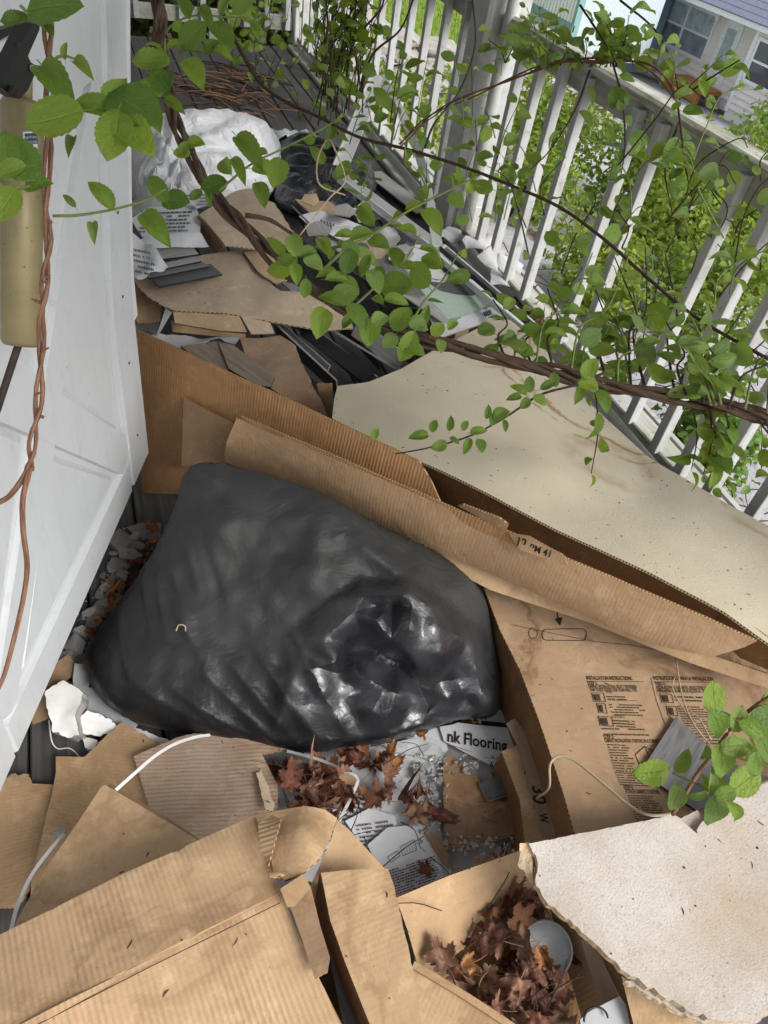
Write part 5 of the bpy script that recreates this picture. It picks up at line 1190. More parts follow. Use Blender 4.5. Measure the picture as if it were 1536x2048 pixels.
# ---- instruction carton at the right ------------------------------------------------
ic = thing('cabinet_carton', 'flat stained carton printed with installation instructions, lower right', 'carton', at(1250, 1450, 0))
IZ = .22
ip, _ = sheet('top_panel', [(968, 1176, IZ), (1010, 1165, IZ), (1250, 1240, IZ), (1650, 1360, IZ), (1650, 1700, IZ), (1200, 1720, IZ), (1150, 1668, IZ), (1128, 1590, IZ), (1105, 1520, IZ), (1078, 1440, IZ), (1040, 1340, IZ), (1000, 1260, IZ)], M['stained'], M['edge'], ic, .006, .03, 0.0, 3, 41, ((1150, 1350), (1400, 1352)))
def wall_down(name, pts, z1, z0, mat, par, th=.005):
    P = [at(x, y, z1) for x, y in pts]; mb = MB()
    vs = []; fs = []
    for p in P: vs += [Vector((p.x, p.y, z1)), Vector((p.x, p.y, z0))]
    for i in range(len(P) - 1): fs.append((2 * i, 2 * i + 1, 2 * i + 3, 2 * i + 2))
    uv = []; L = 0
    for i, p in enumerate(P):
        if i: L += (p - P[i - 1]).length
        uv += [(L, z1), (L, z0)]
    return mk(name, vs, fs, mat, par, uv)
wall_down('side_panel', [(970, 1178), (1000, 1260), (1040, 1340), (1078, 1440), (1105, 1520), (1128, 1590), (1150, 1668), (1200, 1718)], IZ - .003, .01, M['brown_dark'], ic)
mark('printed_arrow', [(1113, 1225), (1115, 1225), (1117, 1236), (1125, 1236), (1120, 1252), (1109, 1238), (1115, 1237)], IZ, 'print', ip, .0012)
def pline(pxs, z, w, mat, par, name='printed_line', closed=False):
    V = []; F = []; P = [at(x, y, z) + UP * .0012 for x, y in pxs]
    if closed: P.append(P[0])
    for i in range(len(P) - 1):
        d = (P[i + 1] - P[i]).normalized(); s = UP.cross(d) * w / 2; k = len(V); V += [P[i] - s, P[i + 1] - s, P[i + 1] + s, P[i] + s]; F.append((k, k + 1, k + 2, k + 3))
    return mk(name, V, F, M[mat], par)
hh = [(1092 + 8 * math.cos(a), 1270 + 11 * math.sin(a)) for a in [math.pi / 2 + k * math.pi / 8 for k in range(9)]] + [(1164 + 9 * math.cos(a), 1270 + 12 * math.sin(a)) for a in [-math.pi / 2 + k * math.pi / 8 for k in range(9)]]
pline(hh, IZ, .0022, 'print_soft', ip, 'perforated_handle', True)
pline([(1066 + 9 * math.cos(k * .7), 1267 + 11 * math.sin(k * .7)) for k in range(9)], IZ, .0016, 'print_soft', ip, 'perforated_hole', True)
ztext('INSTALLATION INSTRUCTIONS', (1173, 1360), (1265, 1361), IZ, 'print', ip, .0105, True)
ztext('INSTRUCCIONES PARA LA INSTALACION', (1307, 1360), (1427, 1362), IZ, 'print', ip, .0105, True)
pline([(1172, 1363), (1288, 1364)], IZ, .0012, 'print', ip); pline([(1301, 1355), (1312, 1400), (1330, 1450)], IZ, .0012, 'print', ip); pline([(1308, 1364), (1430, 1365)], IZ, .0012, 'print', ip)
ztext('STEP 1:', (1176, 1370), (1196, 1370), IZ, 'print', ip, .009, True); ztext('CABINET INSTALLATION, SELECT FASTENERS', (1177, 1376), (1274, 1377), IZ, 'print', ip, .0085, True); ztext('THAT IS BEST SUITED FOR YOUR WALL TYPE', (1180, 1383), (1275, 1384), IZ, 'print', ip, .0085, True)
ztext('PASO 1:', (1312, 1371), (1332, 1371), IZ, 'print', ip, .009, True); ztext('INSTALACION DE GABINETES, SELECCIONE LA', (1313, 1378), (1414, 1379), IZ, 'print', ip, .0085, True); ztext('HERRAJERIA QUE MEJOR SE AJUSTE AL TIPO', (1315, 1385), (1416, 1386), IZ, 'print', ip, .0085, True)
for (x, y, w, h) in ((1183, 1386, 24, 17), (1193, 1407, 17, 19), (1196, 1433, 27, 19), (1319, 1388, 24, 17), (1332, 1413, 20, 18)):
    pline([(x, y), (x + w, y + 1), (x + w + 4, y + h + 1), (x + 4, y + h)], IZ, .0014, 'print', ip, 'printed_frame', True)
    mark('printed_drawing', [(x + 7, y + 3), (x + w * .65, y + 3), (x + w * .65 + 3, y + h - 1), (x + 9, y + h - 1)], IZ, 'print_soft', ip)
    mark('printed_drawing', [(x + 3, y + 3), (x + 5, y + 3), (x + 8, y + h - 2), (x + 6, y + h - 2)], IZ, 'print', ip)
ztext('STUDS', (1212, 1387), (1226, 1387), IZ, 'print_soft', ip, .007); word_rows(ip, (1213, 1392), (1250, 1393), (1215, 1397), 2, 2, IZ + .0012, 'print_soft'); pline([(1216, 1401), (1274, 1402)], IZ, .001, 'print_soft', ip)
word_rows(ip, (1218, 1408), (1290, 1410), (1224, 1428), 5, 5, IZ + .0012, 'print_soft'); ztext('CONCRETE', (1225, 1436), (1250, 1437), IZ, 'print_soft', ip, .007); word_rows(ip, (1226, 1440), (1270, 1442), (1229, 1451), 3, 6, IZ + .0012, 'print_soft')
word_rows(ip, (1203, 1456), (1304, 1458), (1207, 1467), 2, 7, IZ + .0012, 'print_soft', .8, .24); ztext('STEP 2:', (1208, 1478), (1229, 1478), IZ, 'print', ip, .009, True); ztext('CABINET INSTALLATION: STARTING IN A CORNER', (1210, 1485), (1318, 1486), IZ, 'print', ip, .0085, True)
word_rows(ip, (1214, 1488), (1262, 1490), (1228, 1540), 11, 8, IZ + .0012, 'print_soft', .75); word_rows(ip, (1229, 1544), (1292, 1547), (1240, 1568), 6, 12, IZ + .0012, 'print_soft', .8)
ztext('STEP 3:', (1249, 1580), (1268, 1580), IZ, 'print', ip, .009, True); ztext('ATTACH CABINETS TOGETHER', (1252, 1587), (1320, 1588), IZ, 'print', ip, .0085, True); word_rows(ip, (1255, 1590), (1318, 1592), (1275, 1646), 13, 13, IZ + .0012, 'print_soft', .8)
word_rows(ip, (1348, 1392), (1420, 1394), (1351, 1399), 2, 21, IZ + .0012, 'print_soft'); word_rows(ip, (1354, 1412), (1420, 1414), (1372, 1460), 11, 22, IZ + .0012, 'print_soft', .85); word_rows(ip, (1390, 1466), (1445, 1468), (1402, 1485), 4, 23, IZ + .0012, 'print_soft', .9)
pline([(1270, 1510), (1289, 1493), (1312, 1508)], IZ, .0016, 'print', ip, 'printed_drawing'); pline([(1270, 1510), (1279, 1530)], IZ, .0016, 'print', ip, 'printed_drawing'); pline([(1289, 1493), (1300, 1520)], IZ, .0012, 'print', ip, 'printed_drawing')
# thin dark strip drawn across the panel for a fold line
pline([(1025, 1250), (1060, 1258), (1190, 1284), (1260, 1290), (1310, 1300)], IZ, .0016, 'print_soft', ip, 'crease')
o, _ = sheet('plank_sample', [(1353, 1432, .232), (1445, 1520, .232), (1540, 1555, .232), (1500, 1570, .232), (1395, 1622, .232), (1318, 1568, .232), (1290, 1530, .232)], M['vinyl'], M['black_core'], None, .007, .05, 0, 1, 0, ((1353, 1432), (1290, 1530)), flat=True, smooth=False); tag(o, 'dark grey wood grain plank sample lying on the printed carton', 'plank')
# narrow carton "30 W"
nc = thing('narrow_carton', 'narrow taped brown carton marked 30 W beside the printed carton', 'carton', at(1060, 1600, 0))
nb_, _ = sheet('top_panel', [(1003, 1502, .12), (1018, 1498, .12), (1085, 1462, .12), (1096, 1520, .12), (1150, 1672, .12), (1050, 1685, .12), (1040, 1600, .12)], M['brown_light'], M['edge'], nc, .005, .03, 0, 4, 51)
wall_down('side_panel', [(1003, 1502), (1040, 1600), (1050, 1685)], .117, .008, M['brown_dark'], nc)
sheet('tape', [(1012, 1447, .14), (1030, 1436, .14), (1062, 1480, .126), (1118, 1670, .1225), (1086, 1676, .1225), (1040, 1500, .126)], M['tape'], None, nc, .0008, .03, .002, 9, 3)
text('30', at(1064, 1570, .124), at(1066, 1606, .124), UP, M['print'], nb_, .030, True, lift=.0006); text('W', at(1077, 1627, .124), at(1081, 1646, .124), UP, M['print'], nb_, .018, True, lift=.0006)
sheet('flap', [(1062, 1464, .14), (1085, 1440, .16), (1092, 1448, .17), (1088, 1470, .13)], M['tan_smooth'], M['edge'], nc, .004, .02)
# ---- the big black bag -----------------------------------------------------------------
bb = thing('black_rubbish_bag', 'large dusty black rubbish bag in the centre with its mouth folded over', 'rubbish bag', at(600, 1350, 0))
CREASE = [((640, 1450), (520, 1280), .013, 14), ((600, 1465), (470, 1300), .010, 12), ((560, 1470), (430, 1330), .008, 11), ((690, 1440), (590, 1250), .012, 16), ((520, 1470), (360, 1350), .007, 12), ((470, 1465), (310, 1360), .006, 12),
          ((370, 1000), (420, 1180), .012, 18), ((345, 1060), (400, 1240), .010, 16), ((330, 1100), (360, 1260), .008, 14), ((420, 1060), (460, 1200), -.008, 16), ((360, 1180), (440, 1330), .007, 12), ((640, 1010), (830, 1180), .008, 20), ((700, 1080), (880, 1230), .009, 16),
          ((560, 1470), (880, 1440), .010, 18), ((600, 1320), (560, 1440), .012, 16), ((380, 950), (470, 1010), -.012, 22), ((700, 1480), (860, 1420), .009, 12), ((400, 940), (520, 960), -.010, 18), ((300, 1130), (330, 1250), .008, 10), ((260, 1220), (290, 1340), .006, 12)]
TINP = [(560, 1340, 0), (575, 1260, 0), (645, 1200, 0), (715, 1155, 0), (805, 1155, 0), (885, 1200, 0), (965, 1260, 0), (1003, 1340, 0), (1003, 1425, 0), (900, 1452, 0), (800, 1468, 0), (700, 1472, 0), (600, 1450, 0), (555, 1400, 0),
        (604, 1322, .020), (650, 1265, .036), (705, 1215, .050), (722, 1190, .058), (765, 1184, .062), (800, 1187, .056), (808, 1205, .055), (745, 1206, .022), (775, 1204, .020), (713, 1240, .030), (690, 1268, .020), (630, 1300, .012),
        (742, 1228, .062), (800, 1238, .082), (850, 1240, .074), (880, 1255, .058), (922, 1272, .036), (858, 1288, .070), (800, 1286, .058), (905, 1310, .022), (870, 1338, .016), (832, 1322, .034), (770, 1262, .050), (825, 1262, .064),
        (716, 1262, -.002), (700, 1285, -.035), (745, 1294, -.05), (786, 1318, -.045), (770, 1342, -.025), (690, 1308, -.004),
        (640, 1314, .030), (672, 1302, .048), (660, 1350, .026), (720, 1330, .040), (760, 1356, .034), (790, 1370, .018), (740, 1392, .042), (715, 1422, .016), (650, 1402, .014), (597, 1388, .008), (620, 1358, .006), (690, 1372, .014),
        (905, 1350, .000), (940, 1330, .034), (975, 1390, .028), (920, 1390, .004), (952, 1422, .020), (882, 1382, .024), (850, 1402, -.012), (830, 1360, -.04), (868, 1352, .002), (835, 1432, .012), (780, 1430, .020), (900, 1425, .022)]
_r = random.Random(19); _in = [(600, 1325), (705, 1205), (722, 1180), (800, 1178), (890, 1235), (945, 1290), (1000, 1400), (985, 1430), (900, 1445), (700, 1460), (590, 1400)]
_base = list(TINP)
while len(TINP) < len(_base) + 16:      # small secondary facets between the main folds
    x_, y_ = _r.uniform(590, 1000), _r.uniform(1180, 1450)
    if not inpoly(x_, y_, _in) or min(math.hypot(x_ - p[0], y_ - p[1]) for p in TINP) < 15: continue
    w_ = [(1 / (math.hypot(x_ - p[0], y_ - p[1]) ** 3), p[2]) for p in _base]; TINP.append((x_, y_, sum(a * b for a, b in w_) / sum(a for a, b in w_) + _r.uniform(-.006, .006)))
_tv, _te, _tf, _, _, _ = delaunay_2d_cdt([Vector((p[0], p[1])) for p in TINP], [], [], 0, 1e-6)
_TH = {(round(p[0], 2), round(p[1], 2)): p[2] for p in TINP}; _TZ = np.array([[_TH.get((round(_tv[i].x, 2), round(_tv[i].y, 2)), 0) for i in f] for f in _tf])
def bagd(x, y, p, pr):
    px, py = project(p); h = 0
    for a, b, amp, w in CREASE:
        d, t = segd(px, py, a, b); h += 1.9 * amp * math.exp(-(d / (w * .72)) ** 1.1) * math.sin(math.pi * (0.12 + .76 * t))
    h -= .075 * max(0.0, min(1.0, (px - 830) / 150)) * pr
    k2 = max(0, 1 - math.hypot((px - 900) / 130, (py - 1190) / 120)); h += .014 * k2 * crumple(x, y, 6.0, 22)
    k4 = max(0, 1 - math.hypot((px - 700) / 260, (py - 1440) / 60)); h += .010 * k4 * crumple(x, y, 9.0, 32)
    k5 = max(0, 1 - math.hypot((px - 380) / 90, (py - 990) / 110)); h += .010 * k5 * crumple(x, y, 8.0, 42)
    return h
BO = [(366, 955, .36), (385, 930, .42), (430, 925, .44), (520, 945, .44), (640, 985, .43), (760, 1050, .38), (880, 1108, .32), (960, 1178, .25), (985, 1262, .19), (1000, 1345, .14), (1003, 1412, .07), (975, 1440, .04), (905, 1440, .04), (830, 1470, .035), (720, 1490, .03), (600, 1503, .03), (480, 1482, .03), (380, 1468, .03), (290, 1448, .03), (215, 1405, .04), (174, 1345, .06), (180, 1290, .08), (235, 1210, .12), (300, 1115, .20), (345, 1030, .28)]
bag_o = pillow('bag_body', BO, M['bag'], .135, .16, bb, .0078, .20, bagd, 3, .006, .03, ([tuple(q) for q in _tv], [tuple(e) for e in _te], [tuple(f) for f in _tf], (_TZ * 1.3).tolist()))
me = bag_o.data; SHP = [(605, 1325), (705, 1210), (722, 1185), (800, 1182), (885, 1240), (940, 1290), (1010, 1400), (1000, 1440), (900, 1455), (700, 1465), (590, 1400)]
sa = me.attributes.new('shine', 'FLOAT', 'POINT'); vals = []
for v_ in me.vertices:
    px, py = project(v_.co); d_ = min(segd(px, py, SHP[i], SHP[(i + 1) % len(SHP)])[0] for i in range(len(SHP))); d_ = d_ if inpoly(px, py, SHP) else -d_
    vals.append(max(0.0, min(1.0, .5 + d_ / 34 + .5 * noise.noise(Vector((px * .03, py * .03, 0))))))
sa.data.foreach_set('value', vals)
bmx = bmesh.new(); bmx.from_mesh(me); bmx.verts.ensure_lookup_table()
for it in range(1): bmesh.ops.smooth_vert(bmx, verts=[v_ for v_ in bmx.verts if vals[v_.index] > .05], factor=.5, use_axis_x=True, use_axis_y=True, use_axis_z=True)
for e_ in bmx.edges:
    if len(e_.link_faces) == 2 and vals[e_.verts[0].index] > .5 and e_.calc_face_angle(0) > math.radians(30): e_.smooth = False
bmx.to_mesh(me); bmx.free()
tube('straw', [atd(352, 1262, 1.40), atd(358, 1250, 1.395), atd(370, 1252, 1.39), atd(371, 1262, 1.395)], .0012, M['root'], bb, 4)

# ---- plaster and chunks beside the door --------------------------------------------------
M['crumb'] = simple('plaster_crumbs', (0.34, 0.32, 0.30), 0.95, 0, 0.1, 0.5, 80, 0.6, 0.004)
def chunk_mesh(seed, sub=1):
    bm = bmesh.new(); bmesh.ops.create_icosphere(bm, subdivisions=sub, radius=.5)
    for v in bm.verts:
        p = v.co.copy(); n = noise.noise(p * 2.2 + Vector((seed * 5.1, 0, 0))); v.co = p * (1 + .75 * n); v.co += Vector((1, 1, 1)) * .06 * noise.noise(p * 7 + Vector((0, seed, 0)))
        if v.co.z < -.22: v.co.z = -.22
        if v.co.z > .26: v.co.z = .26 + (v.co.z - .26) * .25
    me = bpy.data.meshes.new('chunk'); bm.to_mesh(me); bm.free(); return me
CH = []
for k in range(5):
    for m in ('plaster', 'crumb'):
        me = chunk_mesh(k); me.materials.append(M[m]); CH.append(me)
rng = random.Random(41)
spots = [(250, 1085, 60), (290, 1060, 50), (235, 1130, 55), (262, 1110, 40), (225, 1165, 45), (205, 1210, 40), (190, 1240, 45), (170, 1265, 35), (215, 1175, 26), (245, 1150, 30), (275, 1090, 34), (150, 1290, 40), (160, 1318, 30), (140, 1335, 38), (130, 1310, 30), (180, 1300, 24), (150, 1345, 26), (200, 1190, 22), (230, 1105, 28), (268, 1075, 24), (178, 1225, 22), (165, 1330, 22), (205, 1150, 20), (255, 1130, 20)]
spots += [(rng.uniform(0, 1), 0, rng.uniform(10, 24)) for _ in range(30)]
for i, (px, py, s) in enumerate(spots):
    if py == 0: py = 1050 + 310 * px; px = 292 - 160 * px + rng.gauss(0, 12)
    p = at(px, py, .02 + .01 * rng.random()); sz = s * (p - ORI).length / FPX
    o = bpy.data.objects.new('plaster_chunk', CH[rng.randrange(10)]); COL.objects.link(o); o.location = p; o.scale = (sz * rng.uniform(.6, 1.1), sz * rng.uniform(.7, 1.3), sz * rng.uniform(.22, .5)); o.rotation_euler = (rng.uniform(-.5, .5), rng.uniform(-.5, .5), rng.uniform(0, 6))
    tag(o, 'lump of broken grey plaster on the deck between the white door and the black bag', 'plaster', 'plaster lumps along the door')
fm_ = thing('foam_block', 'white broken plaster block at the lower left of the black bag', 'plaster block', at(130, 1430, 0))
sheet('face', [(92, 1382, .085, .002), (125, 1360, .09, .002), (150, 1372, .09, .002), (164, 1385, .09, .002), (158, 1415, .085, .002), (152, 1430, .08, .002), (160, 1470, .06, .002), (140, 1474, .055, .003), (106, 1464, .055, .003), (98, 1430, .07, .002)], M['plaster_white'], M['plaster'], fm_, .05, .015, .012, 14, 3)
sheet('core', [(160, 1440, .05, .002), (175, 1420, .06, .002), (225, 1440, .05, .002), (238, 1464, .035, .003), (190, 1472, .03, .003), (160, 1466, .04, .002)], M['plaster_white'], M['plaster'], fm_, .025, .015, .01, 20, 5)
for i, (q, lab) in enumerate((([(262, 1452, .03, .002), (330, 1478, .03, .002), (355, 1490, .03, .003), (340, 1500, .03, .003), (285, 1480, .03, .002)], 'thin white plaster flake under the torn cardboard'), ([(165, 1475, .02, .002), (195, 1480, .02, .002), (190, 1500, .02, .002), (170, 1495, .02, .002)], 'small white plaster flake on the dark deck boards'))):
    o, _ = sheet('plaster_flake', q, M['plaster_white'], M['plaster'], None, .012, .015, .004, 14, 3); tag(o, lab, 'plaster')
st = thing('plastic_trim', 'curved grey plastic strip hugging the foot of the black bag', 'plastic strip', at(200, 1420, 0))
ribbon('strip', [at(168, 1330, .05), at(166, 1370, .04), at(185, 1410, .03), at(220, 1440, .03), at(262, 1465, .03)], .045, .004, M['plastic_grey'], st, (.35, -.35, .6))
ribbon('strip', [at(90, 1440, .03), at(82, 1408, .04), at(95, 1375, .05), at(120, 1345, .05), at(150, 1325, .045)], .05, .004, M['worn_brown'], st, (0, -.4, 1))
w = thing('white_wire', 'thin white wire loop on the dark deck boards', 'wire', at(120, 1480, 0)); tube('wire', [at(98, 1440, .04), at(103, 1480, .02), at(115, 1497, .008), at(140, 1497, .008), at(160, 1515, .008), at(170, 1535, .03)], .0016, M['strap'], w, 5)

# ---- torn cardboard lower left -------------------------------------------------------------
t = ctn('torn_cardboard', 'torn brown cardboard sheet at the left edge below the door', loc=at(50, 1680, 0))
sheet('sheet', [(-30, 1575, .03, .003), (20, 1546, .035, .004), (58, 1548, .035, .003), (64, 1566, .035), (106, 1566, .035), (98, 1620, .035), (58, 1780, .035), (35, 1815, .035), (-40, 1815, .03)], M['tan_torn'], M['edge'], t, .005, .03, .01, 5, 71)
t = ctn('torn_cardboard', 'torn tan cardboard sheet with a ragged top, under the white strap', loc=at(200, 1600, 0))
sheet('sheet', [(112, 1514, .05), (170, 1514, .05, .003), (205, 1478, .05, .003), (246, 1440, .055, .003), (275, 1462, .055, .003), (330, 1495, .05), (360, 1600, .05), (320, 1720, .05), (60, 1810, .045), (62, 1760, .045), (104, 1590, .045), (112, 1545, .05)], M['tan_torn'], M['edge'], t, .005, .03, .01, 5, 72)
t = ctn('torn_cardboard', 'greyish weathered torn cardboard in front of the black bag', loc=at(430, 1560, 0))
sheet('sheet', [(268, 1515, .075), (345, 1482, .075, .002), (388, 1470, .08, .002), (430, 1474, .08), (436, 1466, .08, .003), (470, 1458, .085, .003), (492, 1440, .085, .003), (548, 1433, .09, .003), (574, 1462, .09, .003), (580, 1498, .085), (548, 1508, .085), (524, 1512, .085), (555, 1568, .085), (556, 1640, .08), (400, 1690, .07), (300, 1620, .07)], M['grey_torn'], M['edge'], t, .005, .025, .012, 5, 73, ((300, 1600), (310, 1520)))
sheet('torn_strip', [(512, 1545, .10, .002), (524, 1540, .10, .002), (549, 1612, .10, .002), (545, 1622, .10), (530, 1620, .10, .002)], M['pale'], M['edge_pale'], t, .006, .02)
t = ctn('carton_flap', 'tan carton flap standing up behind the large lower left carton', loc=at(200, 1700, .1))
sheet('flap', [(203, 1576, .20), (212, 1572, .20), (390, 1676, .24), (420, 1700, .24), (250, 1790, .24), (24, 1862, .22), (36, 1835, .2), (90, 1740, .2), (150, 1655, .2)], M['tan_smooth'], M['edge'], t, .005, .03, .004, 4, 74)
sheet('flap', [(214, 1570, .185), (222, 1567, .19), (330, 1632, .20), (402, 1682, .22), (390, 1690, .22), (300, 1640, .20)], M['worn_brown'], M['edge'], t, .005, .03, .004, 4, 75)
# the large lower left carton
def creases(lines, amp, w):
    def f(x, y, p):
        px, py = project(p); h = 0
        for a, b in lines: h += amp * math.exp(-(segd(px + 5 * noise.noise(Vector((px * .03, py * .03, 0))), py, a, b)[0] / w) ** 1.3)
        return h
    return f
bc = thing('large_carton', 'large tan corrugated carton with crushed corner, lower left foreground', 'carton', at(400, 1900, 0))
sheet('side_panel', [(-120, 1922, .34), (0, 1866, .345), (250, 1748, .355), (500, 1632, .36), (522, 1640, .365), (536, 1700, .375), (546, 1752, .38), (568, 1782, .385), (300, 1913, .395), (0, 2066, .395), (-120, 2125, .395)], M['tan'], M['tan_torn'], bc, .005, .012, .006, 4, 81, ((0, 1866), (500, 1632)), disp=creases([((112, 1818), (130, 1880), (160, 1982)), ((355, 1700), (388, 1872)), ((235, 1790), (262, 1925))] if False else [((112, 1818), (160, 1982)), ((355, 1700), (388, 1872))], -.006, 6))
sheet('top_panel', [(-120, 2130, .392), (0, 2071, .392), (300, 1918, .392), (566, 1787, .382), (590, 1850, .38), (640, 1960, .375), (690, 2060, .37), (730, 2140, .37), (-120, 2180, .38)], M['tan'], M['tan_torn'], bc, .005, .014, .008, 5, 82, ((0, 2071), (566, 1787)), disp=creases([((238, 1950), (300, 2100)), ((395, 1875), (440, 1990)), ((170, 1985), (205, 2080))], -.005, 6))
# dark strip drawn along the top of the fold to darken it
pline([(20, 2078), (300, 1934), (560, 1806)], .394, .0015, 'print_soft', bc, 'crease')
def bulge(x, y, p):
    px, py = project(p); return .035 * math.exp(-((px - 610) / 45) ** 2 - ((py - 1690) / 60) ** 2)
sheet('corner_flap', [(510, 1632, .365), (560, 1622, .375), (610, 1617, .38), (650, 1622, .375), (674, 1638, .36), (660, 1680, .375), (640, 1726, .39), (610, 1752, .40), (572, 1762, .395), (548, 1752, .39), (538, 1700, .38)], M['tan_smooth'], M['edge'], bc, .005, .02, .004, 8, 83, disp=bulge)
sheet('corner_flap', [(534, 1740, .415), (536, 1728, .415), (562, 1640, .41), (545, 1630, .385), (516, 1650, .39), (522, 1700, .405), (540, 1755, .41), (570, 1748, .415)], M['tan'], M['edge'], bc, .004, .02, .004, 8, 84)
sheet('fan_flap', [(674, 1640, .33), (700, 1662, .33), (735, 1700, .33), (772, 1740, .33), (700, 1752, .33), (640, 1760, .33), (620, 1830, .33), (612, 1790, .335), (640, 1730, .345), (662, 1680, .345)], M['tan_smooth'], M['edge'], bc, .005, .025, .004, 6, 85)
sheet('front_panel', [(642, 1746, .385), (700, 1740, .388), (776, 1737, .39), (788, 1770, .39, .001), (802, 1830, .39, .001), (828, 1950, .39, .001), (850, 2090, .385), (760, 2110, .38), (740, 2050, .382), (690, 1925, .385), (660, 1840, .385)], M['tan_smooth'], M['edge'], bc, .005, .03, .004, 6, 86)
sheet('tape_strip', [(562, 1778, .40), (606, 1748, .405), (622, 1776, .405), (628, 1800, .402), (640, 1850, .40), (660, 1915, .40), (655, 1945, .398), (630, 1958, .396), (608, 1890, .396), (585, 1825, .398)], M['worn_brown'], M['edge'], bc, .003, .02, .004, 10, 87)
sheet('tape_strip', [(560, 1778, .408), (606, 1748, .412), (622, 1776, .41), (590, 1812, .405), (575, 1815, .404)], M['tan_torn'], M['edge'], bc, .003, .02, .003, 10, 88)
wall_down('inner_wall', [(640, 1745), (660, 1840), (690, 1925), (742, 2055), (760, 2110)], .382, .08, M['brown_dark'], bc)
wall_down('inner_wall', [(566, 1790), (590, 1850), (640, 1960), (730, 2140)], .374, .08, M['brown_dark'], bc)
o, _ = sheet('floor_plank', [(655, 1885, .30), (690, 1905, .30), (790, 2120, .30), (700, 2120, .30)], M['vinyl_dark'], M['vinyl_edge'], None, .007, .05); tag(o, 'dark grey plank inside the slit of the large foreground carton', 'plank')
# strapping
s1 = thing('strapping_band', 'white plastic strapping band looping round the tan carton flap', 'strap', at(250, 1560, .1))
ribbon('band', [at(232, 1580, .21), at(268, 1548, .215), at(310, 1512, .20), at(350, 1488, .17), at(392, 1474, .13), at(420, 1470, .10)], .006, .001, M['strap'], s1, (.2, -.3, 1))
ribbon('band', [at(22, 1860, .235), at(34, 1815, .23), at(62, 1752, .22), at(100, 1700, .20), at(128, 1668, .17)], .006, .001, M['clear_strap'], s1, (.6, .3, .7))
s2 = thing('strapping_band', 'grey strapping band bent over the leaves below the black bag', 'strap', at(650, 1540, .1))
ribbon('band', [at(574, 1502, .10), at(640, 1520, .12), at(700, 1546, .13), at(714, 1556, .13), at(714, 1568, .13), at(700, 1600, .12), at(678, 1642, .09)], .006, .001, M['clear_strap'], s2, (.1, -.2, 1))
o, _ = sheet('foil_scrap', [(110, 1662, .056, .002), (125, 1656, .06, .002), (133, 1664, .06, .002), (128, 1676, .056, .002), (114, 1674, .056, .002)], M['galv'], None, None, .001, .006, .02, 40, 3); tag(o, 'tiny crumpled foil scrap beside the tan flap', 'scrap')

# ---- floor of papers below the bag ------------------------------------------------------------
p, _ = paper([(560, 1560, .030), (640, 1525, .032), (720, 1560, .032), (745, 1640, .03), (700, 1680, .03), (600, 1650, .028)], 'printed instruction sheet under the maple leaves, left one', seed=12, warp=.004); word_rows(p, (640, 1570), (740, 1590), (660, 1680), 12, 31, .036, fill=.9)
p, _ = paper([(690, 1642, .042), (740, 1615, .042), (790, 1632, .042), (805, 1700, .042), (742, 1715, .042)], 'torn printed instruction sheet in the middle of the leaves', seed=13, warp=.002); word_rows(p, (712, 1650), (785, 1640), (728, 1705), 8, 32, .0455, fill=.85); ztext('Installation', (738, 1690), (768, 1680), .0455, 'print_grey', p, .007, True)
p, _ = paper([(735, 1690, .052), (775, 1655, .052), (845, 1648, .052), (872, 1690, .052), (888, 1762, .052), (790, 1798, .052), (755, 1735, .052)], 'white instruction sheet with a line drawing below the leaves', seed=14, warp=.0015); word_rows(p, (775, 1742), (868, 1712), (790, 1788), 10, 33, .0555, fill=.95)
pline([(775, 1715), (795, 1702), (800, 1712), (782, 1726)], .0545, .0012, 'print_grey', p, 'printed_drawing', True); pline([(800, 1694), (828, 1680), (834, 1700), (806, 1712)], .0545, .0012, 'print_grey', p, 'printed_drawing', True); pline([(832, 1684), (852, 1705)], .0545, .0012, 'print_grey', p, 'printed_drawing')
for k in range(5): pline([(805 + k * 5, 1694 - k * 2.6), (811 + k * 5, 1708 - k * 2.2)], .0545, .0008, 'print_grey', p, 'printed_drawing')
p, _ = paper([(700, 1500, .028), (800, 1480, .03), (885, 1440, .03), (895, 1500, .03), (860, 1545, .03), (780, 1530, .03)], 'dirty white sheet at the edge of the black bag', seed=15, warp=.006)
fb = thing('flooring_box_panel', 'white box panel reading plank flooring below the black bag', 'carton', at(950, 1480, 0))
fp, _ = sheet('panel', [(866, 1412, .040), (930, 1400, .042), (1005, 1420, .042), (1035, 1500, .042), (1030, 1545, .042), (985, 1532, .042), (930, 1505, .042), (888, 1482, .042)], M['paper'], M['edge_pale'], fb, .004, .03, 0, 1, 3)
mark('printed_panel', [(868, 1414), (930, 1402), (1003, 1422), (1012, 1445), (950, 1440), (888, 1432)], .0425, 'print_green', fp); mark('printed_band', [(884, 1433), (950, 1441), (1012, 1446), (1016, 1456), (950, 1450), (888, 1442)], .0435, 'print', fp)
ztext('nk Flooring', (894, 1483), (1014, 1503), .0435, 'print', fp, .030, True); ztext('6 mm', (979, 1534), (1012, 1541), .0435, 'print', fp, .016, True)
pline([(968, 1515), (1028, 1522)], .0435, .0012, 'print_grey', fp); pline([(900, 1490), (945, 1505)], .0435, .0012, 'print_grey', fp)
t = ctn('cardboard_piece', 'scratched square of brown cardboard left of the narrow carton', loc=at(950, 1620, 0))
cpn, _ = sheet('sheet', [(886, 1516, .05, .001), (902, 1508, .05, .002), (960, 1560, .05), (978, 1600, .05), (1022, 1604, .05), (1038, 1668, .05), (905, 1702, .05, .002), (888, 1660, .05, .001)], M['worn_brown'], M['edge'], t, .005, .03, .002, 4, 91)
rng = random.Random(5)
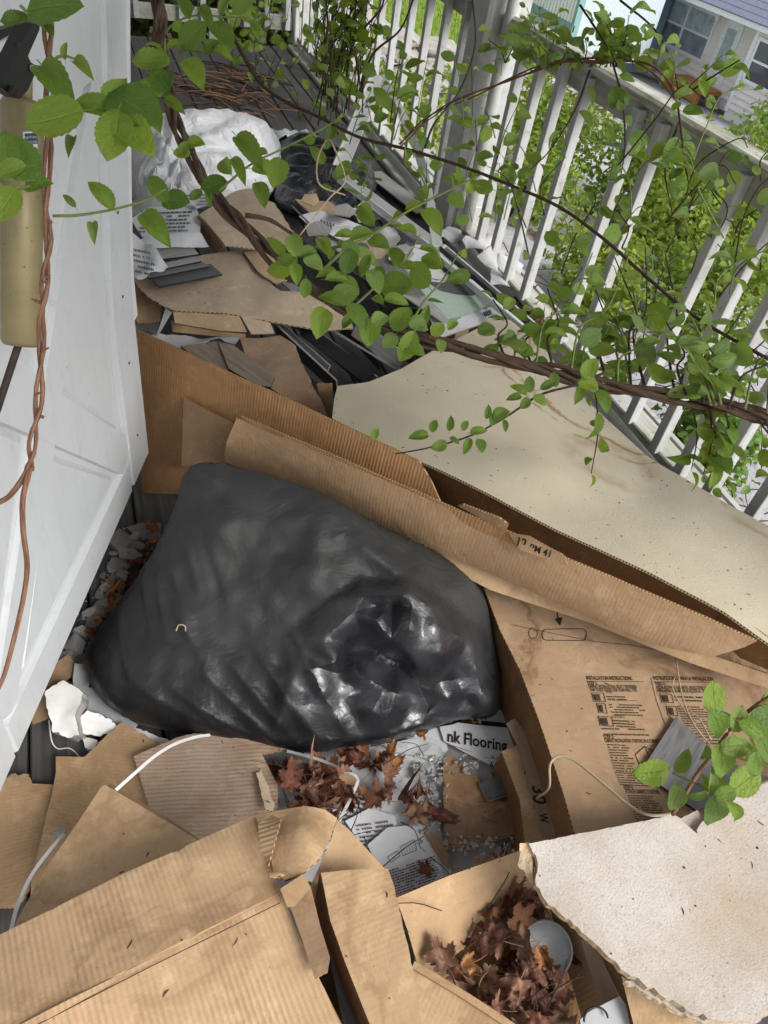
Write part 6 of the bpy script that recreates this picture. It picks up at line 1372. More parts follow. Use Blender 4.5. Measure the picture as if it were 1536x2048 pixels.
for k in range(5): x, y = rng.uniform(915, 990), rng.uniform(1590, 1650); pline([(x, y), (x + rng.uniform(10, 40), y + rng.uniform(-25, 15))], .0535, .0009, 'print_soft', cpn, 'scratch')
o, _ = sheet('plank_sample', [(958, 1566, .062), (1014, 1548, .062), (1022, 1588, .062), (976, 1602, .062)], M['vinyl_dark'], M['vinyl_edge'], None, .006, .05, flat=True, smooth=False); tag(o, 'small black plank sample beside the narrow carton', 'plank')
t = ctn('cardboard_piece', 'small brown cardboard strip among the leaves', loc=at(700, 1560, 0)); sheet('sheet', [(664, 1540, .05), (718, 1555, .05), (712, 1575, .05), (668, 1558, .05)], M['tan_torn'], M['edge'], t, .004, .03)
t = ctn('cardboard_piece', 'brown cardboard strip beside the instruction sheet', loc=at(870, 1710, 0)); sheet('sheet', [(850, 1668, .058), (870, 1665, .058), (900, 1715, .058), (900, 1740, .058), (885, 1725, .058)], M['worn_brown'], M['edge'], t, .004, .03)
p, _ = paper([(590, 1600, .026), (690, 1520, .026), (800, 1500, .026), (890, 1540, .026), (880, 1660, .026), (905, 1750, .026), (790, 1800, .026), (640, 1700, .026)], 'large dirty white sheet beneath the maple leaves and instruction sheets', seed=19, warp=.004)
for i, (x, y, s_) in enumerate(((842, 1545, 34), (868, 1590, 26), (880, 1560, 22), (850, 1580, 20), (905, 1560, 18), (872, 1640, 22), (838, 1530, 18), (890, 1690, 20))):
    p_ = at(x, y, .045); o = bpy.data.objects.new('plaster_chip', CH[(i * 2) % 10]); COL.objects.link(o); k = s_ * (p_ - ORI).length / FPX; o.location = p_; o.scale = (k, k * .8, k * .35); o.rotation_euler = (0, 0, i * 1.3); tag(o, 'flat pale plaster chip on the papers beside the scratched cardboard square', 'plaster', 'plaster chips on the papers')
# crumbs: uncountable
rng = random.Random(99); V = []; F = []
for i in range(1100):
    k = rng.random()
    if k < .22: px, py = rng.gauss(865, 20), rng.uniform(1510, 1700)
    elif k < .32: px, py = rng.uniform(890, 1030), rng.gauss(1690, 12)
    elif k < .38: px, py = rng.gauss(935, 25), rng.gauss(1535, 12)
    else:
        tt = rng.random(); px, py = 285 - tt * 140 + rng.gauss(0, 14), 1060 + tt * 280 + rng.gauss(0, 16)
    p = at(px, py, .052 if k < .38 else .006) + Vector((0, 0, rng.uniform(0, .006))); s = .0012 + .009 * rng.random() ** 3; b = len(V)
    th = rng.uniform(0, 6.28); V += [p + Vector((s * math.cos(th + q), s * math.sin(th + q), 0)) * rng.uniform(.6, 1) for q in (0, 2, 4)] if False else [p + Vector((s * math.cos(th + q) * rng.uniform(.5, 1.2), s * math.sin(th + q) * rng.uniform(.5, 1.2), 0)) for q in (0, 2.1, 4.2)]; V += [p + Vector((rng.uniform(-.3, .3) * s, rng.uniform(-.3, .3) * s, s * .6))]; F += [(b, b + 1, b + 3), (b + 1, b + 2, b + 3), (b + 2, b, b + 3)]
tag(mk('plaster_crumbs', V, F, M['plaster']), 'pale plaster crumbs scattered over the papers and deck', 'crumbs', kind='stuff')
t = ctn('debris_board', 'dirty grey sheet under the papers below the bag', 'board', loc=at(800, 1600, 0)); sheet('sheet', [(520, 1500, .018), (860, 1420, .018), (1050, 1500, .018), (1060, 1720, .018), (880, 1800, .018), (600, 1760, .018), (520, 1620, .018)], M['paper_grey'], M['edge'], t, .006, .05, .003, 4, 95)
o, _ = sheet('plastic_sheet', [(760, 1490, .045), (830, 1475, .05), (880, 1490, .05), (892, 1525, .05), (840, 1512, .05), (790, 1502, .045)], M['clear'], None, None, .001, .012, .02, 14, 4); tag(o, 'milky plastic film at the edge of the black bag', 'plastic sheet')

# ---- bottom centre carton with leaves -----------------------------------------------------------
lb = thing('leaf_filled_carton', 'open brown carton full of dry leaves, bottom centre', 'carton', at(1050, 1950, 0))
sheet('back_flap', [(792, 1796, .20), (900, 1752, .20), (1038, 1702, .20), (1075, 1740, .17), (1060, 1820, .11), (960, 1900, .10), (880, 1965, .12), (836, 1935, .17), (815, 1860, .19)], M['tan_smooth'], M['edge'], lb, .005, .03, .003, 4, 101)
sheet('front_panel', [(822, 1930, .24), (836, 1932, .245), (920, 1984, .245), (1010, 2044, .245), (1060, 2090, .24), (960, 2130, .20), (840, 2100, .20)], M['tan_smooth'], M['edge'], lb, .005, .03, .003, 4, 102)
ribbon('rim', [at(826, 1930, .248), at(920, 1986, .25), at(1015, 2048, .25), at(1070, 2090, .245)], .011, .007, M['tan_torn'], lb)
sheet('bottom_panel', [(860, 1850, .055), (1080, 1740, .055), (1290, 1960, .055), (1300, 2150, .055), (1000, 2150, .055), (860, 1990, .055)], M['brown_dark'], M['edge'], lb, .005, .06)
sheet('side_panel', [(1085, 1730, .16), (1140, 1790, .17), (1210, 1870, .18), (1265, 1960, .18), (1285, 2090, .18), (1185, 2100, .08), (1150, 1990, .07), (1110, 1860, .07)], M['brown_light'], M['edge'], lb, .005, .03, .002, 4, 103)
sheet('tape', [(1165, 1880, .165), (1190, 1885, .175), (1240, 1990, .18), (1262, 2090, .18), (1220, 2095, .14), (1195, 1985, .14)], M['tape'], None, lb, .0008, .03, 0, 1, 3, disp=lambda x, y, p: .004)
t = ctn('carton_flap', 'tan carton flap under the speckled board, bottom right', loc=at(1330, 2000, .1)); sheet('flap', [(1243, 1952, .25), (1300, 1985, .265), (1400, 2035, .27), (1480, 2050, .27), (1470, 2100, .24), (1280, 2100, .22)], M['tan_smooth'], M['edge'], t, .005, .03, .006, 6, 104)
gp = thing('grey_plastic_panel', 'grey plastic panel with a black ring mark at the bottom edge', 'plastic panel', at(1215, 2030, .1)); gpo, _ = sheet('panel', [(1160, 2040, .21), (1180, 2022, .212), (1240, 1992, .215), (1252, 2010, .215), (1268, 2090, .21), (1170, 2100, .205)], M['plastic_grey'], None, gp, .006, .03)
tube('ring', [at(1192 + 24 * math.cos(a), 2040 - 26 * math.sin(a), .219) for a in [3.3 - k * .35 for k in range(10)]], .0018, M['rubber'], gp, 5)
# metal lid
ld = thing('metal_lid', 'round grey metal can lid among the dry leaves', 'lid', at(1105, 1895, .1))
lc_ = at(1092, 1898, .13); ln = Vector((-.30, -.35, .85)).normalized(); lu = ln.orthogonal().normalized(); lv = ln.cross(lu); lr = 45 * (lc_ - ORI).length / FPX; V = []; F = []; prof = [(0, 0), (.86, 0), (.89, .002), (.92, .005), (.97, .005), (1.0, .002), (1.0, -.003)]
V.append(lc_); m = 36
for (rr, h) in prof[1:]:
    for k in range(m): a = 2 * math.pi * k / m; V.append(lc_ + (lu * math.cos(a) + lv * math.sin(a)) * lr * rr + ln * h)
for k in range(m): F.append((0, 1 + k, 1 + (k + 1) % m))
for i in range(len(prof) - 2):
    for k in range(m): F.append((1 + i * m + k, 1 + (i + 1) * m + k, 1 + (i + 1) * m + (k + 1) % m, 1 + i * m + (k + 1) % m))
mk('disc', V, F, M['galv'], ld, None, True)
# speckled fibreboard
fbz = thing('fibreboard', 'broken speckled white fibreboard sheet at the lower right', 'board', at(1350, 1800, .2))
sheet('board', [(1058, 1686, .34, .0006), (1200, 1660, .345, .001), (1350, 1630, .35, .002), (1372, 1650, .348, .002), (1392, 1668, .346, .002), (1408, 1640, .348, .002), (1440, 1602, .35, .001), (1536, 1564, .35), (1720, 1520, .35), (1720, 1930, .35), (1540, 2006, .34, .002), (1490, 2042, .335, .002), (1430, 2040, .335, .003), (1335, 1998, .33, .003), (1250, 1945, .33, .0025), (1190, 1888, .33, .0025), (1140, 1840, .33, .002), (1090, 1800, .33, .002), (1072, 1770, .33, .002), (1075, 1720, .335, .0015)], M['fibre'], M['fibre_edge'], fbz, .016, .03, .006, 4, 111)
sheet('lower_layer', [(1250, 1962, .312, .002), (1335, 2012, .312, .002), (1430, 2055, .315, .002), (1500, 2056, .315, .002), (1560, 2010, .32, .002), (1700, 1960, .32), (1600, 1900, .315), (1350, 1950, .31)], M['fibre'], M['fibre_edge'], fbz, .012, .03, .004, 5, 112)
sheet('broken_flap', [(1040, 1686, .33, .002), (1056, 1684, .33), (1064, 1720, .325), (1066, 1770, .32, .002), (1050, 1752, .31, .003), (1036, 1730, .31, .003)], M['fibre_edge'], M['fibre_edge'], fbz, .012, .01, .006, 20, 113)
o, _ = sheet('fibre_fragment', [(1358, 1640, .335, .001), (1395, 1620, .335, .001), (1420, 1655, .335, .001), (1395, 1668, .335, .001)], M['fibre'], M['fibre_edge'], None, .01, .02, .002, 9, 2); tag(o, 'small grey fragment in the notch of the speckled board', 'board fragment')
# pale root string over the printed carton
w = thing('pale_vine_root', 'thin pale dead vine curling over the printed carton', 'vine', at(1200, 1560, .3))
tube('stem', [at(1074, 1596, .14), at(1098, 1575, .2), at(1100, 1530, .25), at(1118, 1512, .27), at(1150, 1522, .28), at(1200, 1562, .30), at(1260, 1612, .33), at(1300, 1630, .36), at(1345, 1628, .38)], .0026, M['root'], w, 6)
for pts in ([(1350, 1352), (1346, 1380), (1375, 1430), (1400, 1465), (1425, 1495)], [(1352, 1318), (1360, 1370), (1372, 1415), (1395, 1460), (1430, 1500)], [(1372, 1415), (1400, 1440), (1422, 1480)]): tube('stem', [at(x, y, .235 + .01 * i) for i, (x, y) in enumerate(pts)], .0016, M['root'], w, 5)

# ---- dry maple leaves ------------------------------------------------------------------------
def maple_mesh(seed, curl):
    rng = random.Random(seed); out = []
    lobes = [(90, 1.0), (38, .86), (142, .86), (-12, .56), (192, .56)]
    keyp = []
    angs = sorted(lobes, key=lambda q: q[0])
    def add(a, r): keyp.append((math.radians(a), r))
    prev = None
    add(-62, .10)
    for i, (a, r) in enumerate(angs):
        j = rng.uniform(.9, 1.1); r *= j
        add(a - 20, r * .66); add(a - 16, r * .60); add(a - 12, r * .84); add(a - 7, r * .78); add(a, r * .94); add(a + 7, r * .78); add(a + 12, r * .84); add(a + 16, r * .60); add(a + 20, r * .66)
        if i < len(angs) - 1: add((a + angs[i + 1][0]) / 2, .46)
    add(242, .10)
    P = [Vector((r * math.cos(a), r * math.sin(a))) for a, r in keyp]; nb = len(P); poly = [tuple(p) for p in P]; inner = []
    for a in range(-9, 10):
        for b in range(-6, 11):
            x, y = a * .1 + (.05 if b % 2 else 0), b * .1
            if inpoly(x, y, poly) and min((Vector((x, y)) - p).length for p in P) > .05: inner.append(Vector((x, y)))
    ov, oe, of, _, _, _ = delaunay_2d_cdt(P + inner, [], [list(range(nb))], 1, 1e-6); V = []; UV = []
    ca = rng.uniform(0, 3.14)
    for q in ov:
        r = q.length; th = math.atan2(q.y, q.x); s = q.x * math.cos(ca) + q.y * math.sin(ca)
        z = curl * (.55 * s * s + .25 * r * r) + .10 * curl * math.sin(th * 5 + seed) * r + .34 * noise.noise(Vector((q.x * 2.0, q.y * 2.0, seed * 3))) + .12 * noise.noise(Vector((q.x * 7, q.y * 7, seed)))
        k = 1 - .28 * abs(curl) * r * r; V.append((q.x * k, q.y * k, z))
        UV.append((min(abs(((math.degrees(th) - a + 180) % 360) - 180) * r / 60 for a, _ in lobes), r))
    F = []
    for f in of:
        f = list(f); ar = sum(ov[f[i]].x * ov[f[(i + 1) % len(f)]].y - ov[f[(i + 1) % len(f)]].x * ov[f[i]].y for i in range(len(f)))
        F.append(tuple(f if ar > 0 else reversed(f)))
    # stalk
    pp = [Vector((0, 0, V[0][2] * 0)), Vector((.02, -.35, .06)), Vector((.08, -.75, .14 * rng.uniform(-1, 1.5)))]; tv, tf, tu = tube_data(catmull(pp, 3), (.014, .009), 4); k = len(V); V += [tuple(v) for v in tv]; F += [tuple(i + k for i in f) for f in tf]; UV += [(0, 0)] * len(tv)
    return V, F, UV
MAP = {}
for mat in ('dry', 'dry_dark', 'dry_orange'):
    L_ = []
    for k in range(8):
        vs, fs, uv = maple_mesh(k + 1, (.4, -1.0, 1.5, .9, -1.5, 1.9, .15, -.6)[k]); me = bpy.data.meshes.new('maple_leaf'); me.from_pydata(vs, [], fs); me.materials.append(M[mat]); me.polygons.foreach_set('use_smooth', [True] * len(me.polygons))
        u = me.uv_layers.new(name='UVMap'); li = np.empty(len(me.loops), dtype=np.int32); me.loops.foreach_get('vertex_index', li); u.data.foreach_set('uv', np.array(uv, dtype=np.float32)[li].ravel()); L_.append(me)
    MAP[mat] = L_
def maple(px, py, z, s, mat, var, rot, label, group, tilt=(0, 0)):
    p = at(px, py, z); o = bpy.data.objects.new('maple_leaf', MAP[mat][var % 8]); COL.objects.link(o); k = s * (p - ORI).length / FPX; o.scale = (k * rng.uniform(.55, 1.1), k * rng.uniform(.65, 1.15), k * rng.uniform(.7, 1.4)); o.location = p; o.rotation_euler = (tilt[0], tilt[1], rot); tag(o, label, 'leaf', group); return o
rng = random.Random(123)
def heap(n, fx, fy, z0, z1, smin, smax, mats, label, group, ok=None):
    i = 0
    while i < n:
        px, py = fx(), fy()
        if ok and not ok(px, py): continue
        maple(px, py, z0 + (z1 - z0) * rng.random(), rng.uniform(smin, smax), rng.choice(mats), rng.randrange(8), rng.uniform(0, 6.28), label, group, (rng.gauss(0, .4), rng.gauss(0, .4))); i += 1
okA = lambda x, y: inpoly(x, y, [(556, 1545), (572, 1508), (700, 1560), (690, 1620), (660, 1640), (560, 1635)])
heap(26, lambda: rng.uniform(550, 700), lambda: rng.uniform(1505, 1640), .06, .12, 46, 66, ('dry_dark', 'dry', 'dry_dark'), 'red brown dry maple leaf in the heap left of the bent strapping band', 'maple leaves left of the strap', okA)
okB = lambda x, y: inpoly(x, y, [(665, 1500), (760, 1495), (820, 1520), (870, 1600), (840, 1640), (760, 1630), (720, 1570)])
heap(10, lambda: rng.uniform(660, 870), lambda: rng.uniform(1495, 1640), .055, .09, 48, 66, ('dry_dark', 'dry'), 'dark dry maple leaf on the papers below the black bag', 'maple leaves below the bag', okB)
for (x, y, s, m, v, r_, lab) in ((705, 1515, 52, 'dry_orange', 6, 2.4, 'orange brown maple leaf touching the black bag'), (775, 1535, 62, 'dry_orange', 0, -.5, 'largest orange brown maple leaf below the black bag'), (860, 1620, 62, 'dry_dark', 6, -2.2, 'flat grey brown pointed maple leaf beside the plaster crumbs'), (760, 1600, 56, 'dry_dark', 3, .8, 'dark folded maple leaf left of the grey brown one'), (845, 1470, 40, 'dry_orange', 5, 1.0, 'curled tan leaf against the foot of the black bag'), (858, 1735, 40, 'dry_dark', 3, 1.8, 'dark red leaf lying on the instruction sheet'), (700, 1595, 40, 'dry', 2, 3.0, 'small leaf under the bend of the strapping band'), (932, 1420, 36, 'dry_orange', 4, .4, 'brown leaf on the green top of the flooring panel'), (955, 1440, 30, 'dry', 2, 2.0, 'small red leaf on the black band of the flooring panel')):
    maple(x, y, .075, s, m, v, r_, lab, 'maple leaves below the bag', (rng.gauss(0, .15), rng.gauss(0, .15)))
okC = lambda x, y: inpoly(x, y, [(870, 1900), (930, 1850), (960, 1800), (950, 1730), (1060, 1700), (1075, 1770), (1100, 1820), (1110, 1920), (1140, 1990), (1165, 2060), (1010, 2060), (900, 1975)])
heap(66, lambda: rng.uniform(860, 1170), lambda: rng.uniform(1700, 2060), .07, .17, 46, 68, ('dry', 'dry', 'dry_dark', 'dry'), 'crumpled reddish dry maple leaf in the open bottom carton', 'maple leaves in the bottom carton', okC)
for (x, y, s, m, v, r_, z, lab) in ((890, 1925, 56, 'dry', 6, .1, .19, 'flat purplish maple leaf at the left of the bottom carton'), (945, 1925, 44, 'dry_orange', 2, 1.6, .20, 'yellow curled leaf beside the flat purplish leaf'), (960, 1740, 62, 'dry', 7, -2.0, .17, 'large pinkish leaf at the top of the bottom carton'), (1000, 1880, 56, 'dry', 1, .8, .19, 'pinkish star shaped leaf in the middle of the bottom carton'), (1040, 1960, 60, 'dry', 4, 2.2, .19, 'large pale pink curled leaf above the bottom edge'), (1075, 2030, 60, 'dry_dark', 7, 2.8, .18, 'dark red leaf at the bottom edge beside the grey panel'), (1000, 2020, 50, 'dry', 3, 1.0, .19, 'reddish leaf at the bottom edge of the picture'), (1085, 1925, 46, 'dry_orange', 5, .2, .19, 'small tan leaf on the metal lid'), (1055, 1885, 60, 'dry', 7, 1.2, .18, 'reddish leaf covering the left rim of the metal lid'), (1062, 1935, 58, 'dry', 1, 2.6, .19, 'brown leaf lying across the lower left of the metal lid'), (1048, 1850, 54, 'dry_dark', 3, .3, .17, 'dark leaf above the metal lid')):
    maple(x, y, z, s, m, v, r_, lab, 'maple leaves in the bottom carton', (rng.gauss(0, .15), rng.gauss(0, .15)))
okD = lambda x, y: inpoly(x, y, [(300, 1030), (330, 1060), (300, 1130), (250, 1210), (190, 1290), (170, 1270), (240, 1150), (285, 1080)])
heap(24, lambda: rng.uniform(160, 335), lambda: rng.uniform(1020, 1300), .02, .05, 22, 38, ('dry_dark', 'dry_dark', 'dry_orange'), 'dark dry leaf in the shade between the door and the black bag', 'leaves beside the door', okD)
heap(26, lambda: rng.uniform(1040, 1110), lambda: rng.uniform(575, 680), .02, .07, 26, 44, ('dry_dark', 'dry'), 'brown leaf litter beside the bottom rail', 'leaves along the bottom rail', lambda x, y: abs((y - 575) - 1.3 * (x - 1030)) < 45)
for i in range(26):
    px, py = rng.choice(((rng.uniform(600, 860), rng.uniform(1500, 1760)), (rng.uniform(880, 1120), rng.uniform(1760, 2020)))); p = at(px, py, .19 if px > 870 and py > 1750 else .10); a = rng.uniform(0, 6.28); L = rng.uniform(.05, .14); q = p + Vector((math.cos(a) * L, math.sin(a) * L, rng.uniform(-.02, .04)))
    tag(tube('leaf_stalk', [p, p.lerp(q, .5) + Vector((.008, .004, .012)), q], (.0013, .0008), M['twig'], None, 4, 3), 'thin dry leaf stalk lying on the leaf litter', 'stalk', 'leaf stalks in the litter')
# ------------------------------------------------------------------ living vines
def wind(name, pts, r, mat, parent, strands=3, turns=6, sub=10, seed=0, spread=1.0):
    """Several strands twisted round each other like a rope."""
    pp = catmull(pts, sub); n = len(pp); rng = random.Random(seed)
    for s in range(strands):
        ph = 2 * math.pi * s / strands + rng.uniform(-.4, .4); out = []; tr = turns * rng.uniform(.55, 1.3)
        for i, p in enumerate(pp):
            d = (pp[min(n - 1, i + 1)] - pp[max(0, i - 1)]).normalized(); a = d.cross(Vector((.2, .9, .3))).normalized(); b = d.cross(a); t = i / (n - 1); th = ph + tr * 2 * math.pi * t; k = r * .62 * spread * (1 + .9 * noise.noise(Vector((t * 9, s * 3.3, seed))))
            out.append(p + a * k * math.cos(th) + b * k * math.sin(th))
        vs, fs, uv = tube_data(out, r * .52 * rng.uniform(.55, 1.1), 7, .12, seed + s); mk(name, vs, fs, M[mat], parent, uv, True)
    return pp
# --- main twisted vine sweeping from the top, over the pile, to the right edge
mv = thing('twisted_vine', 'thick twisted woody vine sweeping from the top left down to the right edge', 'vine', atd(620, 570, 1.5))
MP = [(318, -60, 1.75), (318, 30, 1.72), (322, 120, 1.68), (345, 215, 1.64), (365, 285, 1.60), (400, 345, 1.56), (445, 410, 1.52), (505, 475, 1.48), (575, 545, 1.44), (640, 590, 1.42), (720, 632, 1.40), (820, 672, 1.40), (930, 702, 1.40), (1050, 728, 1.40), (1140, 752, 1.41), (1230, 775, 1.42), (1340, 792, 1.44), (1440, 812, 1.46), (1560, 838, 1.48)]
wind('woody_stem', [atd(*q) for q in MP], .0125, 'bark', mv, 5, 5, 8, 3, 1.15)
def sp(par, pts, d, r0, r1, n, size, seed, mat='leaf', stem='stem_green', **kw):
    P = [atd(x, y, (d[0] + (d[1] - d[0]) * i / (len(pts) - 1)) if isinstance(d, tuple) else d) for i, (x, y) in enumerate(pts)]
    shoot(par, P, r0, r1, n, size, seed, mat, stem, **kw)
sp(mv, [(330, 120), (335, 60), (385, 32), (450, 34), (500, 35)], 1.55, .0022, .0012, 6, .055, 1)
for q in ((305, 118, 1.45, 62, 185, 'leaf', 0), (385, 72, 1.4, 58, 40, 'leaf', 2), (378, 100, 1.4, 40, 10, 'leaf', 3), (384, 142, 1.4, 62, -55, 'leaf', 1), (422, 95, 1.42, 34, 40, 'leaf', 4), (440, 105, 1.42, 40, -20, 'leaf', 5), (330, 170, 1.45, 48, 60, 'leaf_deep', 4), (322, 160, 1.45, 45, 120, 'leaf_deep', 2), (345, 208, 1.45, 42, -30, 'leaf', 3), (305, 175, 1.45, 44, 150, 'leaf', 0), (352, 92, 1.45, 36, 10, 'leaf', 5), (410, 30, 1.5, 44, -60, 'leaf', 5), (370, 15, 1.5, 40, 110, 'leaf', 3), (448, 12, 1.5, 34, 70, 'leaf_pale', 5), (483, 14, 1.5, 40, 20, 'leaf_pale', 2),
          (370, 300, 1.4, 34, 60, 'leaf', 1), (388, 288, 1.4, 36, 0, 'leaf', 0), (365, 305, 1.4, 30, 190, 'leaf', 2), (430, 368, 1.38, 50, 200, 'leaf_deep', 2), (392, 388, 1.38, 28, 220, 'leaf_deep', 0), (418, 395, 1.38, 26, -80, 'leaf_deep', 3), (475, 335, 1.35, 50, -60, 'leaf', 5), (495, 295, 1.35, 75, -50, 'leaf', 3), (552, 340, 1.3, 58, -100, 'leaf', 0), (520, 385, 1.3, 50, -70, 'leaf', 1)): px_leaf(mv, *q[:5], mat=q[5], var=q[6])
sp(mv, [(440, 380), (500, 330), (560, 300), (640, 260), (690, 230)], (1.35, 1.7), .0022, .0012, 7, .05, 5)
sp(mv, [(490, 430), (540, 440), (590, 470), (640, 480)], 1.45, .005, .002, 0, .05, 6, stem='bark')
for i, q in enumerate(((575, 520, 40, 160), (555, 495, 48, 110), (590, 490, 52, 80), (615, 505, 46, 30), (560, 540, 46, 200), (590, 545, 42, -60), (625, 525, 44, -20), (648, 490, 58, 100), (640, 640, 66, -120), (668, 600, 56, 150), (690, 590, 58, 60), (712, 632, 60, -30), (735, 660, 62, -80), (700, 640, 48, 40), (760, 640, 46, 20), (790, 600, 48, -20), (800, 640, 52, 60), (815, 690, 66, -100), (835, 650, 46, 0), (850, 635, 44, 70), (828, 700, 42, -40), (755, 600, 36, 120), (700, 500, 44, -60), (720, 470, 46, 30), (695, 520, 52, -90), (730, 530, 48, -120), (748, 560, 50, -80), (690, 470, 36, 160), (875, 660, 36, 40), (905, 650, 34, 60), (880, 690, 30, -60), (655, 545, 40, 200), (610, 575, 36, 250), (672, 556, 44, -10), (780, 680, 40, -140))):
    px_leaf(mv, q[0], q[1], 1.32 + .05 * math.sin(i * 2.1), q[2], q[3] + 20 * math.sin(i), mat=('leaf', 'leaf', 'leaf_pale', 'leaf')[i % 4], var=i * 5 % 6, tilt=.4 * math.sin(i * 1.7))
sp(mv, [(640, 545), (690, 500), (750, 465), (820, 420), (900, 380), (960, 350)], (1.40, 1.8), .0035, .0018, 13, .06, 8)
sp(mv, [(700, 620), (760, 565), (810, 520), (840, 470)], (1.4, 1.55), .0028, .0014, 7, .06, 9)
sp(mv, [(820, 650), (850, 600), (885, 560), (920, 500)], (1.38, 1.6), .0025, .0013, 6, .055, 10)
# small twig hanging over the cream sheet
sp(mv, [(1210, 745), (1150, 770), (1080, 790), (1010, 835), (940, 872), (860, 895), (790, 908)], (1.38, 1.28), .0026, .0012, 0, .05, 11, stem='twig')
for i, q in enumerate(((750, 870, 26, 60), (840, 872, 40, 185), (868, 853, 26, 70), (900, 848, 30, 80), (880, 890, 34, 200), (908, 880, 22, -30), (930, 852, 22, 60), (935, 890, 34, -110), (960, 890, 30, -70), (955, 862, 34, 10), (985, 838, 26, -100), (975, 825, 28, 80), (1000, 830, 38, 20), (1010, 850, 24, -80), (1060, 770, 32, 90), (1040, 780, 36, 150), (1078, 800, 30, -40), (1095, 770, 34, 30), (1050, 805, 28, 230), (1030, 795, 30, 190), (1110, 760, 30, 100), (1160, 785, 40, -110), (1175, 770, 44, -30), (1205, 800, 50, -60), (1180, 740, 46, 60))):
    px_leaf(mv, q[0], q[1], 1.27 + .03 * math.sin(i), q[2], q[3], mat=('leaf', 'leaf', 'leaf_deep')[i % 3], var=i * 3 % 6)
# thick growth to the right along the vine
rng = random.Random(64)
rv = thing('climbing_vine', 'dense leafy vine growth in front of the right balusters', 'vine', atd(1300, 650, 1.7))
for i in range(24):
    x0 = rng.uniform(1010, 1540); y0 = 735 + (x0 - 1050) * .19 + rng.uniform(-6, 6); a = rng.uniform(-.4, .9); L = rng.uniform(120, 300); d0 = 1.42 + .05 * rng.random()
    x1, y1 = x0 + L * math.sin(a) * .8, y0 - L * math.cos(a)
    sp(rv, [(x0, y0), (x0 + .25 * (x1 - x0) - 10, y0 - .4 * (y0 - y1)), ((x0 + x1) / 2 + 15, (y0 + y1) / 2 - 15), (x1, y1)], (d0, d0 + rng.uniform(.05, .35)), .0026, .0012, rng.randrange(6, 10), rng.uniform(.042, .062), 200 + i, mat=('leaf', 'leaf_pale', 'leaf_pale')[i % 3], stem='stem_green' if i % 2 else 'twig')
for i in range(9):
    x0 = rng.uniform(1180, 1540); y0 = 770 + (x0 - 1180) * .2; x1, y1 = x0 + rng.uniform(-40, 60), y0 + rng.uniform(70, 190)
    sp(rv, [(x0, y0), ((x0 + x1) / 2 + 10, (y0 + y1) / 2), (x1, y1)], (1.45, 1.6), .002, .001, 6, .05, 300 + i, mat='leaf_deep' if i % 2 else 'leaf', stem='twig')
# bare dark stem crossing from the left of the post down to the right balusters
tv = thing('thin_vine', 'thin dark woody vine crossing the railing from the twigs to the lower right', 'vine', atd(900, 330, 2.0))
sp(tv, [(430, -10), (470, 80), (520, 165), (575, 205), (640, 235), (720, 275), (820, 300), (930, 335), (1020, 370), (1120, 415), (1210, 480), (1300, 560), (1400, 640), (1540, 720)], (2.1, 1.55), .0042, .0034, 16, .05, 12, stem='twig', start=.3)
sp(tv, [(850, 295), (870, 245), (920, 180), (950, 90), (945, 0)], (2.0, 2.6), .003, .002, 5, .05, 13, stem='twig')
sp(tv, [(690, 390), (640, 370), (635, 320), (655, 280), (670, 300), (690, 360), (660, 395), (640, 420), (600, 470)], (1.75, 1.5), .0018, .0014, 0, .05, 14, stem='root')
# vine over the top rail
rl = thing('rail_vine', 'leafy red stemmed vine draped over the top rail', 'vine', atx(1180, 120, RX))
RP = [(800, 290, 3.0), (850, 240, 2.95), (900, 210, 2.9), (980, 175, 2.8), (1050, 145, 2.7), (1120, 125, 2.6), (1200, 120, 2.5), (1265, 122, 2.42), (1320, 150, 2.35), (1355, 200, 2.3)]
wind('woody_stem', [atd(*q) for q in RP], .0062, 'bark_red', rl, 3, 4, 7, 9, 1.5)
rng = random.Random(71)
for i in range(26):
    x0 = rng.uniform(1000, 1370); y0 = 135 - abs(x0 - 1200) * .05 if x0 < 1280 else 130 + (x0 - 1280) * .6; a = rng.uniform(-.8, .9); L = rng.uniform(50, 130); d0 = 2.72 - (x0 - 1050) * .0013
    x1, y1 = x0 + L * math.sin(a), y0 - L * math.cos(a)
    sp(rl, [(x0, y0), ((x0 + x1) / 2 + 6, (y0 + y1) / 2 - 4), (x1, y1)], (d0, d0 - rng.uniform(-.1, .15)), .0022, .001, rng.randrange(5, 8), rng.uniform(.045, .065), 400 + i, mat=('leaf', 'leaf_pale', 'leaf_pale')[i % 3], stem='stem_green' if i % 3 else 'twig')
for (pts, n, s) in (([(1225, 125), (1245, 200), (1250, 290), (1240, 360)], 12, 1), ([(1355, 205), (1362, 260), (1370, 330), (1385, 400)], 12, 2), ([(1160, 10), (1200, 70), (1230, 120)], 5, 3), ([(1240, 0), (1310, 60), (1345, 130), (1360, 200)], 6, 4), ([(1370, 190), (1430, 150), (1480, 120)], 6, 5), ([(1180, 140), (1150, 220), (1100, 300), (1060, 340)], 8, 6), ([(1360, 240), (1330, 330), (1345, 430)], 7, 7)):
    sp(rl, pts, (2.5, 2.35), .0032, .0016, n, .06, 500 + s, mat='leaf_deep' if s in (1, 2) else 'leaf', stem='twig')
tg = thing('vine_tangle', 'tangle of fine twigs and small leaves climbing the near balusters', 'vine', atd(1280, 400, 2.2)); rng = random.Random(91)
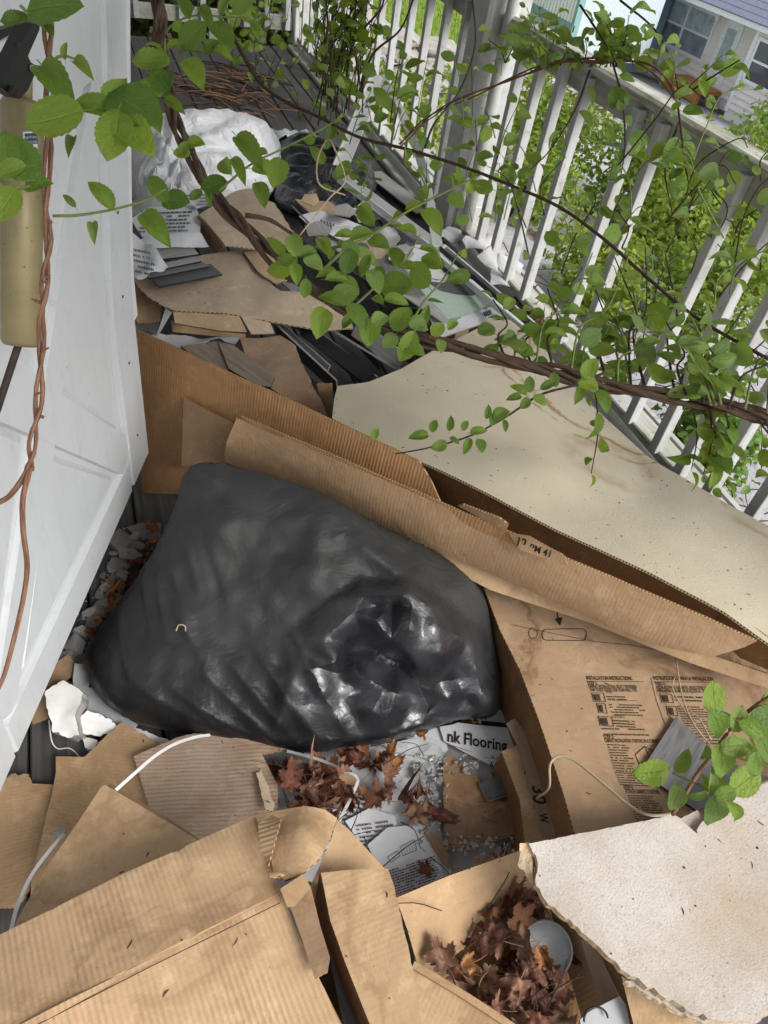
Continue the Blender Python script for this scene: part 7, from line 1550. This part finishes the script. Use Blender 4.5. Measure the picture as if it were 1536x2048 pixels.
for i in range(34):
    x0 = rng.uniform(1030, 1530); y0 = rng.uniform(330, 640); L = rng.uniform(90, 240); a = rng.uniform(-1.1, 1.1); d0 = rng.uniform(1.9, 2.6)
    sp(tg, [(x0, y0), (x0 + L * .3 * math.sin(a) + rng.uniform(-25, 25), y0 - L * .4), (x0 + L * .7 * math.sin(a) + rng.uniform(-25, 25), y0 - L * .7), (x0 + L * math.sin(a), y0 - L * math.cos(a) * .9)], (d0, d0 + rng.uniform(-.2, .2)), .0022, .0009, rng.randrange(3, 7), rng.uniform(.035, .055), 800 + i, mat=('leaf', 'leaf_pale', 'leaf_deep')[i % 3], stem='twig' if i % 3 else 'stem_green')
# growth through the far railing and on the post
fv = thing('post_vine', 'vine leaves climbing between the far balusters and the newel post', 'vine', atd(830, 250, 3.2)); rng = random.Random(81)
for i in range(26):
    x0 = rng.uniform(640, 1010); y0 = rng.uniform(180, 480) - abs(x0 - 830) * .2; a = rng.uniform(-.6, .7); L = rng.uniform(60, 150); d0 = rng.uniform(2.2, 3.2)
    sp(fv, [(x0, y0), (x0 + L * .4 * math.sin(a), y0 - L * .5), (x0 + L * math.sin(a), y0 - L * math.cos(a))], (d0, d0 + .1), .002, .001, 5, .058, 600 + i, mat=('leaf', 'leaf_pale', 'leaf_deep', 'leaf')[i % 4], stem='twig' if i % 2 else 'stem_green')
cv = thing('corner_vine', 'small bright vine shoots at the far end of the deck', 'vine', at(560, 120, 0)); rng = random.Random(83)
for i in range(34):
    x0 = rng.uniform(440, 760); y0 = rng.uniform(90, 260) - (20 if x0 < 560 else 0); L = rng.uniform(40, 110); a = rng.uniform(-.7, .7); p = at(x0, y0, 0)
    if p.y > 6.8: p = at(x0, y0, .25)
    q = p + Vector((rng.uniform(-.15, .15), rng.uniform(-.2, .1), rng.uniform(.2, .55)))
    shoot(cv, [p, p.lerp(q, .5) + Vector((.03, 0, .03)), q], .0028, .0014, 6, .085, 700 + i, 'leaf_pale' if i % 2 else 'shrub', 'twig')
for k_ in range(34):
    x0 = rng.uniform(625, 725); y0 = rng.uniform(120, 260); P = [atd(x0, y0, 4.3 + rng.uniform(-.3, .5)), atd(x0 + rng.uniform(-15, 20), y0 - 60, 4.3 + rng.uniform(-.3, .5)), atd(x0 + rng.uniform(-30, 50), y0 - 140, 4.2), atd(x0 + rng.uniform(-30, 80), y0 - 230, 4.2)]
    shoot(cv, P, .004, .0015, 5, .075, 900 + k_, ('shrub', 'leaf', 'leaf_pale')[k_ % 3], 'twig', start=.3)
for (pts) in ([(660, 200), (680, 110), (700, 30), (720, -20)], [(690, 190), (705, 90), (760, 20), (770, -20)], [(640, 150), (655, 60), (650, -20)], [(720, 190), (745, 110), (800, 60), (830, -10)]):
    P = [atx(x, y, RX - .09) if False else atd(x, y, 4.2) for x, y in pts]; tube('stem', P, (.007, .004), M['twig'], cv, 5, 6)
# --- left hanging vine in front of the door
lvn = thing('hanging_vine', 'two stemmed vine hanging in front of the white door with large round leaves', 'vine', atd(95, 300, .95))
LP = [(95, -40, .98), (95, 60, .97), (100, 150, .96), (97, 260, .95), (92, 400, .94), (96, 480, .94), (90, 560, .94), (84, 640, .94), (80, 740, .94), (74, 830, .94), (64, 900, .94), (58, 940, .94)]
wind('woody_stem', [atd(*q) for q in LP], .0048, 'bark_red', lvn, 2, 4, 8, 5)
tube('woody_stem', [atd(58, 935, .94), atd(40, 965, .95), atd(15, 995, .96), atd(-20, 1012, .97)], (.0036, .003), M['bark_red'], lvn)
tube('woody_stem', [atd(60, 935, .94), atd(46, 1000, .94), atd(46, 1060, .95), atd(54, 1130, .96), atd(48, 1190, .97), atd(30, 1270, .98), atd(10, 1345, .99), atd(-5, 1380, 1.0)], (.0034, .0026), M['bark_red'], lvn)
rng = random.Random(4)
for (x, y) in ((98, 555), (80, 568), (78, 605), (84, 702), (70, 790), (87, 835), (108, 120), (103, 445)):
    p = atd(x, y, .935); q = p + CAM_X * rng.choice((-.008, .008)) + CAM_Y * .004; tube('bud', [p, p.lerp(q, .5), q], (.0022, .0008), M['bark_red'], lvn, 5, 2)
for q in ((102, 15, .93, 96, 0, 'leaf_deep', 2, .2), (30, 36, .95, 42, 190, 'leaf_deep', 0, .2), (98, 58, .94, 24, -60, 'leaf_deep', 1, .2), (108, 158, .90, 92, -50, 'leaf', 3, .3), (112, 232, .86, 100, 195, 'leaf', 2, .1), (196, 212, .9, 70, 160, 'leaf', 1, .3), (232, 190, .9, 60, 60, 'leaf', 4, .2), (262, 212, .88, 108, -35, 'leaf_deep', 2, .2), (225, 262, .86, 92, -100, 'leaf', 0, .2), (262, 270, .86, 92, -40, 'leaf', 4, .25), (300, 225, .92, 60, -60, 'leaf_deep', 1, .1), (240, 225, .9, 62, -80, 'leaf', 5, .4), (142, 285, .95, 40, -95, 'leaf', 5, .7), (160, 130, .95, 50, -40, 'leaf_pale', 5, .6), (130, 103, .95, 26, 80, 'leaf_pale', 5, .5),
          (40, 318, .85, 88, 130, 'leaf_deep', 2, .2), (18, 300, .84, 60, 100, 'leaf_deep', 0, .2), (10, 405, .82, 72, 240, 'leaf', 2, .2), (72, 370, .86, 50, 10, 'leaf_deep', 4, .2), (20, 340, .83, 60, 200, 'leaf', 1, .2),
          (205, 392, 1.0, 58, 130, 'leaf', 3, .5), (186, 458, 1.0, 42, -80, 'leaf_pale', 5, .6), (318, 378, 1.02, 56, 120, 'leaf', 1, .2), (348, 402, 1.02, 54, -5, 'leaf_deep', 2, .2), (308, 450, 1.0, 78, -48, 'leaf', 3, .3), (140, 402, 1.0, 28, 130, 'leaf_pale', 5, .5)): px_leaf(lvn, *q[:5], mat=q[5], var=q[6], tilt=q[7])
for pts, d in (([(152, 217), (200, 226), (240, 215), (280, 200)], .9), ([(105, 432), (160, 430), (230, 418), (290, 400), (330, 378)], 1.0), ([(0, 360), (30, 375), (60, 372)], .85), ([(40, 10), (70, 40), (95, 62)], .94), ([(112, 115), (130, 112), (150, 118)], .95)):
    tube('shoot', [atd(x, y, d) for x, y in pts], (.0018, .0012), M['stem_green'], lvn, 6)
# --- foreground sprig over the printed carton at lower right
fg = thing('foreground_sprig', 'leafy green sprig hanging over the printed carton at the lower right', 'vine', atd(1430, 1520, .95))
sp(fg, [(1345, 1630), (1375, 1580), (1400, 1540), (1425, 1510), (1460, 1460), (1500, 1420), (1560, 1380)], (1.06, .95), .0026, .0024, 0, .05, 15, stem='bark_red')
for i, q in enumerate(((1305, 1540, 66, 190, 0), (1365, 1525, 48, 60, 1), (1350, 1592, 50, -110, 0), (1430, 1398, 60, 95, 2), (1432, 1448, 64, -60, 4), (1478, 1440, 50, 60, 0), (1455, 1440, 34, 120, 3), (1505, 1462, 60, -35, 1), (1470, 1495, 56, 0, 4), (1440, 1520, 62, -85, 0), (1410, 1505, 32, -100, 3), (1500, 1500, 44, 60, 5), (1490, 1565, 66, 30, 2), (1512, 1530, 46, 80, 0), (1425, 1565, 42, 80, 5), (1440, 1575, 44, -40, 1), (1412, 1570, 34, 100, 3), (1425, 1620, 62, -95, 0), (1468, 1625, 56, -55, 5), (1450, 1590, 44, 10, 4), (1530, 1440, 60, 20, 2), (1535, 1400, 44, 60, 1), (1530, 1500, 50, -60, 4), (1395, 1590, 34, 200, 5))):
    px_leaf(fg, q[0], q[1], .95 + .02 * math.sin(i * 1.3), q[2], q[3], mat=('leaf', 'leaf', 'leaf_pale')[i % 3], var=q[4], tilt=.2 * math.sin(i))
for pts in ([(1345, 1545), (1375, 1560), (1395, 1568)], [(1395, 1568), (1430, 1590), (1450, 1612)], [(1440, 1500), (1490, 1520), (1540, 1535)]): tube('shoot', [atd(x, y, .955) for x, y in pts], (.0016, .001), M['stem_green'], fg, 5)

# ------------------------------------------------------------------ dirt: bits of leaf and twig that have settled on everything
bpy.context.view_layer.update(); dg = bpy.context.evaluated_depsgraph_get(); rng = random.Random(314); V = []; F = []; n_ok = 0
SKIP = ('leaf', 'stem', 'woody', 'shoot', 'bud', 'maple', 'twig', 'top_rail', 'porch', 'frame', 'straw', 'stalk', 'bag_body', 'upper_rail', 'baluster', 'cap', 'slab', 'door')
for i in range(1900):
    x, y = rng.uniform(-.2, 1.7), rng.uniform(.15, 3.2); hit, loc, nor, idx, ob, mw = SC.ray_cast(dg, Vector((x, y, 1.0)), Vector((0, 0, -1)))
    k_ = 0
    while hit and ob.name.startswith(SKIP) and k_ < 4: hit, loc, nor, idx, ob, mw = SC.ray_cast(dg, loc - Vector((0, 0, .004)), Vector((0, 0, -1))); k_ += 1
    if not hit or ob.name.startswith(SKIP) or abs(nor.z) < .6 or noise.noise(Vector((x * 3, y * 3, 2))) < -.12: continue
    nor = nor if nor.z > 0 else -nor; a = rng.uniform(0, 6.28); d = Vector((math.cos(a), math.sin(a), 0)); d = (d - nor * d.dot(nor)).normalized(); s2 = nor.cross(d); p = loc + nor * .0008; b = len(V)
    if rng.random() < .45:
        L, w = .003 + .013 * rng.random() ** 2, rng.uniform(.0003, .0006)
        m_ = p + d * L * .5 + s2 * rng.uniform(-.003, .003); q = p + d * L; V += [p - s2 * w, p + s2 * w, m_ + nor * w * 2, q - s2 * w, q + s2 * w]; F += [(b, b + 2, b + 1), (b + 2, b + 3, b + 4), (b, b + 3, b + 2), (b + 1, b + 2, b + 4)]
    else:
        r_ = .0006 + .0028 * rng.random() ** 3; V += [p + (d * math.cos(t) + s2 * math.sin(t)) * r_ * rng.uniform(.5, 1.2) for t in (0, 1.3, 2.6, 3.9, 5.2)] + [p + nor * r_ * .6]; F += [(b + j, b + (j + 1) % 5, b + 5) for j in range(5)]
M['dirt'] = simple('dark_leaf_dirt', (0.085, 0.06, 0.04), 0.9, 0, 0.1, 0.6, 200, 0.0)
tag(mk('leaf_crumbs', V, F, M['dirt']), 'dark crumbs of leaf and twig scattered over the rubbish', 'crumbs', kind='stuff')
